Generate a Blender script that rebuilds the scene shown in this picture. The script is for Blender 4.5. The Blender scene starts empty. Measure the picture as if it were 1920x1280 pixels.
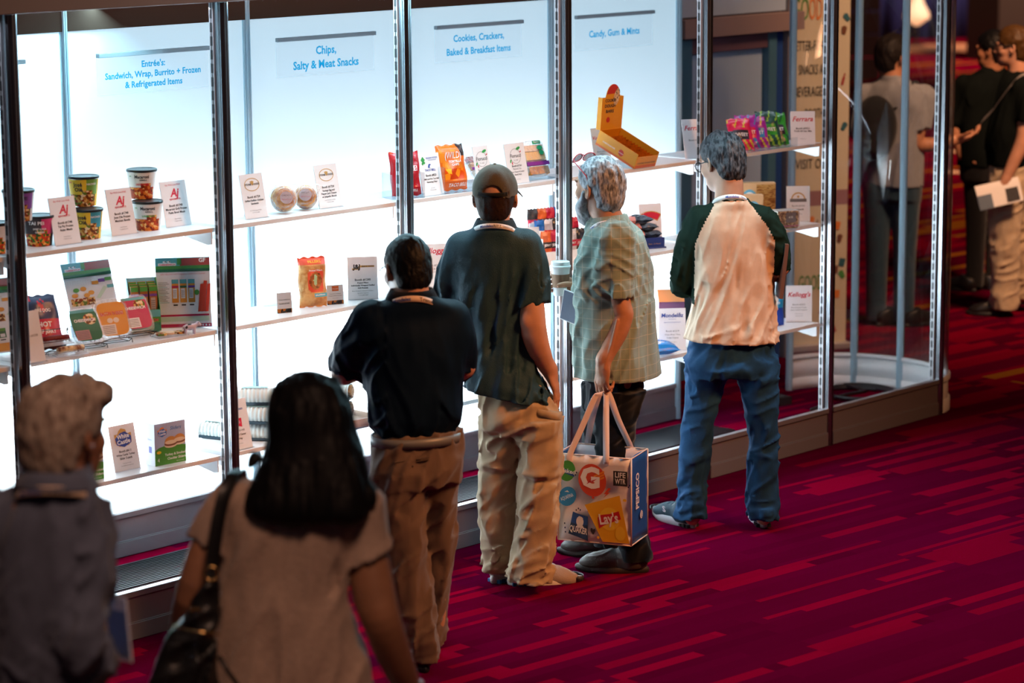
import bpy, bmesh, math, random
import numpy as np
from mathutils import Matrix, Vector
random.seed(7)
sc = bpy.context.scene
COL = sc.collection

# ------------------------------------------------------------------ camera
cam_d = bpy.data.cameras.new('camera')
cam = bpy.data.objects.new('camera', cam_d)
COL.objects.link(cam)
cam_d.sensor_fit = 'HORIZONTAL'
cam_d.sensor_width = 36.0
cam_d.lens = 92.94
cam_d.clip_start = 0.1
cam_d.clip_end = 200
_r = Vector((0.67887335, -0.7342169, -0.00751782)); _u = Vector((0.13726938, 0.11685085, 0.9836173)); _f = Vector((0.72130998, 0.66878354, -0.18011243))
cam.matrix_world = Matrix(((_r.x, _u.x, -_f.x, -5.7091), (_r.y, _u.y, -_f.y, -7.7054), (_r.z, _u.z, -_f.z, 2.9348), (0, 0, 0, 1)))
cam_d.dof.use_dof = True
cam_d.dof.focus_distance = 11.0
cam_d.dof.aperture_fstop = 2.4
sc.camera = cam

# ------------------------------------------------------------------ world, lights, exposure
sc.view_settings.view_transform = 'Standard'
sc.view_settings.look = 'None'
sc.view_settings.gamma = 1.0
sc.view_settings.use_curve_mapping = False
sc.view_settings.exposure = 0.0
sc.cycles.use_denoising = True
sc.cycles.max_bounces = 8
sc.cycles.diffuse_bounces = 3
sc.cycles.glossy_bounces = 3
sc.cycles.transmission_bounces = 4
sc.cycles.transparent_max_bounces = 24
sc.cycles.sample_clamp_indirect = 20.0
world = bpy.data.worlds.new('hall'); sc.world = world
world.use_nodes = True
world.node_tree.nodes['Background'].inputs[0].default_value = (0.50, 0.36, 0.40, 1)
world.node_tree.nodes['Background'].inputs[1].default_value = 0.035

def area(name, loc, target, sx, sy, power, col, spread=180):
    d = bpy.data.lights.new(name, 'AREA'); d.shape = 'RECTANGLE'; d.size = sx; d.size_y = sy
    d.energy = power; d.color = col; d.spread = math.radians(spread)
    o = bpy.data.objects.new(name, d); COL.objects.link(o)
    o.location = loc
    o.rotation_euler = (Vector(target) - Vector(loc)).to_track_quat('-Z', 'Y').to_euler()
    return o
# warm hall lighting hung high over the walkway
area('hall_light_warm', (2.6, -6.6, 5.8), (2.3, -0.7, 1.0), 1.4, 1.4, 66, (1.0, 0.40, 0.15), 60)
area('hall_light_walkway', (-3.4, -6.6, 6.5), (-1.7, -3.0, 1.2), 1.2, 1.2, 12, (1.0, 0.56, 0.38), 46)
area('hall_light_far', (6.6, -2.6, 6.2), (9.8, 2.6, 0.8), 1.5, 1.5, 100, (1.0, 0.52, 0.28), 60)
area('hall_light_stand', (25.5, 9.0, 7.0), (29.5, 15.5, 0.5), 3.0, 3.0, 700, (1.0, 0.56, 0.34), 90)
area('hall_light_aisle', (15.0, 4.0, 7.0), (16.5, 6.5, 0.0), 3.0, 3.0, 130, (1.0, 0.48, 0.22), 75)
# lamps inside the light box behind the opal panels, a cool strip inside the case, and an added rim fill
area('light_box_lamp', (2.45, 1.24, 0.74), (2.45, 0.99, 0.74), 4.8, 0.50, 220, (0.80, 0.93, 1.0))
area('case_strip_light', (2.5, 0.065, 2.385), (2.5, 0.42, 0.9), 6.4, 0.05, 18, (0.80, 0.86, 1.0))
area('rim_fill_light', (2.2, -0.045, 2.37), (1.3, -1.0, 0.9), 6.2, 0.04, 120, (0.45, 0.85, 1.0))  # added cyan rim fill for the people, aimed outward from the top rail

# ------------------------------------------------------------------ materials
def srgb(c):
    def f(x):
        x /= 255.0
        return x / 12.92 if x <= 0.04045 else ((x + 0.055) / 1.055) ** 2.4
    if isinstance(c, str):
        c = tuple(int(c[i:i + 2], 16) for i in (0, 2, 4))
    return tuple(f(x) for x in c) + (1.0,)

MATS = {}
def mat(name, color, rough=0.5, metal=0.0, bump=None, bscale=200.0, var=0.0, vscale=8.0, spec=0.5, stretch=(1, 1, 1), sheen=0.0, alpha=None):
    """Principled material with an optional noise bump and a slight noise variation of its own colour."""
    if name in MATS: return MATS[name]
    m = bpy.data.materials.new(name); m.use_nodes = True
    nt = m.node_tree; N = nt.nodes; L = nt.links
    b = N['Principled BSDF']
    col = srgb(color) if not (isinstance(color, tuple) and len(color) == 4) else color
    b.inputs['Base Color'].default_value = col
    b.inputs['Roughness'].default_value = rough
    b.inputs['Metallic'].default_value = metal
    b.inputs['Specular IOR Level'].default_value = spec
    if sheen: b.inputs['Sheen Weight'].default_value = sheen
    if alpha is not None: b.inputs['Alpha'].default_value = alpha
    if bump or var:
        tc = N.new('ShaderNodeTexCoord'); mp = N.new('ShaderNodeMapping'); mp.inputs['Scale'].default_value = stretch
        L.new(tc.outputs['Object'], mp.inputs[0])
    if bump:
        n = N.new('ShaderNodeTexNoise'); n.inputs['Scale'].default_value = bscale; n.inputs['Detail'].default_value = 3
        L.new(mp.outputs[0], n.inputs['Vector'])
        bp = N.new('ShaderNodeBump'); bp.inputs['Strength'].default_value = bump; bp.inputs['Distance'].default_value = 0.004
        L.new(n.outputs['Fac'], bp.inputs['Height']); L.new(bp.outputs[0], b.inputs['Normal'])
    if var:
        n = N.new('ShaderNodeTexNoise'); n.inputs['Scale'].default_value = vscale; n.inputs['Detail'].default_value = 4
        L.new(mp.outputs[0], n.inputs['Vector'])
        r = N.new('ShaderNodeValToRGB')
        r.color_ramp.elements[0].position = 0.3; r.color_ramp.elements[1].position = 0.7
        r.color_ramp.elements[0].color = tuple(c * (1 - var) for c in col[:3]) + (1,)
        r.color_ramp.elements[1].color = tuple(min(1, c * (1 + var)) for c in col[:3]) + (1,)
        L.new(n.outputs['Fac'], r.inputs[0]); L.new(r.outputs[0], b.inputs['Base Color'])
    MATS[name] = m
    return m

def mat_ramp(name, stops, scale=60, rough=0.45, kind='voronoi', stretch=(1, 1, 1), bump=0.0):
    """Blotchy printed or natural colours (food pictures, hair, bread): a ramp over cells or noise."""
    if name in MATS: return MATS[name]
    m = bpy.data.materials.new(name); m.use_nodes = True
    nt = m.node_tree; N = nt.nodes; L = nt.links; b = N['Principled BSDF']
    b.inputs['Roughness'].default_value = rough; b.inputs['Specular IOR Level'].default_value = 0.25
    tc = N.new('ShaderNodeTexCoord'); mp = N.new('ShaderNodeMapping'); mp.inputs['Scale'].default_value = stretch
    L.new(tc.outputs['Object'], mp.inputs[0])
    r = N.new('ShaderNodeValToRGB'); cr = r.color_ramp
    if kind == 'voronoi':
        n = N.new('ShaderNodeTexVoronoi'); n.inputs['Scale'].default_value = scale
        L.new(mp.outputs[0], n.inputs['Vector'])
        sep = N.new('ShaderNodeSeparateColor'); L.new(n.outputs['Color'], sep.inputs[0]); out = sep.outputs[0]
        cr.interpolation = 'CONSTANT'
        pos = [i / len(stops) for i in range(len(stops))]
    else:
        n = N.new('ShaderNodeTexNoise'); n.inputs['Scale'].default_value = scale; n.inputs['Detail'].default_value = 5
        L.new(mp.outputs[0], n.inputs['Vector']); out = n.outputs['Fac']
        pos = [0.3 + 0.4 * i / max(1, len(stops) - 1) for i in range(len(stops))]
    L.new(out, r.inputs[0])
    while len(cr.elements) < len(stops): cr.elements.new(0.5)
    for e, s, p in zip(cr.elements, stops, pos): e.position = p
    for e, s, p in zip(cr.elements, stops, pos): e.position = p; e.color = srgb(s)
    L.new(r.outputs[0], b.inputs['Base Color'])
    if bump:
        bp = N.new('ShaderNodeBump'); bp.inputs['Strength'].default_value = bump; bp.inputs['Distance'].default_value = 0.004
        L.new(out, bp.inputs['Height']); L.new(bp.outputs[0], b.inputs['Normal'])
    MATS[name] = m
    return m

def mat_glass(name, tint=(0.97, 0.99, 1.0), rough=0.0, base=0.02):
    if name in MATS: return MATS[name]
    m = bpy.data.materials.new(name); m.use_nodes = True
    nt = m.node_tree; N = nt.nodes; L = nt.links; N.remove(N['Principled BSDF'])
    t = N.new('ShaderNodeBsdfTransparent'); t.inputs[0].default_value = tint + (1,)
    g = N.new('ShaderNodeBsdfGlossy'); g.inputs['Roughness'].default_value = rough
    lw = N.new('ShaderNodeLayerWeight'); lw.inputs['Blend'].default_value = 0.5
    pw = N.new('ShaderNodeMath'); pw.operation = 'POWER'; pw.inputs[1].default_value = 4.5; L.new(lw.outputs['Facing'], pw.inputs[0])
    f = N.new('ShaderNodeMath'); f.operation = 'MULTIPLY_ADD'; f.inputs[1].default_value = 0.9; f.inputs[2].default_value = base; f.use_clamp = True
    L.new(pw.outputs[0], f.inputs[0])
    mx = N.new('ShaderNodeMixShader')
    L.new(f.outputs[0], mx.inputs[0]); L.new(t.outputs[0], mx.inputs[1]); L.new(g.outputs[0], mx.inputs[2])
    L.new(mx.outputs[0], N['Material Output'].inputs[0])
    MATS[name] = m
    return m

def mat_film(name, tint, shine=0.25, cover=0.12):
    """Clear crinkled plastic film."""
    if name in MATS: return MATS[name]
    m = bpy.data.materials.new(name); m.use_nodes = True
    nt = m.node_tree; N = nt.nodes; L = nt.links; N.remove(N['Principled BSDF'])
    t = N.new('ShaderNodeBsdfTransparent'); t.inputs[0].default_value = (1, 1, 1, 1)
    p = N.new('ShaderNodeBsdfPrincipled'); p.inputs['Base Color'].default_value = srgb(tint); p.inputs['Roughness'].default_value = 0.12
    tc = N.new('ShaderNodeTexCoord'); n = N.new('ShaderNodeTexNoise'); n.inputs['Scale'].default_value = 45
    L.new(tc.outputs['Object'], n.inputs['Vector'])
    bp = N.new('ShaderNodeBump'); bp.inputs['Strength'].default_value = 0.8; bp.inputs['Distance'].default_value = 0.01
    L.new(n.outputs['Fac'], bp.inputs['Height']); L.new(bp.outputs[0], p.inputs['Normal'])
    lw = N.new('ShaderNodeLayerWeight'); lw.inputs['Blend'].default_value = shine
    L.new(bp.outputs[0], lw.inputs['Normal'])
    mt = N.new('ShaderNodeMath'); mt.operation = 'ADD'; mt.inputs[1].default_value = cover; mt.use_clamp = True
    L.new(lw.outputs['Facing'], mt.inputs[0])
    mx = N.new('ShaderNodeMixShader')
    L.new(mt.outputs[0], mx.inputs[0]); L.new(t.outputs[0], mx.inputs[1]); L.new(p.outputs[0], mx.inputs[2])
    L.new(mx.outputs[0], N['Material Output'].inputs[0])
    MATS[name] = m
    return m

# ------------------------------------------------------------------ mesh builder
_TXT = {}
def text_geo(s, bold=0.0):
    key = (s, bold)
    if key not in _TXT:
        cu = bpy.data.curves.new('t', 'FONT'); cu.body = s; cu.size = 1.0; cu.offset = bold; cu.resolution_u = 2
        o = bpy.data.objects.new('t', cu); COL.objects.link(o)
        me = bpy.data.meshes.new_from_object(o.evaluated_get(bpy.context.evaluated_depsgraph_get()))
        vs = [(v.co.x, v.co.y) for v in me.vertices]; fs = [tuple(p.vertices) for p in me.polygons]
        bpy.data.objects.remove(o); bpy.data.curves.remove(cu); bpy.data.meshes.remove(me)
        if vs:
            x0 = min(v[0] for v in vs); x1 = max(v[0] for v in vs)
        else: x0 = x1 = 0
        _TXT[key] = (vs, fs, x0, x1)
    return _TXT[key]

class MB:
    def __init__(self):
        self.v = []; self.f = []; self.mi = []; self.sm = []; self.T = Matrix.Identity(4)
    def add(self, vs, fs, mi=0, smooth=False, T=None):
        b = len(self.v); M = self.T if T is None else self.T @ T
        for p in vs: self.v.append(tuple(M @ Vector(p)))
        for q in fs:
            self.f.append(tuple(b + i for i in q)); self.mi.append(mi); self.sm.append(smooth)
        return self
    def box(self, c, s, mi=0, T=None):
        x, y, z = c; a, b_, d = s[0] / 2, s[1] / 2, s[2] / 2
        vs = [(x + i * a, y + j * b_, z + k * d) for i in (-1, 1) for j in (-1, 1) for k in (-1, 1)]
        fs = [(0, 1, 3, 2), (4, 6, 7, 5), (0, 4, 5, 1), (2, 3, 7, 6), (0, 2, 6, 4), (1, 5, 7, 3)]
        return self.add(vs, fs, mi, False, T)
    def prism(self, pts, d0, d1, mi=0, axis='y', smooth=False, mi_side=None):
        """closed outline pts (a,b) run from d0 to d1 along axis: 'y' -> (a,d,b), 'x' -> (d,a,b), 'z' -> (a,b,d)"""
        f = {'y': lambda a, b, d: (a, d, b), 'x': lambda a, b, d: (d, a, b), 'z': lambda a, b, d: (a, b, d)}[axis]
        n = len(pts)
        vs = [f(a, b, d0) for a, b in pts] + [f(a, b, d1) for a, b in pts]
        self.add(vs, [tuple(range(n)), tuple(range(2 * n - 1, n - 1, -1))], mi)
        return self.add(vs, [(i, i + n, (i + 1) % n + n, (i + 1) % n) for i in range(n)], mi if mi_side is None else mi_side, smooth)
    def poly(self, pts, y, mi=0):
        return self.add([(a, y, b) for a, b in pts], [tuple(range(len(pts)))], mi)
    def rect(self, x0, z0, x1, z1, y, mi=0):
        return self.poly([(x0, z0), (x1, z0), (x1, z1), (x0, z1)], y, mi)
    def disc(self, cx, cz, rx, rz, y, mi=0, n=20, rot=0.0):
        c, s = math.cos(rot), math.sin(rot)
        return self.poly([(cx + rx * math.cos(t) * c - rz * math.sin(t) * s, cz + rx * math.cos(t) * s + rz * math.sin(t) * c) for t in [2 * math.pi * i / n for i in range(n)]], y, mi)
    def text(self, s, cx, z, size, y, mi=0, bold=0.0, align='c', width=None, shear=0.0, rot=0.0):
        vs, fs, x0, x1 = text_geo(s, bold)
        if not vs: return self
        k = size; kx = size
        if width: kx = width / max(1e-6, (x1 - x0))
        ox = {'c': -(x0 + x1) / 2, 'l': -x0, 'r': -x1}[align]
        c, sn = math.cos(rot), math.sin(rot)
        out = []
        for a, b in vs:
            px = (a + ox + shear * b) * kx; pz = b * k
            out.append((cx + px * c - pz * sn, y, z + px * sn + pz * c))
        return self.add(out, fs, mi)
    def lathe(self, prof, n=24, mi=0, c=(0, 0, 0), smooth=True, mis=None, caps=True):
        vs = []; 
        for r, z in prof:
            for i in range(n):
                t = 2 * math.pi * i / n
                vs.append((c[0] + r * math.cos(t), c[1] + r * math.sin(t), c[2] + z))
        for j in range(len(prof) - 1):
            fs = [(j * n + i, j * n + (i + 1) % n, (j + 1) * n + (i + 1) % n, (j + 1) * n + i) for i in range(n)]
            self.add(vs, fs, mi if mis is None else mis[j], smooth)
        if caps:
            self.add(vs, [tuple(range(n - 1, -1, -1))], mi if mis is None else mis[0])
            m = (len(prof) - 1) * n
            self.add(vs, [tuple(range(m, m + n))], mi if mis is None else mis[-1])
        return self
    def tube(self, path, r, n=8, mi=0, closed=False, ry=None):
        P = [Vector(p) for p in path]; m = len(P); vs = []
        for i in range(m):
            a = P[i - 1] if (i > 0 or closed) else P[i]; b = P[(i + 1) % m] if (i < m - 1 or closed) else P[i]
            t = (b - a).normalized()
            up = Vector((0, 0, 1)) if abs(t.z) < 0.9 else Vector((1, 0, 0))
            e1 = t.cross(up).normalized(); e2 = e1.cross(t)
            for k in range(n):
                w = 2 * math.pi * k / n
                vs.append(tuple(P[i] + e1 * (r * math.cos(w)) + e2 * ((ry or r) * math.sin(w))))
        fs = []
        for i in range(m if closed else m - 1):
            j = (i + 1) % m
            fs += [(i * n + k, i * n + (k + 1) % n, j * n + (k + 1) % n, j * n + k) for k in range(n)]
        if not closed: fs += [tuple(range(n - 1, -1, -1)), tuple(range((m - 1) * n, m * n))]
        return self.add(vs, fs, mi, True)
    def sheet(self, rows, mi=0, smooth=True, closed_u=False):
        """grid of points rows[j][i]"""
        nj = len(rows); ni = len(rows[0]); vs = [p for r in rows for p in r]
        fs = [(j * ni + i, j * ni + (i + 1) % ni, (j + 1) * ni + (i + 1) % ni, (j + 1) * ni + i) for j in range(nj - 1) for i in range(ni if closed_u else ni - 1)]
        return self.add(vs, fs, mi, smooth)
    def build(self, name, mats, parent=None, M=None, bevel=0.0, solid=0.0, recalc=False):
        me = bpy.data.meshes.new(name)
        me.from_pydata(self.v, [], self.f)
        if not isinstance(mats, (list, tuple)): mats = [mats]
        for m in mats: me.materials.append(m)
        me.polygons.foreach_set('material_index', self.mi)
        me.polygons.foreach_set('use_smooth', self.sm)
        if recalc:
            bm = bmesh.new(); bm.from_mesh(me); bmesh.ops.recalc_face_normals(bm, faces=bm.faces); bm.to_mesh(me); bm.free()
        me.update()
        o = bpy.data.objects.new(name, me); COL.objects.link(o)
        if parent is not None: o.parent = parent
        if M is not None: o.matrix_local = M
        if bevel:
            b = o.modifiers.new('bevel', 'BEVEL'); b.width = bevel; b.segments = 2; b.limit_method = 'ANGLE'; b.angle_limit = math.radians(40)
        if solid:
            s = o.modifiers.new('solid', 'SOLIDIFY'); s.thickness = solid; s.offset = 0
        return o

def tag(o, label=None, cat=None, group=None, kind=None):
    if label: o['label'] = label
    if cat: o['category'] = cat
    if group: o['group'] = group
    if kind: o['kind'] = kind
    return o
def empty(name, loc=(0, 0, 0), rz=0.0):
    o = bpy.data.objects.new(name, None); COL.objects.link(o); o.location = loc; o.rotation_euler = (0, 0, rz)
    o.empty_display_size = 0.05
    return o
def place(loc, rz=0.0, lean=0.0, roll=0.0):
    return Matrix.Translation(loc) @ Matrix.Rotation(rz, 4, 'Z') @ Matrix.Rotation(lean, 4, 'X') @ Matrix.Rotation(roll, 4, 'Y')


# ------------------------------------------------------------------ shared materials
M_alu = mat('brushed_aluminium', (0.34, 0.35, 0.38, 1), rough=0.30, metal=1.0)
M_alu_soft = mat('anodised_aluminium', (0.55, 0.54, 0.56, 1), rough=0.45, metal=0.6)
M_white = mat('white_laminate', (0.78, 0.78, 0.78, 1), rough=0.35)
M_black = mat('black_plastic', (0.012, 0.012, 0.014, 1), rough=0.5)
M_card = mat('white_card', (0.80, 0.79, 0.80, 1), rough=0.6)
M_ink = mat('black_ink', (0.02, 0.02, 0.025, 1), rough=0.6)
M_grey_ink = mat('grey_ink', (0.16, 0.16, 0.17, 1), rough=0.6)
M_red_ink = mat('red_ink', 'D0143C', rough=0.5)
M_blue_ink = mat('blue_ink', '2A4A9E', rough=0.5)
M_green_ink = mat('green_ink', '2F9A45', rough=0.5)
M_gold_ink = mat('gold_ink', 'C79A4E', rough=0.5)
M_wht_ink = mat('white_ink', (0.85, 0.85, 0.85, 1), rough=0.5)
M_yel_ink = mat('yellow_ink', 'F2C320', rough=0.5)
M_pane = mat_glass('showcase_glass', tint=(0.985, 0.995, 1.0))
M_acryl = mat_glass('clear_acrylic', tint=(0.93, 0.96, 0.98), base=0.06)

# ------------------------------------------------------------------ carpet: staggered dashes woven along the aisle
def carpet():
    m = bpy.data.materials.new('dashed_carpet'); m.use_nodes = True
    nt = m.node_tree; N = nt.nodes; L = nt.links; b = N['Principled BSDF']
    b.inputs['Roughness'].default_value = 0.95; b.inputs['Specular IOR Level'].default_value = 0.0
    tc = N.new('ShaderNodeTexCoord'); mp = N.new('ShaderNodeMapping'); mp.inputs['Rotation'].default_value = (0, 0, math.radians(5))
    L.new(tc.outputs['Object'], mp.inputs[0])
    sp = N.new('ShaderNodeSeparateXYZ'); L.new(mp.outputs[0], sp.inputs[0])
    def M(op, a, b_=None, c=None):
        n = N.new('ShaderNodeMath'); n.operation = op
        for i, q in enumerate((a, b_, c)):
            if q is None: continue
            if isinstance(q, (int, float)): n.inputs[i].default_value = q
            else: L.new(q, n.inputs[i])
        return n.outputs[0]
    def dashes(rw, ln, seed, thr):
        row = M('FLOOR', M('DIVIDE', sp.outputs[1], rw))
        wn = N.new('ShaderNodeTexWhiteNoise'); wn.noise_dimensions = '1D'; L.new(M('ADD', row, seed), wn.inputs['W'])
        xo = M('ADD', M('DIVIDE', sp.outputs[0], ln), M('MULTIPLY', wn.outputs['Value'], 7.3))
        cell = M('FLOOR', xo)
        w2 = N.new('ShaderNodeTexWhiteNoise'); w2.noise_dimensions = '2D'
        cb = N.new('ShaderNodeCombineXYZ'); L.new(cell, cb.inputs[0]); L.new(M('ADD', row, seed * 3.1), cb.inputs[1]); L.new(cb.outputs[0], w2.inputs['Vector'])
        # each dash fills only part of its cell
        frac = M('FRACT', xo)
        on = M('MULTIPLY', M('LESS_THAN', w2.outputs['Value'], thr), M('LESS_THAN', frac, M('ADD', M('MULTIPLY', wn.outputs['Value'], 0.45), 0.5)))
        return on, w2.outputs['Value']
    d1, v1 = dashes(0.062, 0.85, 3.0, 0.34)
    d2, v2 = dashes(0.125, 0.75, 11.0, 0.13)
    d3, v3 = dashes(0.031, 1.1, 23.0, 0.10)
    allr = M('MAXIMUM', M('MAXIMUM', d1, d2), d3)
    # tonal drift of the weave
    nz = N.new('ShaderNodeTexNoise'); nz.inputs['Scale'].default_value = 420; nz.inputs['Detail'].default_value = 2
    L.new(tc.outputs['Object'], nz.inputs['Vector'])
    dark = N.new('ShaderNodeMixRGB'); dark.inputs[1].default_value = (0.080, 0.0004, 0.016, 1); dark.inputs[2].default_value = (0.108, 0.0005, 0.022, 1)
    L.new(v1, dark.inputs[0])
    red = N.new('ShaderNodeMixRGB'); red.inputs[1].default_value = (0.19, 0.0006, 0.018, 1); red.inputs[2].default_value = (0.24, 0.0008, 0.022, 1)
    L.new(v2, red.inputs[0])
    mx = N.new('ShaderNodeMixRGB'); L.new(allr, mx.inputs[0]); L.new(dark.outputs[0], mx.inputs[1]); L.new(red.outputs[0], mx.inputs[2])
    # golden dashes woven in only beyond the showcase and under it
    d4, v4 = dashes(0.10, 1.9, 41.0, 0.22)
    far = M('GREATER_THAN', sp.outputs[0], 6.9)
    gold = N.new('ShaderNodeMixRGB'); gold.inputs[2].default_value = (0.33, 0.13, 0.008, 1)
    L.new(M('MULTIPLY', M('MULTIPLY', d4, far), 0.8), gold.inputs[0]); L.new(mx.outputs[0], gold.inputs[1])
    ml = N.new('ShaderNodeMixRGB'); ml.blend_type = 'MULTIPLY'; ml.inputs[0].default_value = 0.4
    L.new(gold.outputs[0], ml.inputs[1]); L.new(nz.outputs['Color'], ml.inputs[2])
    L.new(ml.outputs[0], b.inputs['Base Color'])
    bp = N.new('ShaderNodeBump'); bp.inputs['Strength'].default_value = 0.5; bp.inputs['Distance'].default_value = 0.004
    L.new(nz.outputs['Fac'], bp.inputs['Height']); L.new(bp.outputs[0], b.inputs['Normal'])
    return m
fl = MB(); fl.box((14, 6, -0.05), (70, 60, 0.1)); tag(fl.build('floor', carpet()), kind='structure')

# hall walls far behind
M_hall = mat('brown_hall_wall', (0.10, 0.045, 0.035, 1), rough=0.8)
w = MB(); w.box((34.5, 10, 3.0), (0.2, 50, 6.0)); tag(w.build('wall_right', M_hall), kind='structure')
w = MB(); w.box((10, 33.0, 3.0), (49, 0.2, 6.0)); tag(w.build('wall_back', M_hall), kind='structure')

# ------------------------------------------------------------------ the lit showcase
S = 0.99
show = empty('display_showcase', (0, 0, 0))
tag(show, 'long glass-fronted aluminium showcase with glowing white back panels across the aisle', 'showcase')

def post_profile(r, n=8):
    pts = []
    for k in range(n):
        a = 2 * math.pi * (k + 0.5) / n; b = 2 * math.pi * (k + 1.5) / n
        for t in (0.0, 0.40):
            pts.append((r * (math.cos(a) * (1 - t) + math.cos(b) * t), r * (math.sin(a) * (1 - t) + math.sin(b) * t)))
        rr = r * 0.80
        for t in (0.42, 0.58):
            pts.append((rr * (math.cos(a) * (1 - t) + math.cos(b) * t), rr * (math.sin(a) * (1 - t) + math.sin(b) * t)))
        pts.append((r * (math.cos(a) * 0.40 + math.cos(b) * 0.60), r * (math.sin(a) * 0.40 + math.sin(b) * 0.60)))
    return pts
PP = post_profile(0.0215)
M_alu_glow = mat('panel_glow_aluminium', (0.42, 0.61, 0.72, 1), rough=0.4, metal=0.25)  # cyan halo of the light panels is put into this aluminium colour
def post(name, x, y, z0, z1):
    b = MB(); b.prism([(x + a, y + c) for a, c in PP], z0, z1, 0, 'z')
    return b.build(name, M_alu if name == 'front_post' else M_alu_glow, show)
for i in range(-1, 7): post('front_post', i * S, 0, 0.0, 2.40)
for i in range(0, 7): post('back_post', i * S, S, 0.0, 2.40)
# slotted upright channels that carry the shelf brackets
rail = None
for i in range(-1, 7):
    if i < 6 or True:
        if rail is None:
            b = MB(); b.box((0, 0, 1.20), (0.022, 0.014, 2.40)); b.box((-0.0175, 0, 1.2), (0.012, 0.022, 2.40), 0)
            for k in range(44): b.box((-0.0005, 0.0072, 0.12 + k * 0.052), (0.009, 0.0012, 0.036), 1)
            for k in range(44): b.box((-0.0237, 0.0, 0.12 + k * 0.052), (0.0012, 0.012, 0.036), 1)
            b.box((-0.0237, 0.0, 1.2), (0.0008, 0.004, 2.40), 1)
            rail = b.build('slotted_rail', [M_alu_soft, M_black], show); o = rail
        else:
            o = rail.copy(); COL.objects.link(o); o.parent = show
        o.location = (i * S - 0.006, 0.034, 0)
def base_panel(x, y, parent, back=False):
    b = MB(); h = 0.19
    b.box((x, y, 0.034), (S - 0.045, 0.030, 0.064)); b.box((x, y, 0.118), (S - 0.045, 0.014, 0.104)); b.box((x, y, 0.1815), (S - 0.045, 0.034, 0.023))
    b.box((x, y, 0.0685), (S - 0.045, 0.022, 0.005))
    return b.build('base_panel', M_alu_soft2, parent, bevel=0.002)
M_alu_soft2 = mat('painted_base', (0.20, 0.185, 0.20, 1), rough=0.38, metal=0.2)
for i in range(-1, 6): base_panel((i + 0.5) * S, 0.0, show)
for i in range(0, 5): base_panel((i + 0.5) * S, S, show)
# glass
for i in range(-1, 6):
    b = MB(); b.box(((i + 0.5) * S, 0.0, 1.297), (S - 0.05, 0.005, 2.20)); b.build('glass_pane', M_pane, show)
# rails and fascia above
b = MB(); b.box((2.475, 0.0, 2.43), (7.1, 0.05, 0.056)); b.box((2.475, -0.004, 2.60), (7.1, 0.05, 0.28)); b.build('top_fascia', M_alu_soft2, show, bevel=0.003)
b = MB(); b.box((2.475, S, 2.40), (4.95, 0.03, 0.30)); b.build('rear_fascia', mat('unlit_fascia', (0.06, 0.036, 0.026, 1), rough=0.9, spec=0.05), show)  # dark brown carries the shade of the unlit fascia

# opal light panels with lamps in a box behind
def opal():
    m = bpy.data.materials.new('lit_opal_panel'); m.use_nodes = True
    nt = m.node_tree; N = nt.nodes; L = nt.links; N.remove(N['Principled BSDF'])
    e = N.new('ShaderNodeEmission'); e.inputs[0].default_value = (0.60, 0.84, 1.0, 1); e.inputs[1].default_value = 0.60
    t = N.new('ShaderNodeBsdfTranslucent'); t.inputs[0].default_value = (0.9, 0.93, 0.95, 1)
    d = N.new('ShaderNodeBsdfDiffuse'); d.inputs[0].default_value = (0.7, 0.74, 0.78, 1)
    mx = N.new('ShaderNodeMixShader'); mx.inputs[0].default_value = 0.12
    L.new(t.outputs[0], mx.inputs[1]); L.new(d.outputs[0], mx.inputs[2])
    ad = N.new('ShaderNodeAddShader'); L.new(mx.outputs[0], ad.inputs[0]); L.new(e.outputs[0], ad.inputs[1])
    L.new(ad.outputs[0], N['Material Output'].inputs[0])
    return m
M_opal = opal()
for i in range(0, 5):
    b = MB(); x0 = i * S + 0.019; x1 = (i + 1) * S - 0.019
    b.add([(x0, S, 0.194), (x1, S, 0.194), (x1, S, 2.25), (x0, S, 2.25)], [(0, 1, 2, 3)])
    b.build('light_panel', M_opal, show)
b = MB(); b.box((2.475, 1.50, 1.25), (4.95, 0.02, 2.5)); b.box((2.475, 1.25, 2.49), (4.95, 0.5, 0.02)); b.box((2.475, 1.25, 0.21), (4.95, 0.47, 0.02)); b.box((0.0, 1.25, 1.25), (0.02, 0.48, 2.46)); b.box((4.95, 1.265, 1.25), (0.02, 0.45, 2.46))
b.build('light_box', mat('light_box_lining', (0.16, 0.17, 0.18, 1), rough=0.8), show)

# rounded end of the showcase
import math as _m
def cap_pt(t, z, k=1.0): return (5.94 + 0.375 * k * _m.cos(t), 0.495 + 0.495 * k * _m.sin(t), z)
ts = [-_m.pi / 2 + _m.pi * (k / 40) for k in range(41)]
def cap_wall(name, z0, z1, mats, k0=0.99, k1=1.0):
    b = MB()
    b.sheet([[cap_pt(t, z0, k1) for t in ts], [cap_pt(t, z1, k1) for t in ts], [cap_pt(t, z1, k0) for t in ts], [cap_pt(t, z0, k0) for t in ts], [cap_pt(t, z0, k1) for t in ts]])
    return b.build(name, mats, show)
cap_wall('curved_base_rail', 0.002, 0.066, M_white, 0.955, 1.02)
cap_wall('curved_base_panel', 0.066, 0.170, M_white, 0.975, 0.995)
cap_wall('curved_base_rail', 0.170, 0.194, M_white, 0.955, 1.02)
cap_wall('curved_glass', 0.196, 2.40, mat_glass('curved_glass', tint=(0.96, 0.97, 0.98), base=0.035), 0.988, 0.996)
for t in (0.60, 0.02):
    p = cap_pt(t, 0, 0.985); post('curve_post', p[0], p[1], 0.0, 2.40)

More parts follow.
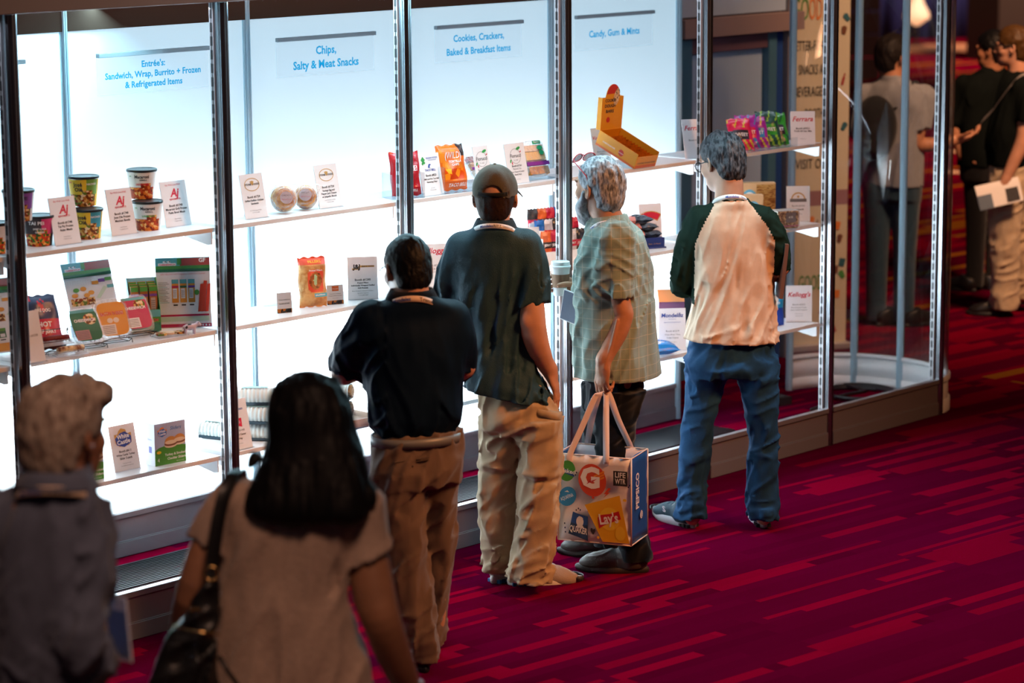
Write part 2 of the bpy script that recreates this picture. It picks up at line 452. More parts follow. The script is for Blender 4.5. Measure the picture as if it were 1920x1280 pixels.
# shelves, each with two tapering brackets
SH = (1.532, 1.129, 0.625)
BAYN = ['cut off bay before the first post', 'bay under the sandwich and burrito sign', 'bay under the chips sign', 'bay under the cookies sign', 'bay under the candy sign', 'bay in front of the dark doorway']
shelf0 = None
for i in range(-1, 5):
    for k, z in enumerate(SH):
        if shelf0 is None:
            b = MB(); b.box((0, 0.20, -0.009), (S - 0.05, 0.30, 0.018)); shelf0 = b.build('glass_case_shelf', M_white, bevel=0.0015)
            sgn = shelf0
            for s in (-1, 1):
                b = MB(); xx = s * (S / 2 - 0.040)
                b.prism([(0.052, -0.066), (0.075, -0.070), (0.345, -0.026), (0.345, -0.0185), (0.052, -0.0185)], xx - 0.003, xx + 0.003, 0, 'x')
                b.build('shelf_bracket', M_white, shelf0)
            o = shelf0
        else:
            o = shelf0.copy(); COL.objects.link(o)
            for ch in shelf0.children:
                c = ch.copy(); COL.objects.link(c); c.parent = o
        o.name = 'display_shelf'
        o.location = ((i + 0.5) * S, 0, z)
        tag(o, '%s white shelf in the %s' % (('top', 'middle', 'lowest')[k], BAYN[i + 1]), 'shelf', 'white showcase shelves')

# category signs standing off the light panels
def sign_mat():
    m = bpy.data.materials.new('frosted_sign'); m.use_nodes = True
    nt = m.node_tree; N = nt.nodes; L = nt.links; N.remove(N['Principled BSDF'])
    t = N.new('ShaderNodeBsdfTranslucent'); t.inputs[0].default_value = (0.97, 0.97, 0.98, 1)
    d = N.new('ShaderNodeBsdfTransparent'); d.inputs[0].default_value = (0.93, 0.95, 0.97, 1)
    mx = N.new('ShaderNodeMixShader'); mx.inputs[0].default_value = 0.55
    L.new(t.outputs[0], mx.inputs[1]); L.new(d.outputs[0], mx.inputs[2]); L.new(mx.outputs[0], N['Material Output'].inputs[0])
    return m
M_sign = sign_mat()
def ink_mat():
    m = bpy.data.materials.new('cyan_lettering'); m.use_nodes = True
    nt = m.node_tree; N = nt.nodes; L = nt.links; N.remove(N['Principled BSDF'])
    t = N.new('ShaderNodeBsdfTransparent'); t.inputs[0].default_value = (0.02, 0.50, 0.82, 1)
    L.new(t.outputs[0], N['Material Output'].inputs[0])
    return m
M_cyan = ink_mat()
def sign(x, z, w, h, lines, size, label, x0=None):
    o = empty('category_sign', (x, S - 0.02, z)); tag(o, label, 'sign', 'category signs in the showcase')
    b = MB(); b.rect(-w / 2, -h / 2, w / 2, h / 2, 0.003, 0)
    n = len(lines)
    lh = h * 0.80 / max(n, 2) if n > 1 else h * 0.3
    for j, s in enumerate(lines):
        zz = (n - 1) / 2 * lh - j * lh - size * 0.36
        b.text(s, 0, zz, size, 0.0015, 1, bold=0.028)
    b.build('sign_panel', [M_sign, M_cyan], o)
    b = MB(); b.box((0, -0.004, h / 2 + 0.010), (w, 0.022, 0.018)); b.build('sign_clip_strip', mat('grey_clip', (0.30, 0.36, 0.40, 1), rough=0.5), o, bevel=0.002)
    b = MB(); b.box((0, 0.0, -h / 2 - 0.003), (w, 0.012, 0.005)); b.build('sign_lower_edge', mat_glass('clear_edge', tint=(1.0, 1.0, 1.0), base=0.0), o)
    return o
sign(0.475, 2.055, 0.60, 0.155, ['Heat & Serve Frozen', '& Refrigerated Items'], 0.040, 'white sign with cyan lettering mostly hidden behind the first showcase post')
sign(1.445, 2.055, 0.60, 0.155, ["Entr\u00e9e's:", 'Sandwich, Wrap, Burrito + Frozen', '& Refrigerated Items'], 0.037, "white sign reading Entr\u00e9e's: Sandwich, Wrap, Burrito + Frozen & Refrigerated Items")
sign(2.44, 2.065, 0.60, 0.155, ['Chips,', 'Salty & Meat Snacks'], 0.050, 'white sign reading Chips, Salty & Meat Snacks')
sign(3.435, 2.068, 0.60, 0.155, ['Cookies, Crackers,', 'Baked & Breakfast Items'], 0.045, 'white sign reading Cookies, Crackers, Baked & Breakfast Items')
sign(4.424, 2.068, 0.60, 0.155, ['Candy, Gum & Mints'], 0.046, 'white sign reading Candy, Gum & Mints')

# inside the showcase floor
b = MB(); b.box((1.93, 0.700, 0.006), (5.90, 0.32, 0.010))
for k in range(15): b.box((1.93, 0.55 + k * 0.0205, 0.0125), (5.90, 0.010, 0.005))
tag(b.build('floor_mat', mat('ribbed_rubber', (0.012, 0.016, 0.02, 1), rough=0.28)), 'long black ribbed rubber mat on the carpet inside the showcase', 'mat')

# black cable coiled on the carpet in the rounded end
rnd = random.Random(3)
pts = []
for k in range(90):
    t = k / 90 * 2 * math.pi * 3.2
    pts.append((6.06 + (0.16 + 0.004 * k / 10) * math.cos(t), 0.60 + 0.20 * math.sin(t), 0.010 + 0.006 * (k / 30)))
for k in range(1, 14): pts.append((6.20 - k * 0.05, 0.60 + 0.05 * math.sin(k * 0.35), 0.012))
b = MB(); b.tube(pts, 0.009, 8)
tag(b.build('power_cable', M_black), 'coiled black cable on the red carpet inside the rounded end', 'cable')
b = MB(); b.box((0, 0, 0.022), (0.26, 0.10, 0.044)); b.box((0, 0, 0.046), (0.20, 0.07, 0.006), 1)
for k in range(4): b.box((-0.07 + k * 0.047, 0, 0.0495), (0.026, 0.03, 0.002), 0)
tag(b.build('power_strip', [M_black, mat('dark_grey_plastic', (0.05, 0.05, 0.055, 1), rough=0.5)], M=place((5.52, 0.82, 0), -0.2), bevel=0.006), 'black power strip by the curved white base inside the rounded end', 'power strip')

# doorway of the next stand seen through the last bay
M_brown = mat('brown_grey_header', (0.30, 0.22, 0.22, 1), rough=0.6)
M_teal = mat('teal_frame', (0.06, 0.17, 0.26, 1), rough=0.5)
door = empty('stand_doorway', (6.23, 1.62, 0)); tag(door, 'dark framed doorway with a pale grey panel behind the last lit bay', 'doorway')
def dbox(name, m, c, s):
    b = MB(); b.box((c[0] - 6.23, c[1] - 1.62, c[2]), s); return b.build(name, m, door, bevel=0.002)
dbox('upper_panel', mat('blue_spill_upper_panel', (0.40, 0.54, 0.76, 1), rough=0.55), (6.25, 1.63, 2.30), (1.10, 0.04, 0.50))  # blue spill of the light panels is put into both door panel colours
dbox('header_beam', M_brown, (6.25, 1.60, 1.99), (1.10, 0.10, 0.105))
dbox('door_frame', M_teal, (5.775, 1.63, 0.97), (0.10, 0.06, 1.93)); dbox('door_frame', M_teal, (6.565, 1.63, 0.97), (0.075, 0.06, 1.93)); dbox('door_frame', mat('maroon_frame', (0.14, 0.08, 0.11, 1), rough=0.5), (6.165, 1.632, 1.89), (0.72, 0.05, 0.088))
dbox('door_panel', mat('blue_spill_grey_panel', (0.38, 0.52, 0.70, 1), rough=0.5), (6.165, 1.655, 0.93), (0.71, 0.02, 1.83))  # same blue spill mixed into the grey
dbox('blue_strip', mat('royal_blue_board', (0.012, 0.06, 0.26, 1), rough=0.6), (6.645, 1.64, 0.97), (0.085, 0.04, 1.93))
dbox('end_post', M_alu_soft2, (6.72, 1.62, 1.2), (0.05, 0.06, 2.4))

# snack banner beyond the rounded end
ban = empty('roll_up_banner', (7.00, 1.62, 0), math.radians(-47.24 + 20)); tag(ban, 'cream roll-up banner printed with snacks and bottles behind the rounded glass end', 'banner')
b = MB(); BW, BH = 0.46, 2.35
b.box((0, 0.006, BH / 2 + 0.04), (BW, 0.008, BH), 0)
bt = -0.002; rb = random.Random(5)
fc = [3, 4, 5, 6, 7]
for k in range(90):
    x = rb.uniform(-BW / 2 + 0.025, BW / 2 - 0.025); z = rb.uniform(0.08, 2.32)
    if 0.98 < z < 2.30 and abs(x) < 0.155: continue
    if 0.86 < z < 0.98 or (0.30 < z < 0.55 and abs(x) < 0.12): continue
    a = rb.uniform(-0.7, 0.7); c, s = math.cos(a), math.sin(a); mi = rb.choice(fc); y = bt - 0.0001 * (k % 7)
    if k % 3 == 0: sh = [(-0.008, -0.035), (0.008, -0.035), (0.008, 0.008), (0.004, 0.02), (0.004, 0.038), (-0.004, 0.038), (-0.004, 0.02), (-0.008, 0.008)]
    elif k % 3 == 1: sh = [(-0.018, -0.024), (0.018, -0.024), (0.020, 0.024), (-0.020, 0.024)]
    else: sh = [(-0.012, -0.025), (0.012, -0.025), (0.018, 0.018), (0, 0.028), (-0.018, 0.018)]
    b.poly([(x + p * c - q * s, z + p * s + q * c) for p, q in sh], y, mi)
b.text('GO', -0.045, 1.98, 0.19, bt, 3, align='r', width=0.10); b.text('OD', 0.0, 1.98, 0.19, bt, 4, align='c', width=0.085)
b.text('TO', 0.095, 2.085, 0.085, bt, 3, width=0.06); b.text('GO', 0.095, 1.99, 0.085, bt, 3, width=0.06)
for s in (-1, 1): b.poly([(0.10, 2.185), (0.10 + s * 0.035, 2.215), (0.10 + s * 0.034, 2.26), (0.10 + s * 0.004, 2.235)], bt, 3)
for z, s, wd in ((1.80, 'BETTER-FOR-YOU', 0.29), (1.66, 'SNACKS AND', 0.21), (1.53, 'BEVERAGES AT', 0.26), (1.40, 'BOOTH', 0.12), (1.10, 'VISIT OUR', 0.24)): b.text(s, 0, z, 0.085, bt, 8, width=wd)
b.box((0, 0.0018, 0.92), (BW, 0.002, 0.09), 2)
b.text('GOOD', -0.01, 0.37, 0.13, bt, 3, width=0.16)
b.build('banner_sheet', [mat('cream_vinyl', (0.62, 0.55, 0.40, 1), rough=0.5), M_alu_soft, mat('mauve_band', (0.30, 0.16, 0.18, 1)), mat('leaf_green', (0.06, 0.26, 0.05, 1)), mat('print_orange', (0.70, 0.20, 0.04, 1)), mat('print_red', (0.35, 0.03, 0.03, 1)), mat('print_teal', (0.03, 0.13, 0.17, 1)), mat('print_brown', (0.16, 0.06, 0.03, 1)), mat('print_charcoal', (0.03, 0.03, 0.025, 1))], ban)
b = MB(); b.box((0, 0.01, 0.02), (BW + 0.04, 0.10, 0.04)); b.build('banner_foot', M_alu_soft, ban, bevel=0.006)

# ------------------------------------------------------------------ far side of the hall
b = MB(); b.box((0, 0, 1.5), (0.7, 0.7, 3.0)); tag(b.build('pillar', mat('dark_pillar', (0.02, 0.014, 0.014, 1), rough=0.6), M=place((27.3, 13.2, 0), -0.3)), kind='structure')
def drape(name, x, y, w, h, rz, m, label, cat='curtain'):
    b = MB(); n = 60
    rows = [[(-w / 2 + w * k / n, 0.06 * math.sin(k * 1.3) + 0.02 * math.sin(k * 2.9 + j), z) for k in range(n + 1)] for j, z in enumerate((0.0, h * 0.5, h))]
    b.sheet(rows); o = b.build(name, m, M=place((x, y, 0), rz), solid=0.01); return tag(o, label, cat)
drape('blue_drape', 31.0, 15.9, 5.0, 3.0, math.radians(-46), mat('royal_blue_cloth', (0.012, 0.022, 0.16, 1), rough=0.8), 'royal blue drape hanging at the far end of the hall')
b = MB(); b.box((0, 0, 0.006), (8.0, 1.6, 0.012)); tag(b.build('pale_runner', mat('beige_runner', (0.50, 0.27, 0.16, 1), rough=0.9), M=place((28.6, 15.2, 0), math.radians(-46))), 'pale beige runner on the floor before the blue drape', 'runner')
b = MB()
for k in range(8): b.box((0, 0, 0.16 + k * 0.3), (2.6, 0.05, 0.29))
tag(b.build('booth_partition', mat('plum_board', (0.12, 0.055, 0.05, 1), rough=0.6), M=place((22.3, 13.4, 0), math.radians(-46)), bevel=0.01), 'brown slatted booth partition far behind the rounded glass end', 'partition')
# lamp on a table in front of the drape
lamp = empty('glowing_lamp', (28.9, 15.75, 0.012)); tag(lamp, 'warm glowing lamp on a stand in front of the blue drape', 'lamp')
b = MB(); b.lathe([(0.12, 0.0), (0.12, 0.02), (0.02, 0.03), (0.02, 0.30)], 16); b.build('lamp_stand', M_black, lamp)
em = bpy.data.materials.new('lamp_glow'); em.use_nodes = True; em.node_tree.nodes['Principled BSDF'].inputs['Emission Color'].default_value = (1.0, 0.5, 0.25, 1); em.node_tree.nodes['Principled BSDF'].inputs['Emission Strength'].default_value = 1.2
b = MB(); b.lathe([(0.03, 0.30), (0.20, 0.42), (0.19, 0.50), (0.10, 0.66), (0.07, 1.1), (0.06, 1.3)], 20); b.build('lamp_shade', em, lamp)
for (x, y, ln) in ((15.2, 5.97, 0.44), (16.75, 6.83, 0.44), (18.05, 7.75, 0.5), (19.5, 8.6, 0.5)):
    b = MB(); b.box((0, 0, 0.003), (ln, 0.17, 0.006))  # thin pale boxes laid on the carpet
    tag(b.build('floor_strip', mat('white_floor_strip', (0.80, 0.62, 0.50, 1), rough=0.6), M=place((x, y, 0), math.radians(-62))),
        {15.2: 'white strip on the far red carpet closest to the showcase end', 16.75: 'second white strip on the far red carpet from the showcase end', 18.05: 'third white strip on the far red carpet from the showcase end', 19.5: 'white strip on the far red carpet farthest from the showcase, beside the man in black'}[x], 'floor strip', 'white floor strips')


# ------------------------------------------------------------------ soft-body modelling: blended volumes turned into one skin
def vnoise(P, seed=0):
    """smooth 3-D value noise in [-1,1] for points (n,3)"""
    i = np.floor(P).astype(np.int64); f = P - i; f = f * f * (3 - 2 * f)
    def h(a, b, c):
        n = (a * 73856093) ^ (b * 19349663) ^ (c * 83492791) ^ (seed * 2654435761)
        n = (n ^ (n >> 13)) * 1274126177
        n = n ^ (n >> 16)
        return (n & 0xFFFF) / 32767.5 - 1.0
    x, y, z = i[:, 0], i[:, 1], i[:, 2]; fx, fy, fz = f[:, 0], f[:, 1], f[:, 2]
    def lx(yy, zz): return h(x, yy, zz) * (1 - fx) + h(x + 1, yy, zz) * fx
    def ly(zz): return lx(y, zz) * (1 - fy) + lx(y + 1, zz) * fy
    return ly(z) * (1 - fz) + ly(z + 1) * fz

def catmull(pts, n):
    P = np.array(pts, float); m = len(P)
    if m < 3:
        t = np.linspace(0, 1, n)[:, None]; return P[0] * (1 - t) + P[-1] * t
    Q = np.vstack([2 * P[0] - P[1], P, 2 * P[-1] - P[-2]])
    out = []
    for u in np.linspace(0, m - 1, n):
        k = min(int(u), m - 2); t = u - k
        a, b, c, d = Q[k], Q[k + 1], Q[k + 2], Q[k + 3]
        out.append(0.5 * (2 * b + (c - a) * t + (2 * a - 5 * b + 4 * c - d) * t * t + (3 * b - a - 3 * c + d) * t ** 3))
    return np.array(out)

class Sdf:
    def __init__(s, lo, hi, h):
        s.lo = np.array(lo, float); s.h = h
        s.n = np.ceil((np.array(hi, float) - s.lo) / h).astype(int) + 1
        s.ax = [(s.lo[i] + h * np.arange(s.n[i])).astype(np.float32) for i in range(3)]
        s.D = np.full(tuple(s.n), 0.5, np.float32)
    def sub(s, lo, hi):
        sl = []
        for i in range(3):
            a = int(max(0, math.floor((lo[i] - s.lo[i]) / s.h))); b = int(min(s.n[i], math.ceil((hi[i] - s.lo[i]) / s.h) + 1))
            if b <= a: return None, None
            sl.append(slice(a, b))
        X, Y, Z = np.meshgrid(s.ax[0][sl[0]], s.ax[1][sl[1]], s.ax[2][sl[2]], indexing='ij')
        return tuple(sl), (X, Y, Z)
    def put(s, fn, lo, hi, k=0.02, op='u'):
        pad = k + 3 * s.h
        sl, g = s.sub([v - pad for v in lo], [v + pad for v in hi])
        if sl is None: return s
        d = fn(*g); D = s.D[sl]
        if op == 'u':
            hh = np.maximum(k - np.abs(D - d), 0) / max(k, 1e-6); s.D[sl] = np.minimum(D, d) - hh * hh * k * 0.25
        elif op == 's':
            hh = np.maximum(k - np.abs(D + d), 0) / max(k, 1e-6); s.D[sl] = np.maximum(D, -d) + hh * hh * k * 0.25
        return s
    def cone(s, a, b, ra, rb, k=0.02, op='u', cuts=(), flat=None):
        a = np.array(a, float); b = np.array(b, float); ab = b - a; L = float(ab @ ab) + 1e-9; r = max(ra, rb)
        def fn(X, Y, Z):
            px, py, pz = X - a[0], Y - a[1], Z - a[2]
            t = np.clip((px * ab[0] + py * ab[1] + pz * ab[2]) / L, 0, 1)
            d = np.sqrt((px - t * ab[0]) ** 2 + (py - t * ab[1]) ** 2 + (pz - t * ab[2]) ** 2) - (ra + (rb - ra) * t)
            for p, n in cuts: d = np.maximum(d, (X - p[0]) * n[0] + (Y - p[1]) * n[1] + (Z - p[2]) * n[2])
            return d
        return s.put(fn, np.minimum(a, b) - r, np.maximum(a, b) + r, k, op)
    def limb(s, pts, k=0.02, n=None, cuts=()):
        """pts: ((x,y,z), r) joints run through by a smooth tapering tube"""
        P = catmull([tuple(p) + (r,) for p, r in pts], n or (len(pts) - 1) * 4 + 1)
        lo = (P[:, :3] - P[:, 3:]).min(0); hi = (P[:, :3] + P[:, 3:]).max(0)
        def fn(X, Y, Z):
            d = None
            for i in range(len(P) - 1):
                a, b = P[i, :3], P[i + 1, :3]; ab = b - a; L = float(ab @ ab) + 1e-9
                px, py, pz = X - a[0], Y - a[1], Z - a[2]
                t = np.clip((px * ab[0] + py * ab[1] + pz * ab[2]) / L, 0, 1)
                q = np.sqrt((px - t * ab[0]) ** 2 + (py - t * ab[1]) ** 2 + (pz - t * ab[2]) ** 2) - (P[i, 3] + (P[i + 1, 3] - P[i, 3]) * t)
                d = q if d is None else np.minimum(d, q)
            for p, nn in cuts: d = np.maximum(d, (X - p[0]) * nn[0] + (Y - p[1]) * nn[1] + (Z - p[2]) * nn[2])
            return d
        return s.put(fn, lo, hi, k)
    def ell(s, c, r, k=0.02, R=None, op='u', cuts=()):
        """ellipsoid; R = 3x3 rotation whose columns are its axes"""
        c = np.array(c, float); r = np.array(r, float); m = r.max()
        R = np.eye(3) if R is None else np.array(R, float)
        def fn(X, Y, Z):
            px, py, pz = X - c[0], Y - c[1], Z - c[2]
            q = [px * R[0, i] + py * R[1, i] + pz * R[2, i] for i in range(3)]
            k0 = np.sqrt(sum((q[i] / r[i]) ** 2 for i in range(3))); k1 = np.sqrt(sum((q[i] / r[i] ** 2) ** 2 for i in range(3))) + 1e-6
            d = k0 * (k0 - 1) / k1
            for p, n in cuts: d = np.maximum(d, (X - p[0]) * n[0] + (Y - p[1]) * n[1] + (Z - p[2]) * n[2])
            return d
        return s.put(fn, c - m, c + m, k, op)
    def loft(s, secs, rot=0.0, k=0.02, p=2.3, cuts=(), n=60, ztop=0.0, zbot=0.0):
        """upright body of elliptical sections (z,u,v,a,b) turned by rot about z"""
        S_ = sorted(secs); C_ = catmull(S_, n); z = C_[:, 0]
        o = np.argsort(z); C_ = C_[o]; z = C_[:, 0]
        ct, st = math.cos(rot), math.sin(rot)
        def fn(X, Y, Z):
            u = np.interp(Z, z, C_[:, 1]); v = np.interp(Z, z, C_[:, 2]); a = np.interp(Z, z, C_[:, 3]); b = np.interp(Z, z, C_[:, 4])
            dx = X - u; dy = Y - v; q0 = np.abs((dx * ct + dy * st) / a) + 1e-6; q1 = np.abs((-dx * st + dy * ct) / b) + 1e-6
            e = (q0 ** p + q1 ** p) ** (1 / p)
            gx = (q0 / e) ** (p - 1) / a; gy = (q1 / e) ** (p - 1) / b
            d = (e - 1) / np.sqrt(gx * gx + gy * gy)
            d = np.maximum(d, np.maximum(z[0] - zbot - Z, Z - z[-1] - ztop))
            for q, nn in cuts: d = np.maximum(d, (X - q[0]) * nn[0] + (Y - q[1]) * nn[1] + (Z - q[2]) * nn[2])
            return d
        m = max(C_[:, 3].max(), C_[:, 4].max())
        return s.put(fn, (C_[:, 1].min() - m, C_[:, 2].min() - m, z[0]), (C_[:, 1].max() + m, C_[:, 2].max() + m, z[-1]), k)
    def cut(s, p, n, lo=None, hi=None):
        lo = s.lo if lo is None else lo; hi = [s.ax[i][-1] for i in range(3)] if hi is None else hi
        sl, (X, Y, Z) = s.sub(lo, hi)
        s.D[sl] = np.maximum(s.D[sl], (X - p[0]) * n[0] + (Y - p[1]) * n[1] + (Z - p[2]) * n[2])
        return s
    def ripple(s, fn, band=0.03):
        m = np.abs(s.D) < band
        idx = np.nonzero(m)
        P = np.stack([s.ax[i][idx[i]] for i in range(3)], 1).astype(float)
        s.D[m] += fn(P).astype(np.float32)
        return s
    def mesh(s):
        D = s.D; D[0] = D[-1] = 0.5; D[:, 0] = D[:, -1] = 0.5; D[:, :, 0] = D[:, :, -1] = 0.5
        neg = D < 0
        c = [(i, j, k) for i in (0, 1) for j in (0, 1) for k in (0, 1)]
        nx, ny, nz = [q - 1 for q in D.shape]
        cnt = np.zeros((nx, ny, nz), np.int8)
        for i, j, k in c: cnt += neg[i:i + nx, j:j + ny, k:k + nz]
        act = np.nonzero((cnt > 0) & (cnt < 8)); A = np.stack(act, 1)
        idx = np.full((nx, ny, nz), -1, np.int32); idx[act] = np.arange(len(A))
        val = np.stack([D[A[:, 0] + i, A[:, 1] + j, A[:, 2] + k] for i, j, k in c], 1)
        acc = np.zeros((len(A), 3)); num = np.zeros(len(A))
        for e0 in range(8):
            for e1 in range(e0 + 1, 8):
                if sum(abs(c[e0][q] - c[e1][q]) for q in range(3)) != 1: continue
                a, b = val[:, e0], val[:, e1]; m = (a < 0) != (b < 0)
                t = np.where(m, a / np.where(m, a - b, 1), 0)
                p = np.array(c[e0], float)[None] + t[:, None] * (np.array(c[e1], float) - np.array(c[e0], float))[None]
                acc[m] += p[m]; num[m] += 1
        V = s.lo + s.h * (A + acc / num[:, None])
        F = []
        for ax in range(3):
            o1, o2 = [(1, 2), (2, 0), (0, 1)][ax]
            sh = [slice(1, q - 1) for q in D.shape]; a = list(sh); b = list(sh)
            a[ax] = slice(0, D.shape[ax] - 1); b[ax] = slice(1, D.shape[ax])
            na, nb = neg[tuple(a)], neg[tuple(b)]
            ii = np.stack(np.nonzero(na != nb), 1)
            if len(ii) == 0: continue
            fl_ = na[tuple(ii.T)]
            base = ii + 1; base[:, ax] -= 1
            def cell(d1, d2):
                q = base.copy(); q[:, o1] -= d1; q[:, o2] -= d2; return idx[q[:, 0], q[:, 1], q[:, 2]]
            q = np.stack([cell(1, 1), cell(0, 1), cell(0, 0), cell(1, 0)], 1)
            q[~fl_] = q[~fl_][:, ::-1]
            F.append(q)
        F = np.concatenate(F); F = F[(F >= 0).all(1)]
        return V, F

def skin(name, pieces, mats, parent=None, M=None, matfn=None):
    """one mesh out of one or more extracted volumes"""
    Vs, Fs, Ms = [], [], []; b = 0
    for pc in pieces:
        V, F = pc[0], pc[1]
        Vs.append(V); Fs.append(F + b); b += len(V)
        if matfn is not None: Ms.append(matfn(V[F].mean(1)))
        else: Ms.append(np.full(len(F), pc[2] if len(pc) > 2 else 0, int))
    V = np.concatenate(Vs); F = np.concatenate(Fs); mi = np.concatenate(Ms)
    me = bpy.data.meshes.new(name)
    me.vertices.add(len(V)); me.vertices.foreach_set('co', V.astype(np.float32).ravel())
    me.loops.add(len(F) * 4); me.loops.foreach_set('vertex_index', F.astype(np.int32).ravel())
    me.polygons.add(len(F)); me.polygons.foreach_set('loop_start', np.arange(len(F), dtype=np.int32) * 4)
    if not isinstance(mats, (list, tuple)): mats = [mats]
    for m in mats: me.materials.append(m)
    me.polygons.foreach_set('material_index', mi.astype(np.int32)); me.polygons.foreach_set('use_smooth', np.ones(len(F), bool))
    me.update(calc_edges=True)
    o = bpy.data.objects.new(name, me); COL.objects.link(o)
    if parent is not None: o.parent = parent
    if M is not None: o.matrix_local = M
    return o

def rotz(a): c, s = math.cos(a), math.sin(a); return np.array([[c, -s, 0], [s, c, 0], [0, 0, 1]])
def rotx(a): c, s = math.cos(a), math.sin(a); return np.array([[1, 0, 0], [0, c, -s], [0, s, c]])
def roty(a): c, s = math.cos(a), math.sin(a); return np.array([[c, 0, s], [0, 1, 0], [-s, 0, c]])

def sil(rows, rot, ratio=0.6, v=0.0):
    """outline pairs (left point, right point[, ratio[, v]]) -> sections (z,u,v,a,b) of a body turned by rot"""
    out = []
    for r in rows:
        Lp, Rp = r[0], r[1]; q = r[2] if len(r) > 2 else ratio; vv = r[3] if len(r) > 3 else v
        hw = (Rp[0] - Lp[0]) / 2
        a = hw / math.sqrt(math.cos(rot) ** 2 + (q * math.sin(rot)) ** 2)
        out.append(((Lp[2] + Rp[2]) / 2, (Lp[0] + Rp[0]) / 2, vv, a, a * q))
    return out
def bounds(parts, pad=0.05):
    P = np.array(parts); return P.min(0) - pad, P.max(0) + pad

# ------------------------------------------------------------------ heads and hands
class Head:
    """head frame: x to the person's right, y forward, z up; c is the point between the ears"""
    def __init__(s, c, yaw, pitch=0.0, roll=0.0, scale=1.0):
        s.c = np.array(c, float); s.R = rotz(yaw) @ rotx(-pitch) @ roty(roll); s.k = scale
    def p(s, x, y, z): return s.c + s.R @ (np.array([x, y, z]) * s.k)
    def r(s, *q): return [v * s.k for v in q]
    def d(s, x, y, z): return s.R @ np.array([x, y, z], float)
    def face(s, S, ears=True):
        E = lambda c, r, k, R=None, op='u': S.ell(s.p(*c), s.r(*r), k, s.R if R is None else s.R @ R, op)
        E((0, -0.012, 0.030), (0.075, 0.096, 0.088), 0.01)
        E((0, 0.030, -0.020), (0.062, 0.066, 0.082), 0.03)
        E((0, 0.050, -0.072), (0.046, 0.046, 0.036), 0.03)
        E((0, 0.072, -0.094), (0.024, 0.022, 0.018), 0.02)
        for t in (-1, 1):
            E((t * 0.045, 0.058, -0.022), (0.022, 0.022, 0.022), 0.02)
            E((t * 0.031, 0.094, 0.012), (0.014, 0.012, 0.010), 0.012, None, 's')
            E((t * 0.031, 0.082, 0.012), (0.0125, 0.0125, 0.0125), 0.004)
            S.cone(s.p(t * 0.014, 0.094, 0.028), s.p(t * 0.048, 0.082, 0.028), 0.007 * s.k, 0.006 * s.k, 0.012)
        S.cone(s.p(0, 0.090, 0.020), s.p(0, 0.112, -0.022), 0.008 * s.k, 0.012 * s.k, 0.012)
        for t in (-1, 1): E((t * 0.012, 0.100, -0.027), (0.009, 0.010, 0.008), 0.008)
        E((0, 0.092, -0.054), (0.022, 0.010, 0.006), 0.006); E((0, 0.091, -0.064), (0.019, 0.010, 0.006), 0.006)
        if ears:
            for t in (-1, 1):
                Q = rotz(t * 0.35)
                E((t * 0.078, -0.008, -0.004), (0.009, 0.019, 0.031), 0.008, Q)
                E((t * 0.082, -0.004, 0.000), (0.007, 0.011, 0.018), 0.006, Q, 's')
                E((t * 0.076, -0.002, -0.028), (0.007, 0.010, 0.010), 0.006, Q)
    def neck(s, S, base, r=0.058):
        S.limb([(s.p(0, -0.020, -0.01), r * 0.98), (s.p(0, -0.026, -0.075), r), (tuple(base), r * 1.12)], 0.03)
    def hair(s, h=0.004, t=0.010, front=0.058, back=-0.075, shape=None, amp=0.003, freq=60, seed=1, cuts=(), crown=0.0, extra=None):
        """short hair: a shell over the skull, trimmed at hairline, temples and nape"""
        R = 0.16 * s.k
        S = Sdf(s.c - R, s.c + R, h)
        S.ell(s.p(0, -0.012, 0.030), s.r(0.075 + t, 0.096 + t, 0.088 + t + crown), 0.01, s.R)
        S.ell(s.p(0, -0.045, -0.025), s.r(0.062 + t, 0.055 + t, 0.07 + t), 0.02, s.R)
        # hairline: keep what lies behind a leaning plane; nape trimmed flat
        n = s.d(0, 0.80, -0.60); S.cut(s.p(0, front, 0.045), n)
        S.cut(s.p(0, 0, back), s.d(0, 0.15, -1))
        for t_ in (-1, 1):
            S.ell(s.p(t_ * 0.085, 0.020, -0.055), s.r(0.05, 0.062, 0.062), 0.006, s.R, 's')
        for p, q in cuts: S.cut(s.p(*p), s.d(*q))
        if extra: extra(S, s)
        Ri = s.R.T
        def rp(P):
            Q = (P - s.c) @ s.R
            return amp * vnoise(Q * np.array([freq, freq * 0.35, freq * 0.35]), seed) + amp * 0.6 * vnoise(Q * np.array([freq * 2.2, freq * 0.7, freq * 0.7]), seed + 3)
        S.ripple(rp)
        return S.mesh()

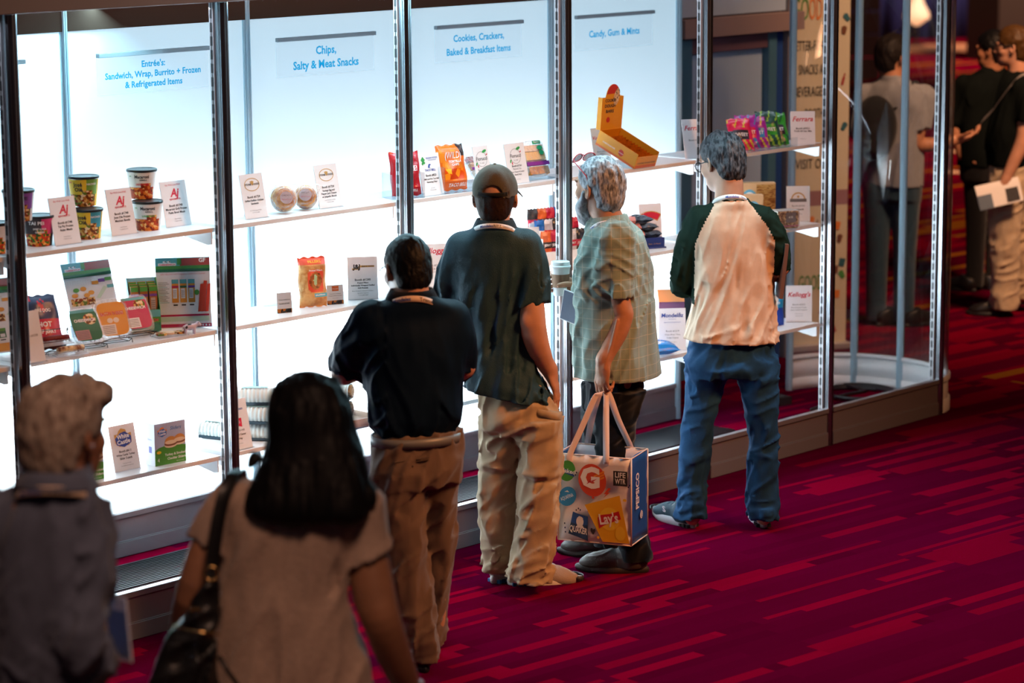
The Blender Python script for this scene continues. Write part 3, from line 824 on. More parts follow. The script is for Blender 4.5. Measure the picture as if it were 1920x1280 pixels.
def hand(S, wrist, fdir, pnorm, side, curl=(0.3, 0.3, 0.3, 0.3), spread=0.05, thumb=((0.6, 0.3, 0.0), 0.2), k=1.0, thumb_pts=None):
    """wrist point, direction of the fingers, palm normal (out of the palm), side=+1 thumb towards fdir x pnorm"""
    w = np.array(wrist, float); f = np.array(fdir, float); f /= np.linalg.norm(f)
    n = np.array(pnorm, float); n -= f * (n @ f); n /= np.linalg.norm(n); t = np.cross(f, n) * side
    Rm = np.stack([t, f, n], 1)
    S.ell(w + f * 0.048 * k, (0.040 * k, 0.056 * k, 0.0165 * k), 0.012, Rm)
    S.cone(w - f * 0.01, w + f * 0.03 * k, 0.027 * k, 0.024 * k, 0.02)
    S.ell(w + f * 0.035 * k + t * 0.024 * k + n * 0.008 * k, (0.018 * k, 0.030 * k, 0.015 * k), 0.012, Rm)
    lens = [(0.042, 0.026, 0.020), (0.047, 0.030, 0.021), (0.043, 0.028, 0.021), (0.033, 0.020, 0.019)]
    offs = [0.029, 0.0095, -0.0100, -0.0275]; reach = [0.086, 0.091, 0.086, 0.077]; rad = [0.0090, 0.0092, 0.0088, 0.0078]
    for i in range(4):
        p = w + f * reach[i] * k + t * offs[i] * k; a = 0.0
        d0 = f + t * spread * (1.5 - i); d0 /= np.linalg.norm(d0)
        S.cone(w + f * 0.05 * k + t * offs[i] * 0.8 * k, p, 0.011 * k, (rad[i] + 0.001) * k, 0.006)
        c = curl[i] if not isinstance(curl[i], (int, float)) else (curl[i],) * 3
        for j in range(3):
            a += c[j]
            d = d0 * math.cos(a) + n * math.sin(a); q = p + d * lens[i][j] * k
            S.cone(p, q, (rad[i] - 0.0006 * j) * k, (rad[i] - 0.0006 * (j + 1)) * k, 0.004)
            p = q
    b = w + f * 0.022 * k + t * 0.026 * k + n * 0.004 * k
    td, bend = thumb
    if thumb_pts is not None: P = [np.array(q, float) for q in thumb_pts]; P = [b] + P
    else:
        d = t * td[0] + f * td[1] + n * td[2]; d /= np.linalg.norm(d)
        P = [b]; 
        for j, L in enumerate((0.040, 0.032, 0.026)):
            P.append(P[-1] + d * L * k); d = d + f * bend + n * bend * 0.5; d /= np.linalg.norm(d)
    rr = [0.0135, 0.0110, 0.0100, 0.0085]
    for j in range(len(P) - 1): S.cone(P[j], P[j + 1], rr[j] * k, rr[j + 1] * k, 0.006)


# ------------------------------------------------------------------ people: shared pieces
ANG = -0.8246
UB = np.array([math.cos(ANG), math.sin(ANG), 0]); VB = np.array([-math.sin(ANG), math.cos(ANG), 0])
M_skin = mat('skin_warm', (0.50, 0.255, 0.165, 1), rough=0.45, var=0.10, vscale=18, bump=0.12, bscale=260)
M_skin2 = mat('skin_tan', (0.40, 0.18, 0.10, 1), rough=0.45, var=0.14, vscale=18, bump=0.15, bscale=240)
M_skin3 = mat('skin_brown', (0.30, 0.14, 0.075, 1), rough=0.45, var=0.10, vscale=18)
M_eye = mat('eye_white', (0.7, 0.7, 0.68, 1), rough=0.2)

def folds(*specs):
    """specs: (axis direction along which the folds run, wavelength across, length along, height, seed[, mask])"""
    fr = []
    for sp in specs:
        d = np.array(sp[0], float); d /= np.linalg.norm(d)
        a = np.cross(d, [0.3, 0.9, 0.1]); a /= np.linalg.norm(a); b = np.cross(d, a)
        fr.append((np.stack([d / sp[2], a / sp[1], b / sp[1]], 1), sp[3], sp[4], sp[5] if len(sp) > 5 else None))
    def fn(P):
        out = np.zeros(len(P))
        for Mx, h, seed, mask in fr:
            Q = P @ Mx
            Q = Q + 0.35 * vnoise(Q * 0.6 + 7.1, seed + 50)[:, None]
            v = vnoise(Q, seed); w = h * np.clip(2.0 * np.abs(v) - 0.5, -0.5, 0.6)
            if mask is not None: w = w * mask(P)
            out += w
        return out
    return fn

def person(frame, label, skin_mat, head, neck_base, core, arms=(), hmat=None, head_r=0.17, neck_r=0.058, extra=None, group=None):
    """the continuous body: head, neck, trunk, limbs and hands; returns the top-level person mesh"""
    pcs = []
    lo = head.c - head_r; hi = head.c + head_r; lo[2] = min(lo[2], neck_base[2] - 0.09)
    lo[0] = min(lo[0], neck_base[0] - 0.12); hi[0] = max(hi[0], neck_base[0] + 0.12); lo[1] = min(lo[1], neck_base[1] - 0.12); hi[1] = max(hi[1], neck_base[1] + 0.12)
    S = Sdf(lo, hi, 0.0042); head.face(S); head.neck(S, neck_base, neck_r)
    S.ell((neck_base[0], neck_base[1] + 0.01, neck_base[2] - 0.05), (0.08, 0.055, 0.04), 0.03)
    if extra: extra(S)
    pcs.append(S.mesh())
    pts = [p for ch in core for p, r in ch]
    lo, hi = bounds(pts, 0.13); S = Sdf(lo, hi, 0.011)
    for ch in core: S.limb(ch, 0.04)
    pcs.append(S.mesh())
    for fn, lo, hi, h in arms:
        S = Sdf(lo, hi, h); fn(S); pcs.append(S.mesh())
    o = skin('person', pcs, skin_mat)
    o.location = tuple(frame) + (0,); o.rotation_euler = (0, 0, ANG)
    tag(o, label, 'person', group)
    return o

def eyes(root, head, name='eye'):
    for t in (-1, 1):
        b = MB(); T = Matrix.Translation(Vector(head.p(t * 0.031, 0.0855, 0.012)))
        b.lathe([(0.001, -0.0105), (0.006, -0.009), (0.0105, 0), (0.006, 0.009), (0.001, 0.0105)], 12)
        b.build(name, M_eye, root, T)

def shoe(root, name, heel, yaw, mats, L=0.29, style='trainer', pitch=0.0, base=0.0):
    k = L / 0.29
    S = Sdf((-0.07, -0.02, 0.0), (0.07, 0.31, 0.15), 0.0042)
    S.ell((0, 0.052, 0.052), (0.036, 0.050, 0.055), 0.02); S.ell((0, 0.125, 0.050), (0.039, 0.095, 0.043), 0.04)
    S.ell((0.003, 0.215, 0.034), (0.045, 0.066, 0.032), 0.04)
    S.cone((0, 0.075, 0.05), (0, 0.070, 0.115), 0.040, 0.041, 0.03)
    S.cut((0, 0.07, 0.105), (0, -0.25, 1)); S.cut((0, 0, 0.018), (0, 0, -1))
    if style == 'moccasin':
        def rp(P): return 0.004 * np.exp(-((np.hypot(P[:, 0] / 0.036, (P[:, 1] - 0.20) / 0.062) - 0.85) / 0.12) ** 2) * (P[:, 2] > 0.04) * -1
        S.ripple(rp)
    else:
        S.ripple(lambda P: 0.003 * np.sin(P[:, 1] * 210) * np.exp(-((P[:, 1] - 0.155) / 0.035) ** 2) * (np.abs(P[:, 0]) < 0.02))
    V, F = S.mesh()
    up = skin(name, [(V, F)], mats[0], root, matfn=None)
    T = Matrix.Translation(Vector(heel)) @ Matrix.Rotation(yaw, 4, 'Z') @ Matrix.Rotation(pitch, 4, 'X') @ Matrix.Scale(k, 4)
    up.matrix_local = T
    out = []
    for i in range(28):
        t = 2 * math.pi * i / 28; c, s = math.cos(t), math.sin(t)
        y = 0.147 + 0.150 * s; w = 0.036 + 0.012 * max(0, math.sin((y - 0.02) / 0.27 * math.pi - 0.35)) ; out.append((w * c * (1 if abs(s) < 0.99 else 1), y))
    b = MB(); h = 0.030 if style == 'trainer' else 0.020
    n = len(out)
    rows = []
    for z, q in ((0.0, 0.93), (0.004, 0.99), (h * 0.6, 1.02), (h, 0.985), (h + 0.004, 0.93)):
        rows.append([(x * q, 0.147 + (y - 0.147) * (0.5 + 0.5 * q), z + (0.012 * max(0, (y - 0.22) / 0.08) if style == 'trainer' else 0.006 * max(0, (y - 0.22) / 0.08))) for x, y in out])
    b.sheet(rows, 0, True, closed_u=True)
    b.add(rows[0], [tuple(range(n - 1, -1, -1))], 0); b.add(rows[-1], [tuple(range(n))], 0)
    if style == 'trainer':
        for i in range(5): b.box((0, 0.02 + i * 0.022, 0.008), (0.074 - abs(2 - i) * 0.004, 0.012, 0.014), 1)
    b.build('sole', [mats[1], mats[2] if len(mats) > 2 else mats[1]], up)
    if style == 'trainer':
        b = MB(); b.box((0, 0.0035, 0.068), (0.006, 0.006, 0.055)); b.box((0, 0.006, 0.068), (0.050, 0.006, 0.005)); b.build('heel_stripe', mat('shoe_trim', (0.42, 0.33, 0.30, 1)), up)
        b = MB()
        for i in range(4): b.tube([(-0.026, 0.128 + i * 0.020, 0.082 - i * 0.008), (0, 0.130 + i * 0.020, 0.094 - i * 0.009), (0.026, 0.128 + i * 0.020, 0.082 - i * 0.008)], 0.0032, 6)
        b.build('laces', mat('lace_grey', (0.22, 0.20, 0.20, 1)), up)
        b = MB(); b.sheet([[(0.030 * math.sin(t) * q, 0.262 + 0.026 * math.cos(t) * q, z) for t in [math.pi * (k / 10 - 0.5) for k in range(11)]] for q, z in ((1.35, 0.036), (1.25, 0.052))]); b.build('toe_bumper', mat('toe_dark', (0.05, 0.045, 0.045, 1)), up, solid=0.003)
    return up

def band(name, mats, root, path, width, up, texts=(), n=60, thick=0.0016):
    """a flat ribbon along a path with lettering on its outer face; up = width direction at each path point"""
    P = catmull(path, n); Uv = catmull(up, n); b = MB()
    Uv /= np.linalg.norm(Uv, axis=1)[:, None]
    Tn = np.gradient(P, axis=0); Nn = np.cross(Tn, Uv); Nn /= np.linalg.norm(Nn, axis=1)[:, None]
    lo = P - Uv * width / 2; hi = P + Uv * width / 2
    rows = [[tuple(q) for q in lo - Nn * thick], [tuple(q) for q in lo + Nn * thick], [tuple(q) for q in hi + Nn * thick], [tuple(q) for q in hi - Nn * thick], [tuple(q) for q in lo - Nn * thick]]
    b.sheet(rows, 0, True)
    s = np.concatenate([[0], np.cumsum(np.linalg.norm(np.diff(P, axis=0), axis=1))])
    for txt, s0, size, mi, bold in texts:
        vs, fs, x0, x1 = text_geo(txt, bold); out = []
        for a, c in vs:
            q = s0 * s[-1] + (a - (x0 + x1) / 2) * size
            pt = np.array([np.interp(q, s, P[:, i]) for i in range(3)]); uv = np.array([np.interp(q, s, Uv[:, i]) for i in range(3)]); nn = np.array([np.interp(q, s, Nn[:, i]) for i in range(3)])
            out.append(tuple(pt + uv * (c - 0.36) * size + nn * (thick + 0.0008)))
        b.add(out, fs, mi)
    return b.build(name, mats, root)

def neck_band(root, name, mats, c, rx, ry, dz, width, texts=(), a0=200, a1=340, front=0.0, rot=0.0, tail=0.25, wt=0.35):
    """lanyard round the back of the neck from angle a0 to a1 (degrees, 270 = towards the camera), then falling away at both ends"""
    path = []; up = []
    for i in range(13):
        t = math.radians(a0 + (a1 - a0) * i / 12) ; ct, st = math.cos(t), math.sin(t)
        x, y = rx * ct, ry * st; xr = x * math.cos(rot) - y * math.sin(rot); yr = x * math.sin(rot) + y * math.cos(rot)
        drop = dz * abs((i - 6) / 6) ** 2
        path.append((c[0] + xr, c[1] + yr, c[2] - drop)); n_ = np.array([math.cos(t + rot), math.sin(t + rot), 0])
        up.append(tuple(np.array([0, 0, 1.0]) - n_ * wt))
    return band(name, mats, root, path, width, up, texts)

def glasses(root, head, mats, z=0.010, up=0.0, tilt=0.0, w=0.030, h=0.020, name='glasses'):
    """rims, bridge and temple arms; up/tilt lift them onto the hair"""
    b = MB(); g = []
    def q(x, y, zz):
        y2, z2 = y - 0.0, zz
        c, s = math.cos(tilt), math.sin(tilt)
        yy = (y2 + 0.02) * c - (z2 - z) * s - 0.02; zq = (y2 + 0.02) * s + (z2 - z) * c + z
        return tuple(head.p(x, yy, zq + up))
    for t in (-1, 1):
        ring = [q(t * 0.034 + w * math.cos(a) * (abs(math.cos(a)) ** -0.2 if abs(math.cos(a)) > 0.3 else 1), 0.112 - 0.010 * abs(math.cos(a)) * (1 if math.cos(a) * t > 0 else 0), z + h * math.sin(a)) for a in [2 * math.pi * i / 20 for i in range(20)]]
        b.tube(ring, 0.0022, 6, 0, closed=True)
        b.add(ring, [tuple(range(20))], 1)
        b.tube([q(t * 0.066, 0.103, z + 0.006), q(t * 0.078, 0.080, z + 0.006), q(t * 0.083, 0.0, z + 0.004), q(t * 0.082, -0.012, z - 0.004), q(t * 0.080, -0.026, z - 0.024)], 0.0024, 6, 0)
    b.tube([q(-0.008, 0.114, z + 0.006), q(0, 0.117, z + 0.009), q(0.008, 0.114, z + 0.006)], 0.0022, 6, 0)
    return b.build(name, mats, root)

M_lens = mat_glass('spectacle_lens', tint=(0.80, 0.84, 0.88), base=0.08)
def collar(root, name, m, c, rx, ry, h, rot=0.0, flare=0.25, a0=150, a1=390, tilt=0.0):
    """stand-and-fall collar ring, open at the front"""
    b = MB(); rows = []
    for z, e in ((0.0, flare + 0.20), (0.004, flare + 0.21), (h * 0.6, 0.13), (h, 0.02), (h * 0.98, -0.04), (h * 0.3, -0.02)):
        row = []
        for i in range(33):
            t = math.radians(a0 + (a1 - a0) * i / 32); ed = 1.0 if 0 < i < 32 else 0.99
            x, y = rx * (1 + e) * math.cos(t) * ed, ry * (1 + e) * math.sin(t) * ed
            f = ((i - 16) / 16) ** 2
            row.append((c[0] + x * math.cos(rot) - y * math.sin(rot), c[1] + x * math.sin(rot) + y * math.cos(rot), c[2] + z - tilt * f * h))
        rows.append(row)
    b.sheet(rows, 0, True)
    return b.build(name, m, root, solid=0.003)
def cloth(name, colr, rough=0.85, bump=0.35, bscale=500, sheen=0.2, var=0.06, vscale=30, stretch=(1, 1, 1), spec=0.12, fold=0.35):
    new = name not in MATS
    if max(colr[:3]) < 0.02: spec = 0.0; rough = 0.9
    elif max(colr[:3]) < 0.04: spec = min(spec, 0.04)
    m = mat(name, colr, rough=rough, bump=bump, bscale=bscale, sheen=sheen, var=var, vscale=vscale, spec=spec, stretch=stretch)
    if new and fold:   # broad soft creases running down and across the cloth
        N = m.node_tree.nodes; L = m.node_tree.links; bs = N['Principled BSDF']; b0 = bs.inputs['Normal'].links[0].from_node
        tc = N.new('ShaderNodeTexCoord'); prev = None
        for rot, scl, dist in (((0.2, 0.25, 0.3), (9, 9, 2.5), 0.050), ((0.5, -0.9, 0.2), (13, 13, 4), 0.025)):
            mp = N.new('ShaderNodeMapping'); mp.inputs['Rotation'].default_value = rot; mp.inputs['Scale'].default_value = scl
            n = N.new('ShaderNodeTexNoise'); n.inputs['Scale'].default_value = 1.0; n.inputs['Detail'].default_value = 1.0; n.inputs['Distortion'].default_value = 0.4
            L.new(tc.outputs['Object'], mp.inputs[0]); L.new(mp.outputs[0], n.inputs['Vector'])
            bp = N.new('ShaderNodeBump'); bp.inputs['Strength'].default_value = fold; bp.inputs['Distance'].default_value = dist
            L.new(n.outputs['Fac'], bp.inputs['Height'])
            if prev is not None: L.new(prev.outputs[0], bp.inputs['Normal'])
            prev = bp
        L.new(prev.outputs[0], b0.inputs['Normal'])
    return m


# ------------------------------------------------------------------ man in the raglan shirt
def man_raglan():
    rot = 0.30
    head = Head((-0.016, 0.035, 1.629), 0.62, 0.30, scale=1.02)
    nb = (0.013, 0.000, 1.454)
    core = [[(nb, 0.05), ((0.026, 0.000, 1.246), 0.07), ((0.034, 0.000, 0.846), 0.07)],
            [((-0.034, 0.000, 0.846), 0.06), ((-0.109, 0.000, 0.465), 0.05), ((-0.141, -0.020, 0.060), 0.035)],
            [((0.099, 0.000, 0.845), 0.06), ((0.168, 0.000, 0.463), 0.05), ((0.176, 0.000, 0.053), 0.035)],
            [((-0.123, 0.000, 1.376), 0.045), ((-0.189, 0.030, 1.102), 0.035)], [((0.173, 0.000, 1.374), 0.045), ((0.240, 0.030, 1.193), 0.035)]]
    eL = np.array((-0.195, 0.020, 1.104)); wL = np.array((-0.079, 0.270, 1.087))
    eR = np.array((0.242, 0.020, 1.171)); wR = np.array((0.223, 0.280, 1.119))
    def arms(S):
        S.limb([(eL, 0.040), ((eL + wL) / 2, 0.038), (wL, 0.027)], 0.02); hand(S, wL, wL - eL, (0.3, 0.2, 0.9), 1, (0.5, 0.6, 0.6, 0.6))
        S.limb([(eR, 0.040), ((eR + wR) / 2, 0.038), (wR, 0.027)], 0.02); hand(S, wR, wR - eR, (-0.8, 0.2, 0.4), -1, (0.7, 0.7, 0.7, 0.7))
    lo, hi = bounds([eL, wL, eR, wR], 0.22)
    P = person((3.26, -0.66), 'man in a cream raglan shirt with dark green sleeves and blue jeans', M_skin, head, nb, core, [(arms, lo, hi, 0.005)])
    eyes(P, head)
    # shirt
    lo, hi = (-0.36, -0.30, 0.72), (0.34, 0.30, 1.55)
    S = Sdf(lo, hi, 0.0068)
    S.loft(sil([((-0.050, 0.000, 1.478), (0.091, 0.000, 1.477), 0.95, -0.01), ((-0.063, 0.000, 1.462), (0.105, 0.000, 1.460), 0.9, -0.01), ((-0.105, 0.000, 1.432), (0.145, 0.000, 1.430), 0.66), ((-0.135, 0.000, 1.402), (0.182, 0.000, 1.399), 0.56),
                ((-0.141, 0.000, 1.341), (0.206, 0.000, 1.339), 0.56), ((-0.139, 0.000, 1.224), (0.211, 0.000, 1.222), 0.58), ((-0.140, 0.000, 1.083), (0.215, 0.000, 1.081), 0.58),
                ((-0.160, 0.000, 0.942), (0.226, 0.000, 0.939), 0.66), ((-0.178, 0.000, 0.812), (0.237, 0.000, 0.809), 0.72)], rot), rot, 0.03)
    S.limb([((-0.109, 0.000, 1.383), 0.066), ((-0.162, 0.000, 1.248), 0.062), ((-0.188, 0.020, 1.104), 0.056), ((-0.141, 0.130, 1.091), 0.052), ((-0.103, 0.200, 1.094), 0.045)], 0.035)
    S.limb([((0.159, 0.000, 1.381), 0.064), ((0.218, 0.000, 1.280), 0.056), ((0.239, 0.020, 1.176), 0.050), ((0.232, 0.130, 1.154), 0.048), ((0.227, 0.200, 1.137), 0.043)], 0.03)
    low = lambda P_: np.clip((1.35 - P_[:, 2]) / 0.5, 0.1, 1)
    S.ripple(folds(((0.45, 0, 1), 0.055, 0.30, 0.016, 4, low), ((1, 0.2, 0.35), 0.045, 0.26, 0.015, 9, lambda P_: np.clip((1.0 - P_[:, 2]) / 0.2, 0, 1)), ((0.2, 0, 1), 0.035, 0.12, 0.006, 2), ((1, 0, -0.5), 0.030, 0.12, 0.008, 21, lambda P_: (np.abs(P_[:, 0] - 0.0) > 0.18) * 1.0)))
    S.cut((0.029, 0.000, 0.853), (-0.06, 0.0, -1.0))
    V, F = S.mesh()
    sl = np.array((-0.043, 0.000, 1.478)); a1 = np.array((-0.139, 0.000, 1.283)); sr = np.array((0.084, 0.000, 1.477)); a2 = np.array((0.206, 0.000, 1.296))
    def mf(C):
        zL = a1[2] + (sl[2] - a1[2]) * np.clip((C[:, 0] - a1[0]) / (sl[0] - a1[0]), 0, 1) ** 0.8
        left = (C[:, 0] < a1[0]) & (C[:, 2] > a1[2] - 0.26) & (C[:, 2] > 1.0)  | ((C[:, 0] < sl[0]) & (C[:, 2] > zL))
        zR = a2[2] + (sr[2] - a2[2]) * np.clip((a2[0] - C[:, 0]) / (a2[0] - sr[0]), 0, 1) ** 0.8
        right = (C[:, 0] > a2[0]) & (C[:, 2] > a2[2] - 0.16) | ((C[:, 0] > sr[0]) & (C[:, 2] > zR))
        return (left | right | (C[:, 2] > sl[2] - 0.004)).astype(int)
    skin('raglan_shirt', [(V, F)], [cloth('cream_jersey', (0.66, 0.45, 0.32, 1)), cloth('dark_green_jersey', (0.010, 0.022, 0.016, 1), sheen=0.0)], P, matfn=mf)
    # jeans
    lo, hi = (-0.30, -0.22, 0.0), (0.30, 0.22, 1.0)
    S = Sdf(lo, hi, 0.0068)
    S.loft(sil([((-0.135, 0.000, 0.899), (0.192, 0.000, 0.897), 0.58), ((-0.155, 0.000, 0.835), (0.211, 0.000, 0.833), 0.62), ((-0.171, 0.000, 0.752), (0.230, 0.000, 0.749), 0.68), ((-0.157, 0.000, 0.700), (0.224, 0.000, 0.697), 0.66)], rot), rot, 0.02)
    S.loft(sil([((-0.171, 0.000, 0.776), (0.034, 0.000, 0.775), 1.05), ((-0.173, 0.000, 0.695), (0.011, 0.000, 0.694), 1.05), ((-0.173, 0.000, 0.559), (-0.030, 0.000, 0.558), 1.1), ((-0.191, 0.000, 0.420), (-0.050, 0.000, 0.419), 1.1), ((-0.197, 0.000, 0.300), (-0.066, 0.000, 0.299), 1.1), ((-0.206, 0.000, 0.177), (-0.077, 0.000, 0.176), 1.15), ((-0.213, 0.000, 0.092), (-0.076, 0.000, 0.091), 1.2), ((-0.215, 0.000, 0.061), (-0.074, 0.000, 0.060), 1.2)], 0.2), 0.2, 0.03)
    S.loft(sil([((0.029, 0.000, 0.775), (0.232, 0.000, 0.773), 1.05), ((0.051, 0.000, 0.694), (0.233, 0.000, 0.692), 1.05), ((0.082, 0.000, 0.584), (0.237, 0.000, 0.583), 1.1), ((0.102, 0.000, 0.435), (0.241, 0.000, 0.434), 1.1), ((0.104, 0.000, 0.262), (0.240, 0.000, 0.261), 1.1), ((0.095, 0.000, 0.151), (0.239, 0.000, 0.150), 1.15), ((0.101, 0.000, 0.083), (0.240, 0.000, 0.082), 1.15), ((0.106, 0.000, 0.058), (0.238, 0.000, 0.057), 1.15)], 0.1), 0.1, 0.03)
    S.ripple(folds(((1, 0.1, 0.45), 0.05, 0.16, 0.012, 5), ((0.3, 0, 1), 0.04, 0.2, 0.008, 8), ((1, 0, 0.1), 0.028, 0.12, 0.012, 12, lambda P_: np.clip((0.22 - P_[:, 2]) / 0.15, 0, 1))))
    S.cut((0, 0, 0.035), (0, 0, -1))
    J = skin('jeans', [S.mesh()], cloth('blue_denim', (0.014, 0.055, 0.130, 1), rough=0.85, sheen=0.0, var=0.30, vscale=9, bump=0.5, bscale=420), P)
    stitch = mat('denim_stitch', (0.08, 0.14, 0.20, 1)); dk = cloth('denim_pocket', (0.040, 0.095, 0.17, 1), rough=0.8, var=0.2, vscale=14)
    sl_shoe = shoe(P, 'trainer', (-0.126, 0.025, 0.0), 0.62, [mat('navy_knit', (0.012, 0.035, 0.055, 1), rough=0.8, bump=0.4, bscale=400), mat('grey_sole', (0.42, 0.40, 0.42, 1), rough=0.6), M_black])
    shoe(P, 'trainer', (0.180, 0.017, 0.0), 0.05, [MATS['navy_knit'], MATS['grey_sole'], M_black])
    b = MB(); b.text('S', 0, 0, 0.045, 0, 0, bold=0.04, shear=0.2); b.build('side_mark', M_wht_ink, sl_shoe, M=Matrix.Translation((-0.0415, 0.165, 0.048)) @ Matrix.Rotation(-math.pi / 2, 4, 'Z') @ Matrix.Rotation(0.35, 4, 'X'))
    # hair, glasses, lanyard
    skin('hair', [head.hair(t=0.012, front=0.050, back=-0.088, amp=0.006, freq=70, crown=0.006)], mat_ramp('dark_grey_hair', ['0C0D10', '1E2026', '4A4C52', '15161A'], 90, 0.5, 'noise', (1, 0.35, 0.35), bump=0.5), P)
    glasses(P, head, [M_black, M_lens], z=0.004)
    # collar rib and lanyard
    nbv = np.array(nb)
    neck_band(P, 'lanyard', [mat('white_ribbon', (0.75, 0.72, 0.72, 1), rough=0.6), M_blue_ink], nbv + np.array([0.0, -0.004, 0.040]), 0.080, 0.078, 0.034, 0.019, [('Mondelez', 0.50, 0.015, 1, 0.02), ('Triscuit', 0.78, 0.014, 1, 0.0)], 195, 345, rot=0.1)
    return P
RAG = man_raglan()
# folder clamped under his right arm
b = MB(); b.box((0, 0, 0), (0.016, 0.22, 0.24), 0); b.box((0.0088, 0, 0), (0.0012, 0.215, 0.235), 1); b.box((0, 0.006, 0), (0.012, 0.22, 0.228), 2)
def at_person(frame, p, rz=0.0, lean=0.0, roll=0.0):
    return Matrix.Translation((frame[0], frame[1], 0)) @ Matrix.Rotation(ANG, 4, 'Z') @ place(p, rz, lean, roll)
fo = b.build('folder', [mat('brown_leatherette', (0.16, 0.07, 0.05, 1), rough=0.5), mat('dark_brown_cover', (0.05, 0.02, 0.02, 1), rough=0.5), M_card], M=at_person((3.26, -0.66), (0.238, 0.050, 1.162), 0.10, 0.0, 0.10), bevel=0.003)
tag(fo, 'brown folder clamped under the arm of the man in the raglan shirt', 'folder')


# ------------------------------------------------------------------ man in the slate polo and cap
def man_polo():
    FR = (1.94, -0.64); rot = -0.06
    head = Head((-0.081, 0.020, 1.604), -0.10, -0.04, scale=1.04)
    nb = (-0.084, -0.010, 1.478)
    sR = (0.034, 0.000, 1.412); eR = (0.066, -0.050, 1.106); wR = (0.129, 0.000, 0.914); hR = (0.151, 0.010, 0.846)
    sL = (-0.212, 0.020, 1.402); eL = (-0.281, 0.100, 1.154); wL = (-0.213, 0.330, 1.059)
    core = [[(nb, 0.05), ((-0.082, 0.020, 1.285), 0.07), ((-0.042, 0.010, 0.852), 0.055)],
            [((-0.082, 0.030, 0.717), 0.045), ((-0.080, 0.050, 0.491), 0.05), ((-0.103, 0.060, 0.086), 0.035)],
            [((0.047, -0.010, 0.724), 0.045), ((0.088, -0.040, 0.511), 0.05), ((0.038, -0.050, 0.115), 0.035)],
            [(sR, 0.045), ((0.067, -0.030, 1.206), 0.045)], [(sL, 0.045), ((-0.272, 0.080, 1.190), 0.038)]]
    def arm_r(S):
        S.limb([((0.058, -0.030, 1.238), 0.046), ((0.062, -0.045, 1.165), 0.051), ((0.066, -0.050, 1.091), 0.053), ((0.085, -0.040, 1.013), 0.047), ((0.112, -0.015, 0.943), 0.036), (wR, 0.031)], 0.02)
        S.ell((0.036, -0.085, 1.123), (0.018, 0.016, 0.024), 0.02)
        hand(S, wR, np.array(hR) - np.array(wR), (-1, 0.2, 0), 1, (0.2, 0.2, 0.2, 0.2), 0.02, ((0.3, 0.9, 0.1), 0.0))
    def arm_l(S):
        S.limb([((-0.271, 0.070, 1.235), 0.046), (eL, 0.045), (wL, 0.03)], 0.02); hand(S, wL, np.array(wL) - np.array(eL), (0, 0, 1), -1, (0.5, 0.5, 0.5, 0.5))
    P = person(FR, 'man in a dark slate polo, khaki trousers and olive cap', M_skin, head, nb, core,
               [(arm_r,) + bounds([(0.058, -0.030, 1.238), wR, hR], 0.13) + (0.0045,), (arm_l,) + bounds([(-0.271, 0.070, 1.235), eL, wL], 0.2) + (0.006,)])
    eyes(P, head)
    # polo
    S = Sdf((-0.34, -0.28, 0.74), (0.30, 0.46, 1.56), 0.0068)
    S.loft(sil([((-0.166, 0.000, 1.503), (-0.008, 0.000, 1.502), 0.95, -0.005), ((-0.177, 0.000, 1.486), (0.005, 0.000, 1.485), 0.9, -0.005), ((-0.211, 0.000, 1.461), (0.039, 0.000, 1.459), 0.68), ((-0.239, 0.000, 1.431), (0.070, 0.000, 1.429), 0.56), ((-0.255, 0.000, 1.375), (0.076, 0.000, 1.373), 0.56),
                ((-0.246, 0.000, 1.246), (0.050, 0.000, 1.244), 0.60), ((-0.228, 0.000, 1.116), (0.041, 0.000, 1.114), 0.60), ((-0.219, 0.000, 0.986), (0.061, 0.000, 0.984), 0.62), ((-0.216, 0.000, 0.877), (0.103, 0.000, 0.875), 0.70), ((-0.214, 0.000, 0.785), (0.142, 0.000, 0.783), 0.72)], rot), rot, 0.03)
    cr = np.array((0.062, -0.035, 1.183)); dr = np.array([0.10, -0.05, -1.0])
    S.limb([(sR, 0.072), ((0.055, -0.010, 1.331), 0.073), ((0.063, -0.025, 1.237), 0.071), ((0.066, -0.040, 1.121), 0.071)], 0.03, cuts=[(cr, dr)])
    S.limb([(sL, 0.070), ((-0.250, 0.030, 1.306), 0.066), ((-0.267, 0.070, 1.213), 0.064)], 0.03)
    S.limb([((-0.267, 0.070, 1.213), 0.062), ((-0.264, 0.130, 1.155), 0.056)], 0.03)
    lo_ = lambda P_: np.clip((1.48 - P_[:, 2]) / 0.25, 0, 1)
    S.ripple(folds(((0.12, 0, 1), 0.040, 0.42, 0.017, 31, lambda P_: np.clip((1.44 - P_[:, 2]) / 0.25, 0, 1) * (P_[:, 0] < 0.10)), ((0.5, 0, 1), 0.05, 0.22, 0.013, 33, lo_), ((1, 0, -0.4), 0.04, 0.18, 0.012, 36, lambda P_: np.clip((1.0 - P_[:, 2]) / 0.15, 0, 1))))
    S.cut((-0.053, 0.000, 0.808), (-0.21, 0.0, -1.0))
    sh = skin('polo_shirt', [S.mesh()], cloth('slate_knit', (0.022, 0.056, 0.076, 1), rough=0.5, sheen=0.0, bump=0.5, bscale=330), P)
    nv = np.array(nb)
    collar(P, 'shirt_collar', cloth('dark_collar', (0.018, 0.028, 0.036, 1)), tuple(nv + np.array([0, 0.004, 0.010])), 0.070, 0.062, 0.036, rot, flare=0.03, a0=150, a1=390)
    neck_band(P, 'lanyard', [mat('white_ribbon', (0.75, 0.72, 0.72, 1)), M_blue_ink, M_grey_ink], nv + np.array([0.0, 0.004, 0.030]), 0.092, 0.083, 0.036, 0.020, [('Mondelez', 0.40, 0.014, 1, 0.02), ('RITZ', 0.58, 0.015, 2, 0.02), ('TRISCUIT', 0.76, 0.012, 2, 0.0)], 195, 345, rot=-0.1)
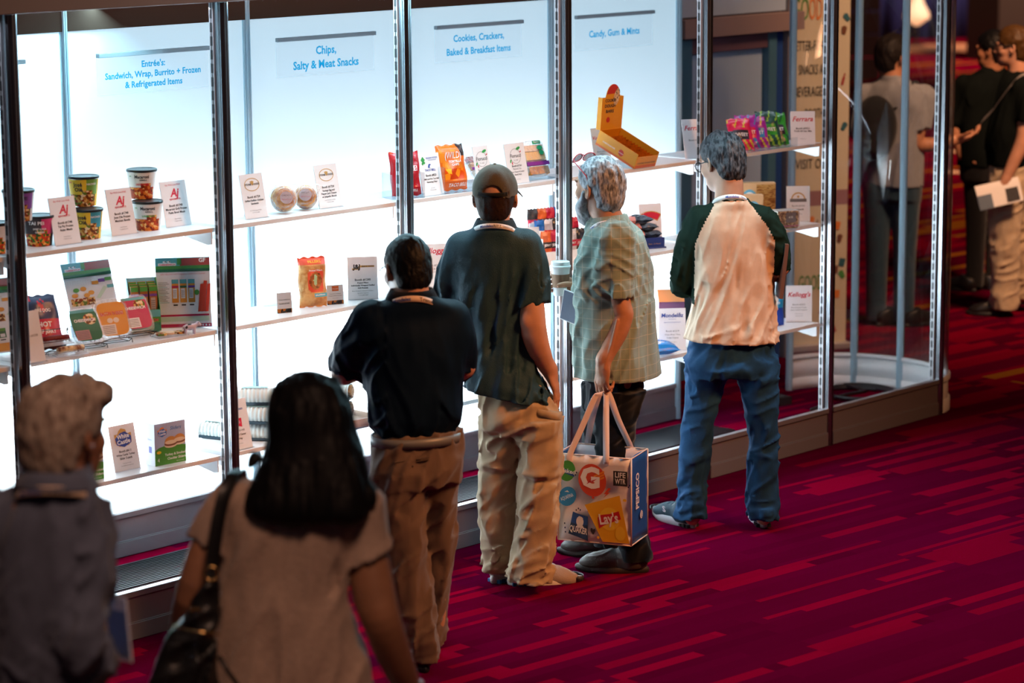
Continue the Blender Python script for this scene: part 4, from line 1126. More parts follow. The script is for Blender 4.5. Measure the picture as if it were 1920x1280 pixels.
    # trousers with zip-off legs
    S = Sdf((-0.24, -0.24, 0.02), (0.30, 0.24, 0.90), 0.0068)
    S.loft(sil([((-0.149, 0.000, 0.872), (0.078, 0.000, 0.871), 0.56), ((-0.163, 0.000, 0.811), (0.133, 0.000, 0.809), 0.60), ((-0.159, 0.000, 0.713), (0.180, 0.000, 0.710), 0.70), ((-0.140, 0.000, 0.662), (0.160, 0.000, 0.660), 0.66)], rot), rot, 0.02)
    S.loft(sil([((-0.160, 0.030, 0.706), (-0.018, 0.030, 0.705), 1.1, 0.03), ((-0.153, 0.040, 0.578), (0.007, 0.040, 0.577), 1.1, 0.045), ((-0.158, 0.050, 0.458), (0.002, 0.050, 0.457), 1.05, 0.055), ((-0.162, 0.060, 0.327), (-0.007, 0.060, 0.326), 1.05, 0.06), ((-0.152, 0.060, 0.215), (-0.004, 0.060, 0.214), 1.05, 0.06), ((-0.146, 0.060, 0.125), (-0.018, 0.060, 0.124), 1.1, 0.06), ((-0.145, 0.060, 0.032), (-0.036, 0.060, 0.032), 1.2, 0.06)], 0), 0, 0.02)
    S.loft(sil([((-0.022, -0.020, 0.716), (0.182, -0.020, 0.714), 1.0, -0.02), ((0.005, -0.040, 0.580), (0.181, -0.040, 0.578), 1.0, -0.035), ((0.004, -0.050, 0.512), (0.176, -0.050, 0.510), 1.0, -0.045), ((-0.003, -0.055, 0.403), (0.167, -0.055, 0.402), 1.0, -0.055), ((-0.008, -0.055, 0.283), (0.156, -0.055, 0.282), 1.0, -0.055), ((-0.030, -0.055, 0.161), (0.146, -0.055, 0.160), 1.05, -0.055), ((-0.053, -0.055, 0.077), (0.133, -0.055, 0.076), 1.1, -0.055), ((-0.055, -0.055, 0.055), (0.131, -0.055, 0.053), 1.1, -0.055)], 0), 0, 0.02)
    zk = (0.084, 0.000, 0.510)[2]
    S.ripple(lambda P_: -0.008 * np.exp(-((P_[:, 2] - zk + 0.05 * P_[:, 0]) / 0.013) ** 2) + 0.006 * np.exp(-((P_[:, 2] - zk + 0.025 + 0.05 * P_[:, 0]) / 0.008) ** 2))
    S.ripple(folds(((1, 0.1, 0.5), 0.045, 0.16, 0.014, 41), ((0.35, 0, 1), 0.045, 0.22, 0.010, 43), ((1, 0, 0.25), 0.03, 0.12, 0.014, 45, lambda P_: np.clip((0.26 - P_[:, 2]) / 0.15, 0, 1))))
    S.cut((0.038, -0.050, 0.057), (-0.05, 0, -1))
    khaki = cloth('khaki_cotton', (0.40, 0.30, 0.19, 1), var=0.10, vscale=14)
    T = skin('trousers', [S.mesh()], khaki, P)
    # cargo pocket with its flap
    b = MB(); rows = []
    p0 = np.array((0.129, -0.090, 0.671))
    for z, e in ((-0.085, 0.0), (-0.080, 0.020), (0.0, 0.026), (0.055, 0.022), (0.060, 0.016), (0.063, 0.028), (0.085, 0.022), (0.090, 0.0)):
        row = []
        for t in np.linspace(-0.062, 0.050, 12):
            w = 1 - abs((t + 0.006) / 0.056) ** 6
            row.append((p0[0] + t, p0[1] - (e * w) + 0.6 * max(0, t) ** 2 / 0.05 + 0.015, p0[2] + z - 0.25 * t))
        rows.append(row)
    b.sheet(rows, 0, True); b.build('cargo_pocket', khaki, P, solid=0.004)
    shm = [mat('grey_mesh_upper', (0.33, 0.26, 0.22, 1), rough=0.8, bump=0.5, bscale=300), mat('white_sole', (0.62, 0.56, 0.52, 1), rough=0.6), mat('blue_heel', (0.02, 0.12, 0.28, 1), rough=0.5)]
    shoe(P, 'trainer', (-0.045, 0.077, 0.0), -1.35, shm, L=0.31, pitch=-0.10)
    shoe(P, 'trainer', (-0.111, 0.094, 0.0), -0.7, shm, L=0.29)
    # hair below the cap, then the cap
    skin('hair', [head.hair(t=0.005, front=0.02, back=-0.060, amp=0.002, freq=90, cuts=[((0, 0, 0.030), (0, 0, 1))])], mat_ramp('short_brown_hair', ['1A100C', '2E1C14', '120B08'], 120, 0.6, 'noise', bump=0.3), P)
    S = Sdf(head.c - 0.19, head.c + 0.19, 0.0042)
    S.ell(head.p(0, -0.010, 0.034), head.r(0.087, 0.107, 0.098), 0.01, head.R)
    S.cut(head.p(0, 0, 0.020), head.d(0, 0.08, -1))
    S.ell(head.p(0, -0.012, 0.030), head.r(0.080, 0.101, 0.089), 0.004, head.R, 's')
    S.ell(head.p(0, -0.125, 0.030), head.r(0.040, 0.06, 0.036), 0.003, head.R, 's')
    V, F = S.mesh()
    cap = skin('cap', [(V, F)], cloth('olive_twill', (0.075, 0.062, 0.040, 1), bump=0.5, bscale=350), P)
    b = MB(); path = []; pu = []
    for i in range(9):
        t = math.radians(-90 - 40 + 10 * i); path.append(tuple(head.p(0.0855 * math.cos(t), -0.010 + 0.105 * math.sin(t), 0.031))); pu.append(tuple(head.d(0, 0, 1)))
    band('cap_strap', [cloth('black_strap', (0.012, 0.014, 0.014, 1))], cap, path, 0.016, pu, n=16, thick=0.002)
    b = MB(); rows = []
    for i in range(13):
        t = math.pi * (0.12 + 0.76 * i / 12); rows.append([tuple(head.p((0.083 + q * 0.035) * math.cos(t) * (1 - 0.1 * q), 0.0 + (0.092 + q * 0.075) * math.sin(t), 0.030 - 0.018 * q - 0.02 * math.cos(t) ** 2 * q)) for q in (0, 0.35, 0.7, 1.0)])
    b.sheet(rows, 0, True); b.build('cap_peak', MATS['olive_twill'], cap, solid=0.004)
    b = MB(); b.lathe([(0.007, 0), (0.006, 0.004), (0.001, 0.006)], 10); b.build('cap_button', MATS['olive_twill'], cap, M=Matrix.Translation(Vector(head.p(0, -0.01, 0.131))))
    glasses(P, head, [M_black, M_lens], z=0.010, name='glasses')
    return P
POLO = man_polo()

# ------------------------------------------------------------------ man in the navy shirt
def man_navy():
    FR = (0.93, -1.10); rot = 0.42
    head = Head((-0.043, 0.020, 1.483), 0.42, 0.26, scale=1.02)
    nb = (-0.028, -0.020, 1.371)
    sL = (-0.168, -0.040, 1.302); eL = (-0.282, 0.070, 1.101); wL = (-0.207, 0.300, 1.069)
    sR = (0.111, 0.060, 1.294); eR = (0.142, 0.140, 1.098); wR = (0.009, 0.360, 1.056)
    core = [[(nb, 0.05), ((-0.031, 0.000, 1.204), 0.08), ((-0.020, 0.000, 0.890), 0.08)],
            [((-0.087, -0.030, 0.877), 0.06), ((-0.087, -0.020, 0.537), 0.05), ((-0.002, -0.020, 0.063), 0.035)],
            [((0.059, 0.050, 0.858), 0.06), ((0.053, 0.100, 0.506), 0.05), ((0.035, 0.140, 0.086), 0.035)],
            [(sL, 0.045), ((-0.267, 0.060, 1.136), 0.04)], [(sR, 0.045), ((0.138, 0.120, 1.121), 0.04)]]
    def arms(S):
        S.limb([((-0.266, 0.050, 1.134), 0.050), (eL, 0.048), ((-0.250, 0.160, 1.089), 0.042), (wL, 0.028)], 0.02); hand(S, wL, np.array(wL) - np.array(eL), (0.1, -0.3, 1), 1, (0.3, 0.4, 0.4, 0.5))
        S.limb([((0.139, 0.100, 1.145), 0.046), (eR, 0.045), (wR, 0.028)], 0.02); hand(S, wR, np.array(wR) - np.array(eR), (0, 0, -1), 1, (0.4, 0.4, 0.4, 0.5))
    P = person(FR, 'man with cropped black hair in a navy shirt and brown trousers', M_skin, head, nb, core, [(arms,) + bounds([eL, wL, eR, wR, sL], 0.16) + (0.0055,)])
    eyes(P, head)
    S = Sdf((-0.36, -0.34, 0.72), (0.34, 0.42, 1.44), 0.0068)
    S.loft(sil([((-0.101, 0.000, 1.401), (0.050, 0.000, 1.400), 0.95, -0.02), ((-0.117, 0.000, 1.384), (0.067, 0.000, 1.383), 0.9, -0.02), ((-0.155, 0.000, 1.357), (0.113, 0.000, 1.355), 0.66, -0.01), ((-0.194, 0.000, 1.319), (0.139, 0.000, 1.316), 0.58), ((-0.215, 0.000, 1.254), (0.159, 0.000, 1.252), 0.60),
                ((-0.208, 0.000, 1.176), (0.157, 0.000, 1.174), 0.64), ((-0.204, 0.000, 1.088), (0.148, 0.000, 1.086), 0.66), ((-0.208, 0.000, 1.010), (0.145, 0.000, 1.007), 0.68), ((-0.197, 0.000, 0.939), (0.142, 0.000, 0.936), 0.66), ((-0.171, 0.000, 0.887), (0.115, 0.000, 0.885), 0.62), ((-0.152, 0.000, 0.841), (0.091, 0.000, 0.840), 0.60)], rot), rot, 0.03)
    cl = np.array((-0.289, 0.100, 1.089))
    S.limb([(sL, 0.080), ((-0.215, -0.010, 1.227), 0.080), ((-0.254, 0.050, 1.146), 0.078), ((-0.265, 0.120, 1.105), 0.070)], 0.04)
    S.cut((-0.249, 0.000, 1.077), (-0.30, 0.10, -1.0), lo=(-0.36, -0.34, 0.9), hi=((-0.202, 0.000, 1.084)[0], 0.42, 1.44))
    S.limb([(sR, 0.072), ((0.136, 0.070, 1.210), 0.066), ((0.138, 0.130, 1.119), 0.062), ((0.113, 0.200, 1.086), 0.055)], 0.04)
    S.ripple(folds(((-0.35, 0, 1), 0.055, 0.32, 0.012, 51, lambda P_: np.clip((1.3 - P_[:, 2]) / 0.3, 0, 1)), ((1, 0, 0.9), 0.045, 0.16, 0.010, 54, lambda P_: (P_[:, 0] < -0.12) * 1.0), ((1, 0, -0.5), 0.04, 0.16, 0.012, 56, lambda P_: np.clip((1.0 - P_[:, 2]) / 0.2, 0, 1))))
    S.cut((-0.040, 0.000, 0.866), (0.0, 0, -1))
    skin('navy_shirt', [S.mesh()], cloth('navy_jersey', (0.004, 0.012, 0.030, 1), rough=0.55, sheen=0.0), P)
    nv = np.array(nb)
    collar(P, 'shirt_collar', cloth('navy_collar', (0.004, 0.007, 0.016, 1)), tuple(nv + np.array([0, 0.004, 0.010])), 0.076, 0.068, 0.036, rot, flare=0.03, a0=140, a1=400)
    neck_band(P, 'lanyard', [mat('peach_ribbon', (0.75, 0.56, 0.42, 1), rough=0.6), M_blue_ink, M_ink], nv + np.array([0.0, 0.004, 0.026]), 0.098, 0.089, 0.050, 0.022, [('Mondelez', 0.36, 0.018, 1, 0.02), ('Triscuit', 0.70, 0.019, 2, 0.02)], 190, 345, rot=0.10)
    S = Sdf((-0.26, -0.26, 0.02), (0.26, 0.34, 0.92), 0.0068)
    S.loft(sil([((-0.175, 0.000, 0.895), (0.142, 0.000, 0.893), 0.64), ((-0.183, 0.000, 0.852), (0.145, 0.000, 0.849), 0.68), ((-0.190, 0.000, 0.772), (0.144, 0.000, 0.770), 0.74), ((-0.190, 0.000, 0.703), (0.136, 0.000, 0.700), 0.74)], rot), rot, 0.02)
    S.loft(sil([((-0.191, -0.030, 0.740), (0.017, -0.030, 0.738), 1.0, -0.03), ((-0.174, -0.020, 0.518), (0.014, -0.020, 0.517), 1.0, -0.02), ((-0.144, -0.020, 0.325), (0.033, -0.020, 0.324), 1.0, -0.02), ((-0.100, -0.020, 0.177), (0.047, -0.020, 0.176), 1.1, -0.02), ((-0.051, -0.020, 0.057), (0.053, -0.020, 0.056), 1.3, -0.02), ((-0.047, -0.020, 0.025), (0.054, -0.020, 0.024), 1.3, -0.02)], 0), 0, 0.02)
    S.loft(sil([((-0.025, 0.060, 0.717), (0.137, 0.060, 0.716), 1.1, 0.06), ((-0.020, 0.100, 0.486), (0.120, 0.100, 0.485), 1.1, 0.10), ((-0.018, 0.130, 0.274), (0.097, 0.130, 0.273), 1.1, 0.13), ((-0.017, 0.150, 0.083), (0.074, 0.150, 0.082), 1.2, 0.15), ((-0.018, 0.150, 0.031), (0.074, 0.150, 0.031), 1.2, 0.15)], 0), 0, 0.02)
    S.ripple(folds(((0.25, 0, 1), 0.05, 0.30, 0.012, 61), ((1, 0.1, 0.7), 0.05, 0.18, 0.012, 63), ((1, 0, 0.2), 0.03, 0.12, 0.012, 65, lambda P_: np.clip((0.2 - P_[:, 2]) / 0.15, 0, 1))))
    S.cut((0, 0, 0.04), (0, 0, -1))
    tm = cloth('taupe_twill', (0.155, 0.105, 0.080, 1), var=0.08, vscale=10)
    skin('trousers', [S.mesh()], tm, P)
    # belt and welt pocket
    bp = []; bu = []
    a_, b_ = 0.172, 0.118
    ctr = np.array((-0.017, 0.000, 0.872))
    for i in range(25):
        t = 2 * math.pi * i / 24; x, y = a_ * math.cos(t), b_ * math.sin(t)
        bp.append((ctr[0] + x * math.cos(rot) - y * math.sin(rot), ctr[1] + x * math.sin(rot) + y * math.cos(rot), ctr[2])); bu.append((0, 0, 1))
    band('belt', [mat('grey_leather', (0.16, 0.17, 0.18, 1), rough=0.4)], P, bp, 0.034, bu, n=60, thick=0.004)
    b = MB(); p0 = np.array((-0.032, -0.128, 0.816)); b.box((0, 0, 0), (0.125, 0.006, 0.004)); b.box((0, 0.001, -0.008), (0.125, 0.005, 0.003)); b.lathe([(0.004, -0.002), (0.004, 0.003)], 10, 0, (0.0, -0.003, -0.022))
    b.build('back_pocket', cloth('dark_taupe', (0.09, 0.06, 0.045, 1)), P, M=place(tuple(p0), 0.20, 0, -0.10))  # welts and button in a darker taupe
    bs = [mat('black_leather', (0.012, 0.011, 0.012, 1), rough=0.35), M_black]
    shoe(P, 'leather_shoe', (0.008, -0.059, 0.0), 0.35, bs, style='moccasin'); shoe(P, 'leather_shoe', (0.022, 0.252, 0.0), 0.1, bs, style='moccasin')
    skin('hair', [head.hair(t=0.006, front=0.050, back=-0.064, amp=0.0025, freq=130)], mat_ramp('cropped_black_hair', ['040407', '08090D', '030406'], 150, 0.55, 'noise', bump=0.5), P)
    glasses(P, head, [mat('steel_blue_rim', (0.05, 0.09, 0.14, 1), rough=0.3), M_lens], z=0.008)
    return P
NAVY = man_navy()


# ------------------------------------------------------------------ bearded man with the tote bag and the coffee
CUPC = (-0.197, 0.200, 1.123)
HANDL = (-0.051, -0.200, 0.816)
def man_beard():
    FR = (2.46, -0.68); rot = 1.05
    head = Head((-0.039, 0.000, 1.600), 0.80, 0.02, scale=1.04)
    nb = (0.002, -0.005, 1.451)
    sL = (0.017, -0.130, 1.398); eL = (0.046, -0.160, 1.095); wL = (-0.030, -0.200, 0.918)
    sR = (-0.011, 0.140, 1.352); eR = (-0.025, 0.200, 1.049)
    cup = np.array(CUPC); wR = cup + np.array([0.095, -0.010, 0.035])
    core = [[(nb, 0.05), ((0.022, 0.000, 1.228), 0.08), ((0.028, 0.000, 0.825), 0.08)],
            [((0.048, -0.060, 0.837), 0.06), ((0.032, -0.060, 0.476), 0.05), ((0.111, -0.080, 0.069), 0.035)],
            [((-0.003, 0.070, 0.811), 0.06), ((-0.006, 0.100, 0.439), 0.05), ((0.022, 0.140, 0.058), 0.035)],
            [(sL, 0.045), ((0.033, -0.150, 1.164), 0.042)], [(sR, 0.045), (eR, 0.038)]]
    def arm_l(S):
        S.limb([((0.029, -0.155, 1.198), 0.044), ((0.039, -0.160, 1.133), 0.047), (eL, 0.046), ((0.026, -0.170, 1.031), 0.044), ((-0.003, -0.185, 0.968), 0.036), (wL, 0.029)], 0.02)
        S.ell((0.067, -0.170, 1.105), (0.016, 0.018, 0.022), 0.02)
        S.limb([((0.026, -0.212, 1.087), 0.006), ((0.000, -0.222, 0.979), 0.005), ((-0.028, -0.232, 0.893), 0.004)], 0.008)
        hand(S, wL, (-0.10, -0.03, -1), (0.75, 0.66, 0), -1, ((0.35, 1.35, 1.0), (0.35, 1.4, 1.0), (0.4, 1.4, 1.0), (0.45, 1.4, 1.0)), 0.03, ((0.35, 0.75, 0.75), 0.25), 1.04)
    def arm_r(S):
        S.limb([(eR, 0.042), (wR + np.array([0.07, 0.02, -0.02]), 0.034), (wR, 0.028)], 0.02)
        R_ = 0.041
        f = np.array([-1, -0.05, 0.12]); 
        hand(S, wR, f, (-0.15, -0.99, 0.0), 1, (0.0, 0.0, 0.0, 0.0), 0.0, ((0, 1, 0), 0), 0.5)
        # fingers wrapped round the far side of the cup, thumb across the near side
        for j, dz in enumerate((0.062, 0.042, 0.022, 0.003)):
            pts = []
            for i, ang in enumerate((15, 60, 105, 150, 190)):
                t = math.radians(ang); rr = R_ + 0.009
                pts.append((cup + np.array([rr * math.cos(t), rr * math.sin(t), dz + 0.004 * i]), 0.0092 - 0.0006 * i))
            S.limb([(wR + np.array([-0.02, 0.012, (dz - 0.035) * 0.7]), 0.012)] + pts, 0.006)
        S.limb([(wR + np.array([-0.01, -0.012, 0.012]), 0.014), (cup + np.array([0.052, -0.040, 0.050]), 0.0125), (cup + np.array([0.020, -0.054, 0.056]), 0.0108), (cup + np.array([-0.008, -0.053, 0.050]), 0.0098)], 0.01)
        S.ell(wR + np.array([-0.03, 0.004, 0.0]), (0.036, 0.022, 0.042), 0.015)
    def beard_neck(S): pass
    P = person(FR, 'grey-bearded man in a pale green checked shirt holding a coffee cup and a tote bag', M_skin2, head, nb, core,
               [(arm_l,) + bounds([(0.029, -0.155, 1.198), wL, HANDL], 0.10) + (0.004,), (arm_r,) + bounds([eR, wR, cup], 0.10) + (0.004,)])
    eyes(P, head)
    # checked shirt, light side vents at the hem
    S = Sdf((-0.30, -0.36, 0.68), (0.34, 0.36, 1.50), 0.0068)
    S.loft(sil([((-0.066, 0.000, 1.486), (0.070, 0.000, 1.485), 0.95), ((-0.079, 0.000, 1.464), (0.088, 0.000, 1.463), 0.9), ((-0.097, 0.000, 1.424), (0.120, 0.000, 1.423), 0.72), ((-0.112, 0.000, 1.374), (0.149, 0.000, 1.372), 0.66), ((-0.134, 0.000, 1.292), (0.169, 0.000, 1.289), 0.70),
                ((-0.146, 0.000, 1.174), (0.180, 0.000, 1.171), 0.76), ((-0.150, 0.000, 1.051), (0.185, 0.000, 1.048), 0.80), ((-0.146, 0.000, 0.939), (0.194, 0.000, 0.936), 0.80), ((-0.140, 0.000, 0.849), (0.205, 0.000, 0.846), 0.78), ((-0.140, 0.000, 0.792), (0.210, 0.000, 0.790), 0.78)], rot), rot, 0.03)
    S.limb([(sL, 0.084), ((0.014, -0.150, 1.296), 0.080), ((0.013, -0.160, 1.188), 0.072), ((0.015, -0.165, 1.101), 0.070)], 0.035, cuts=[(np.array((0.013, -0.160, 1.181)), np.array([0.02, 0.0, -1.0]))])
    S.limb([(sR, 0.078), ((-0.039, 0.170, 1.224), 0.074), ((-0.034, 0.190, 1.142), 0.068)], 0.035)
    S.ripple(folds(((0.3, 0, 1), 0.06, 0.35, 0.012, 71), ((1, 0, 0.6), 0.05, 0.20, 0.010, 73, lambda P_: (P_[:, 0] < 0.0) * 1.0), ((1, 0, -0.7), 0.035, 0.12, 0.008, 75, lambda P_: (P_[:, 2] > 1.15) * 1.0)))
    S.cut((0.028, 0.000, 0.820), (-0.04, 0, -1))
    m = cloth('sage_check', (0.21, 0.28, 0.25, 1), var=0.05, vscale=40)
    nt = m.node_tree; N = nt.nodes; L = nt.links; bs = N['Principled BSDF']
    tc = N.new('ShaderNodeTexCoord'); sp = N.new('ShaderNodeSeparateXYZ'); L.new(tc.outputs['Object'], sp.inputs[0])
    def mth(op, a, v=None, b_=None):
        n = N.new('ShaderNodeMath'); n.operation = op; L.new(a, n.inputs[0])
        if v is not None: n.inputs[1].default_value = v
        if b_ is not None: L.new(b_, n.inputs[1])
        return n.outputs[0]
    l1 = mth('LESS_THAN', mth('FRACT', mth('MULTIPLY', sp.outputs[2], 24.0)), 0.07); l2 = mth('LESS_THAN', mth('FRACT', mth('MULTIPLY', sp.outputs[0], 26.0)), 0.07)
    mxl = mth('MULTIPLY', mth('MAXIMUM', l1, None, l2), 0.38)
    old = bs.inputs['Base Color'].links[0].from_socket
    mx = N.new('ShaderNodeMixRGB'); mx.inputs[2].default_value = (0.55, 0.48, 0.38, 1); L.new(mxl, mx.inputs[0]); L.new(old, mx.inputs[1]); L.new(mx.outputs[0], bs.inputs['Base Color'])
    skin('checked_shirt', [S.mesh()], m, P)
    nv = np.array(nb)
    collar(P, 'shirt_collar', m, tuple(nv + np.array([0.0, 0.0, -0.006])), 0.074, 0.066, 0.050, 0.75, flare=0.10, a0=140, a1=400, tilt=0.5)
    neck_band(P, 'lanyard', [mat('white_ribbon', (0.75, 0.72, 0.72, 1)), M_blue_ink, M_ink], nv + np.array([0.0, 0.0, 0.020]), 0.102, 0.092, 0.095, 0.019, [('Mondelez', 0.22, 0.017, 1, 0.02), ('TRISCUIT', 0.42, 0.015, 2, 0.0), ('RITZ', 0.72, 0.015, 1, 0.02)], 150, 330, rot=0.55)
    # breast pocket with pens
    b = MB(); b.box((0, 0, 0), (0.030, 0.004, 0.115)); b.box((0, -0.002, 0.052), (0.031, 0.003, 0.012))
    pk = b.build('breast_pocket', m, P, M=place((-0.113, -0.105, 1.158), 1.00, 0.0, 0.0), bevel=0.002)
    for dx in (-0.008, 0.010):
        b = MB(); b.tube([(0, 0, 0), (0, 0, 0.05)], 0.004, 8); b.box((0, -0.005, 0.035), (0.003, 0.003, 0.03)); b.build('pen', M_black, P, M=place(tuple(np.array((-0.117, -0.104, 1.199)) + np.array([dx, 0.0, 0.0]))))
    # badge holder hanging at his chest
    b = MB(); b.box((0, 0, 0), (0.085, 0.004, 0.13), 0); b.box((0, -0.0025, 0), (0.078, 0.001, 0.122), 1)
    b.build('badge', [M_card, mat('badge_blue', (0.02, 0.05, 0.12, 1))], P, M=place((-0.164, -0.040, 1.114), -0.75, 0.0, 0.20))
    # black trousers
    S = Sdf((-0.26, -0.30, 0.02), (0.26, 0.34, 0.86), 0.0068)
    S.loft(sil([((-0.089, 0.000, 0.848), (0.145, 0.000, 0.847), 0.75), ((-0.094, 0.000, 0.781), (0.145, 0.000, 0.779), 0.8), ((-0.098, 0.000, 0.690), (0.128, 0.000, 0.689), 0.8)], rot), rot, 0.02)
    S.loft(sil([((-0.082, -0.060, 0.770), (0.149, -0.060, 0.768), 0.8, -0.07), ((-0.069, -0.060, 0.635), (0.116, -0.060, 0.634), 0.85, -0.07), ((-0.052, -0.060, 0.474), (0.103, -0.060, 0.473), 0.95, -0.07), ((-0.013, -0.070, 0.274), (0.134, -0.070, 0.273), 1.0, -0.075), ((0.036, -0.080, 0.093), (0.169, -0.080, 0.092), 1.0, -0.08), ((0.040, -0.080, 0.028), (0.174, -0.080, 0.027), 1.0, -0.08)], 0), 0, 0.02)
    S.loft(sil([((-0.109, 0.080, 0.765), (0.109, 0.080, 0.763), 0.9, 0.08), ((-0.110, 0.090, 0.580), (0.079, 0.090, 0.579), 0.9, 0.09), ((-0.101, 0.110, 0.345), (0.057, 0.110, 0.344), 1.0, 0.11), ((-0.064, 0.140, 0.105), (0.072, 0.140, 0.104), 1.0, 0.14), ((-0.055, 0.150, 0.028), (0.081, 0.150, 0.027), 1.0, 0.15)], 0), 0, 0.02)
    S.ripple(folds(((0.3, 0, 1), 0.05, 0.25, 0.010, 81), ((1, 0, 0.4), 0.045, 0.16, 0.010, 83)))
    S.cut((0, 0, 0.05), (0, 0, -1))
    skin('trousers', [S.mesh()], cloth('black_cotton', (0.004, 0.005, 0.008, 1)), P)
    ms = [mat('brown_suede', (0.050, 0.034, 0.028, 1), rough=0.6, bump=0.3, bscale=300), mat('dark_sole', (0.022, 0.016, 0.014, 1), rough=0.6)]
    shoe(P, 'moccasin', (0.159, -0.097, 0.0), 1.45, ms, L=0.30, style='moccasin'); shoe(P, 'moccasin', (0.086, 0.161, 0.0), 1.42, ms, L=0.30, style='moccasin')
    # grey hair, balding crown, beard
    skin('hair', [head.hair(t=0.010, front=0.058, back=-0.090, amp=0.005, freq=80, seed=4)], mat_ramp('silver_hair', ['3A3C40', '70737A', 'A8ABB2', '4C4E54'], 90, 0.5, 'noise', (1, 0.35, 0.35), bump=0.6), P)
    S = Sdf(head.c - 0.19, head.c + 0.17, 0.0042)
    S.ell(head.p(0, 0.056, -0.082), head.r(0.058, 0.056, 0.052), 0.02, head.R)
    S.ell(head.p(0, 0.074, -0.120), head.r(0.034, 0.034, 0.040), 0.02, head.R)
    for t in (-1, 1): S.cone(head.p(t * 0.066, 0.020, -0.020), head.p(t * 0.056, 0.045, -0.075), 0.016, 0.022, 0.02)
    S.cone(head.p(-0.03, 0.096, -0.042), head.p(0.03, 0.096, -0.042), 0.007, 0.007, 0.01)
    S.ripple(lambda P_: 0.004 * vnoise(P_ * np.array([90, 90, 35.0]), 9))
    skin('beard', [S.mesh()], mat_ramp('grey_beard', ['6A6C72', 'A4A7AE', '868890'], 80, 0.6, 'noise', (1, 1, 0.4), bump=0.5), P)
    glasses(P, head, [mat('red_frame', (0.35, 0.02, 0.03, 1), rough=0.3), mat_glass('dark_lens', tint=(0.25, 0.2, 0.2), base=0.1)], z=0.010, tilt=0.62, up=0.030, name='sunglasses')
    return P
BEARD = man_beard()

# coffee cup in his right hand
def coffee_cup():
    loc = np.array([2.46, -0.68, 0]) + UB * CUPC[0] + VB * CUPC[1] + np.array([0, 0, CUPC[2]])
    o = empty('coffee_cup', tuple(loc)); tag(o, 'white paper coffee cup with brown sleeve held by the bearded man', 'cup')
    b = MB(); b.lathe([(0.029, 0.0), (0.030, 0.004), (0.040, 0.118), (0.0415, 0.120)], 28); b.build('paper_cup', mat('paper_white', (0.78, 0.80, 0.82, 1), rough=0.55), o)
    b = MB(); b.lathe([(0.0338, 0.036), (0.0345, 0.036), (0.0396, 0.092), (0.0388, 0.092)], 28, caps=False); b.build('cup_sleeve', mat('kraft_card', (0.33, 0.20, 0.13, 1), rough=0.8), o)
    b = MB(); b.lathe([(0.0425, 0.118), (0.0440, 0.120), (0.0440, 0.126), (0.0405, 0.128), (0.0385, 0.143), (0.0365, 0.144), (0.0345, 0.139), (0.004, 0.138)], 28); b.build('cup_lid', mat('white_lid', (0.82, 0.80, 0.80, 1), rough=0.3), o)
coffee_cup()


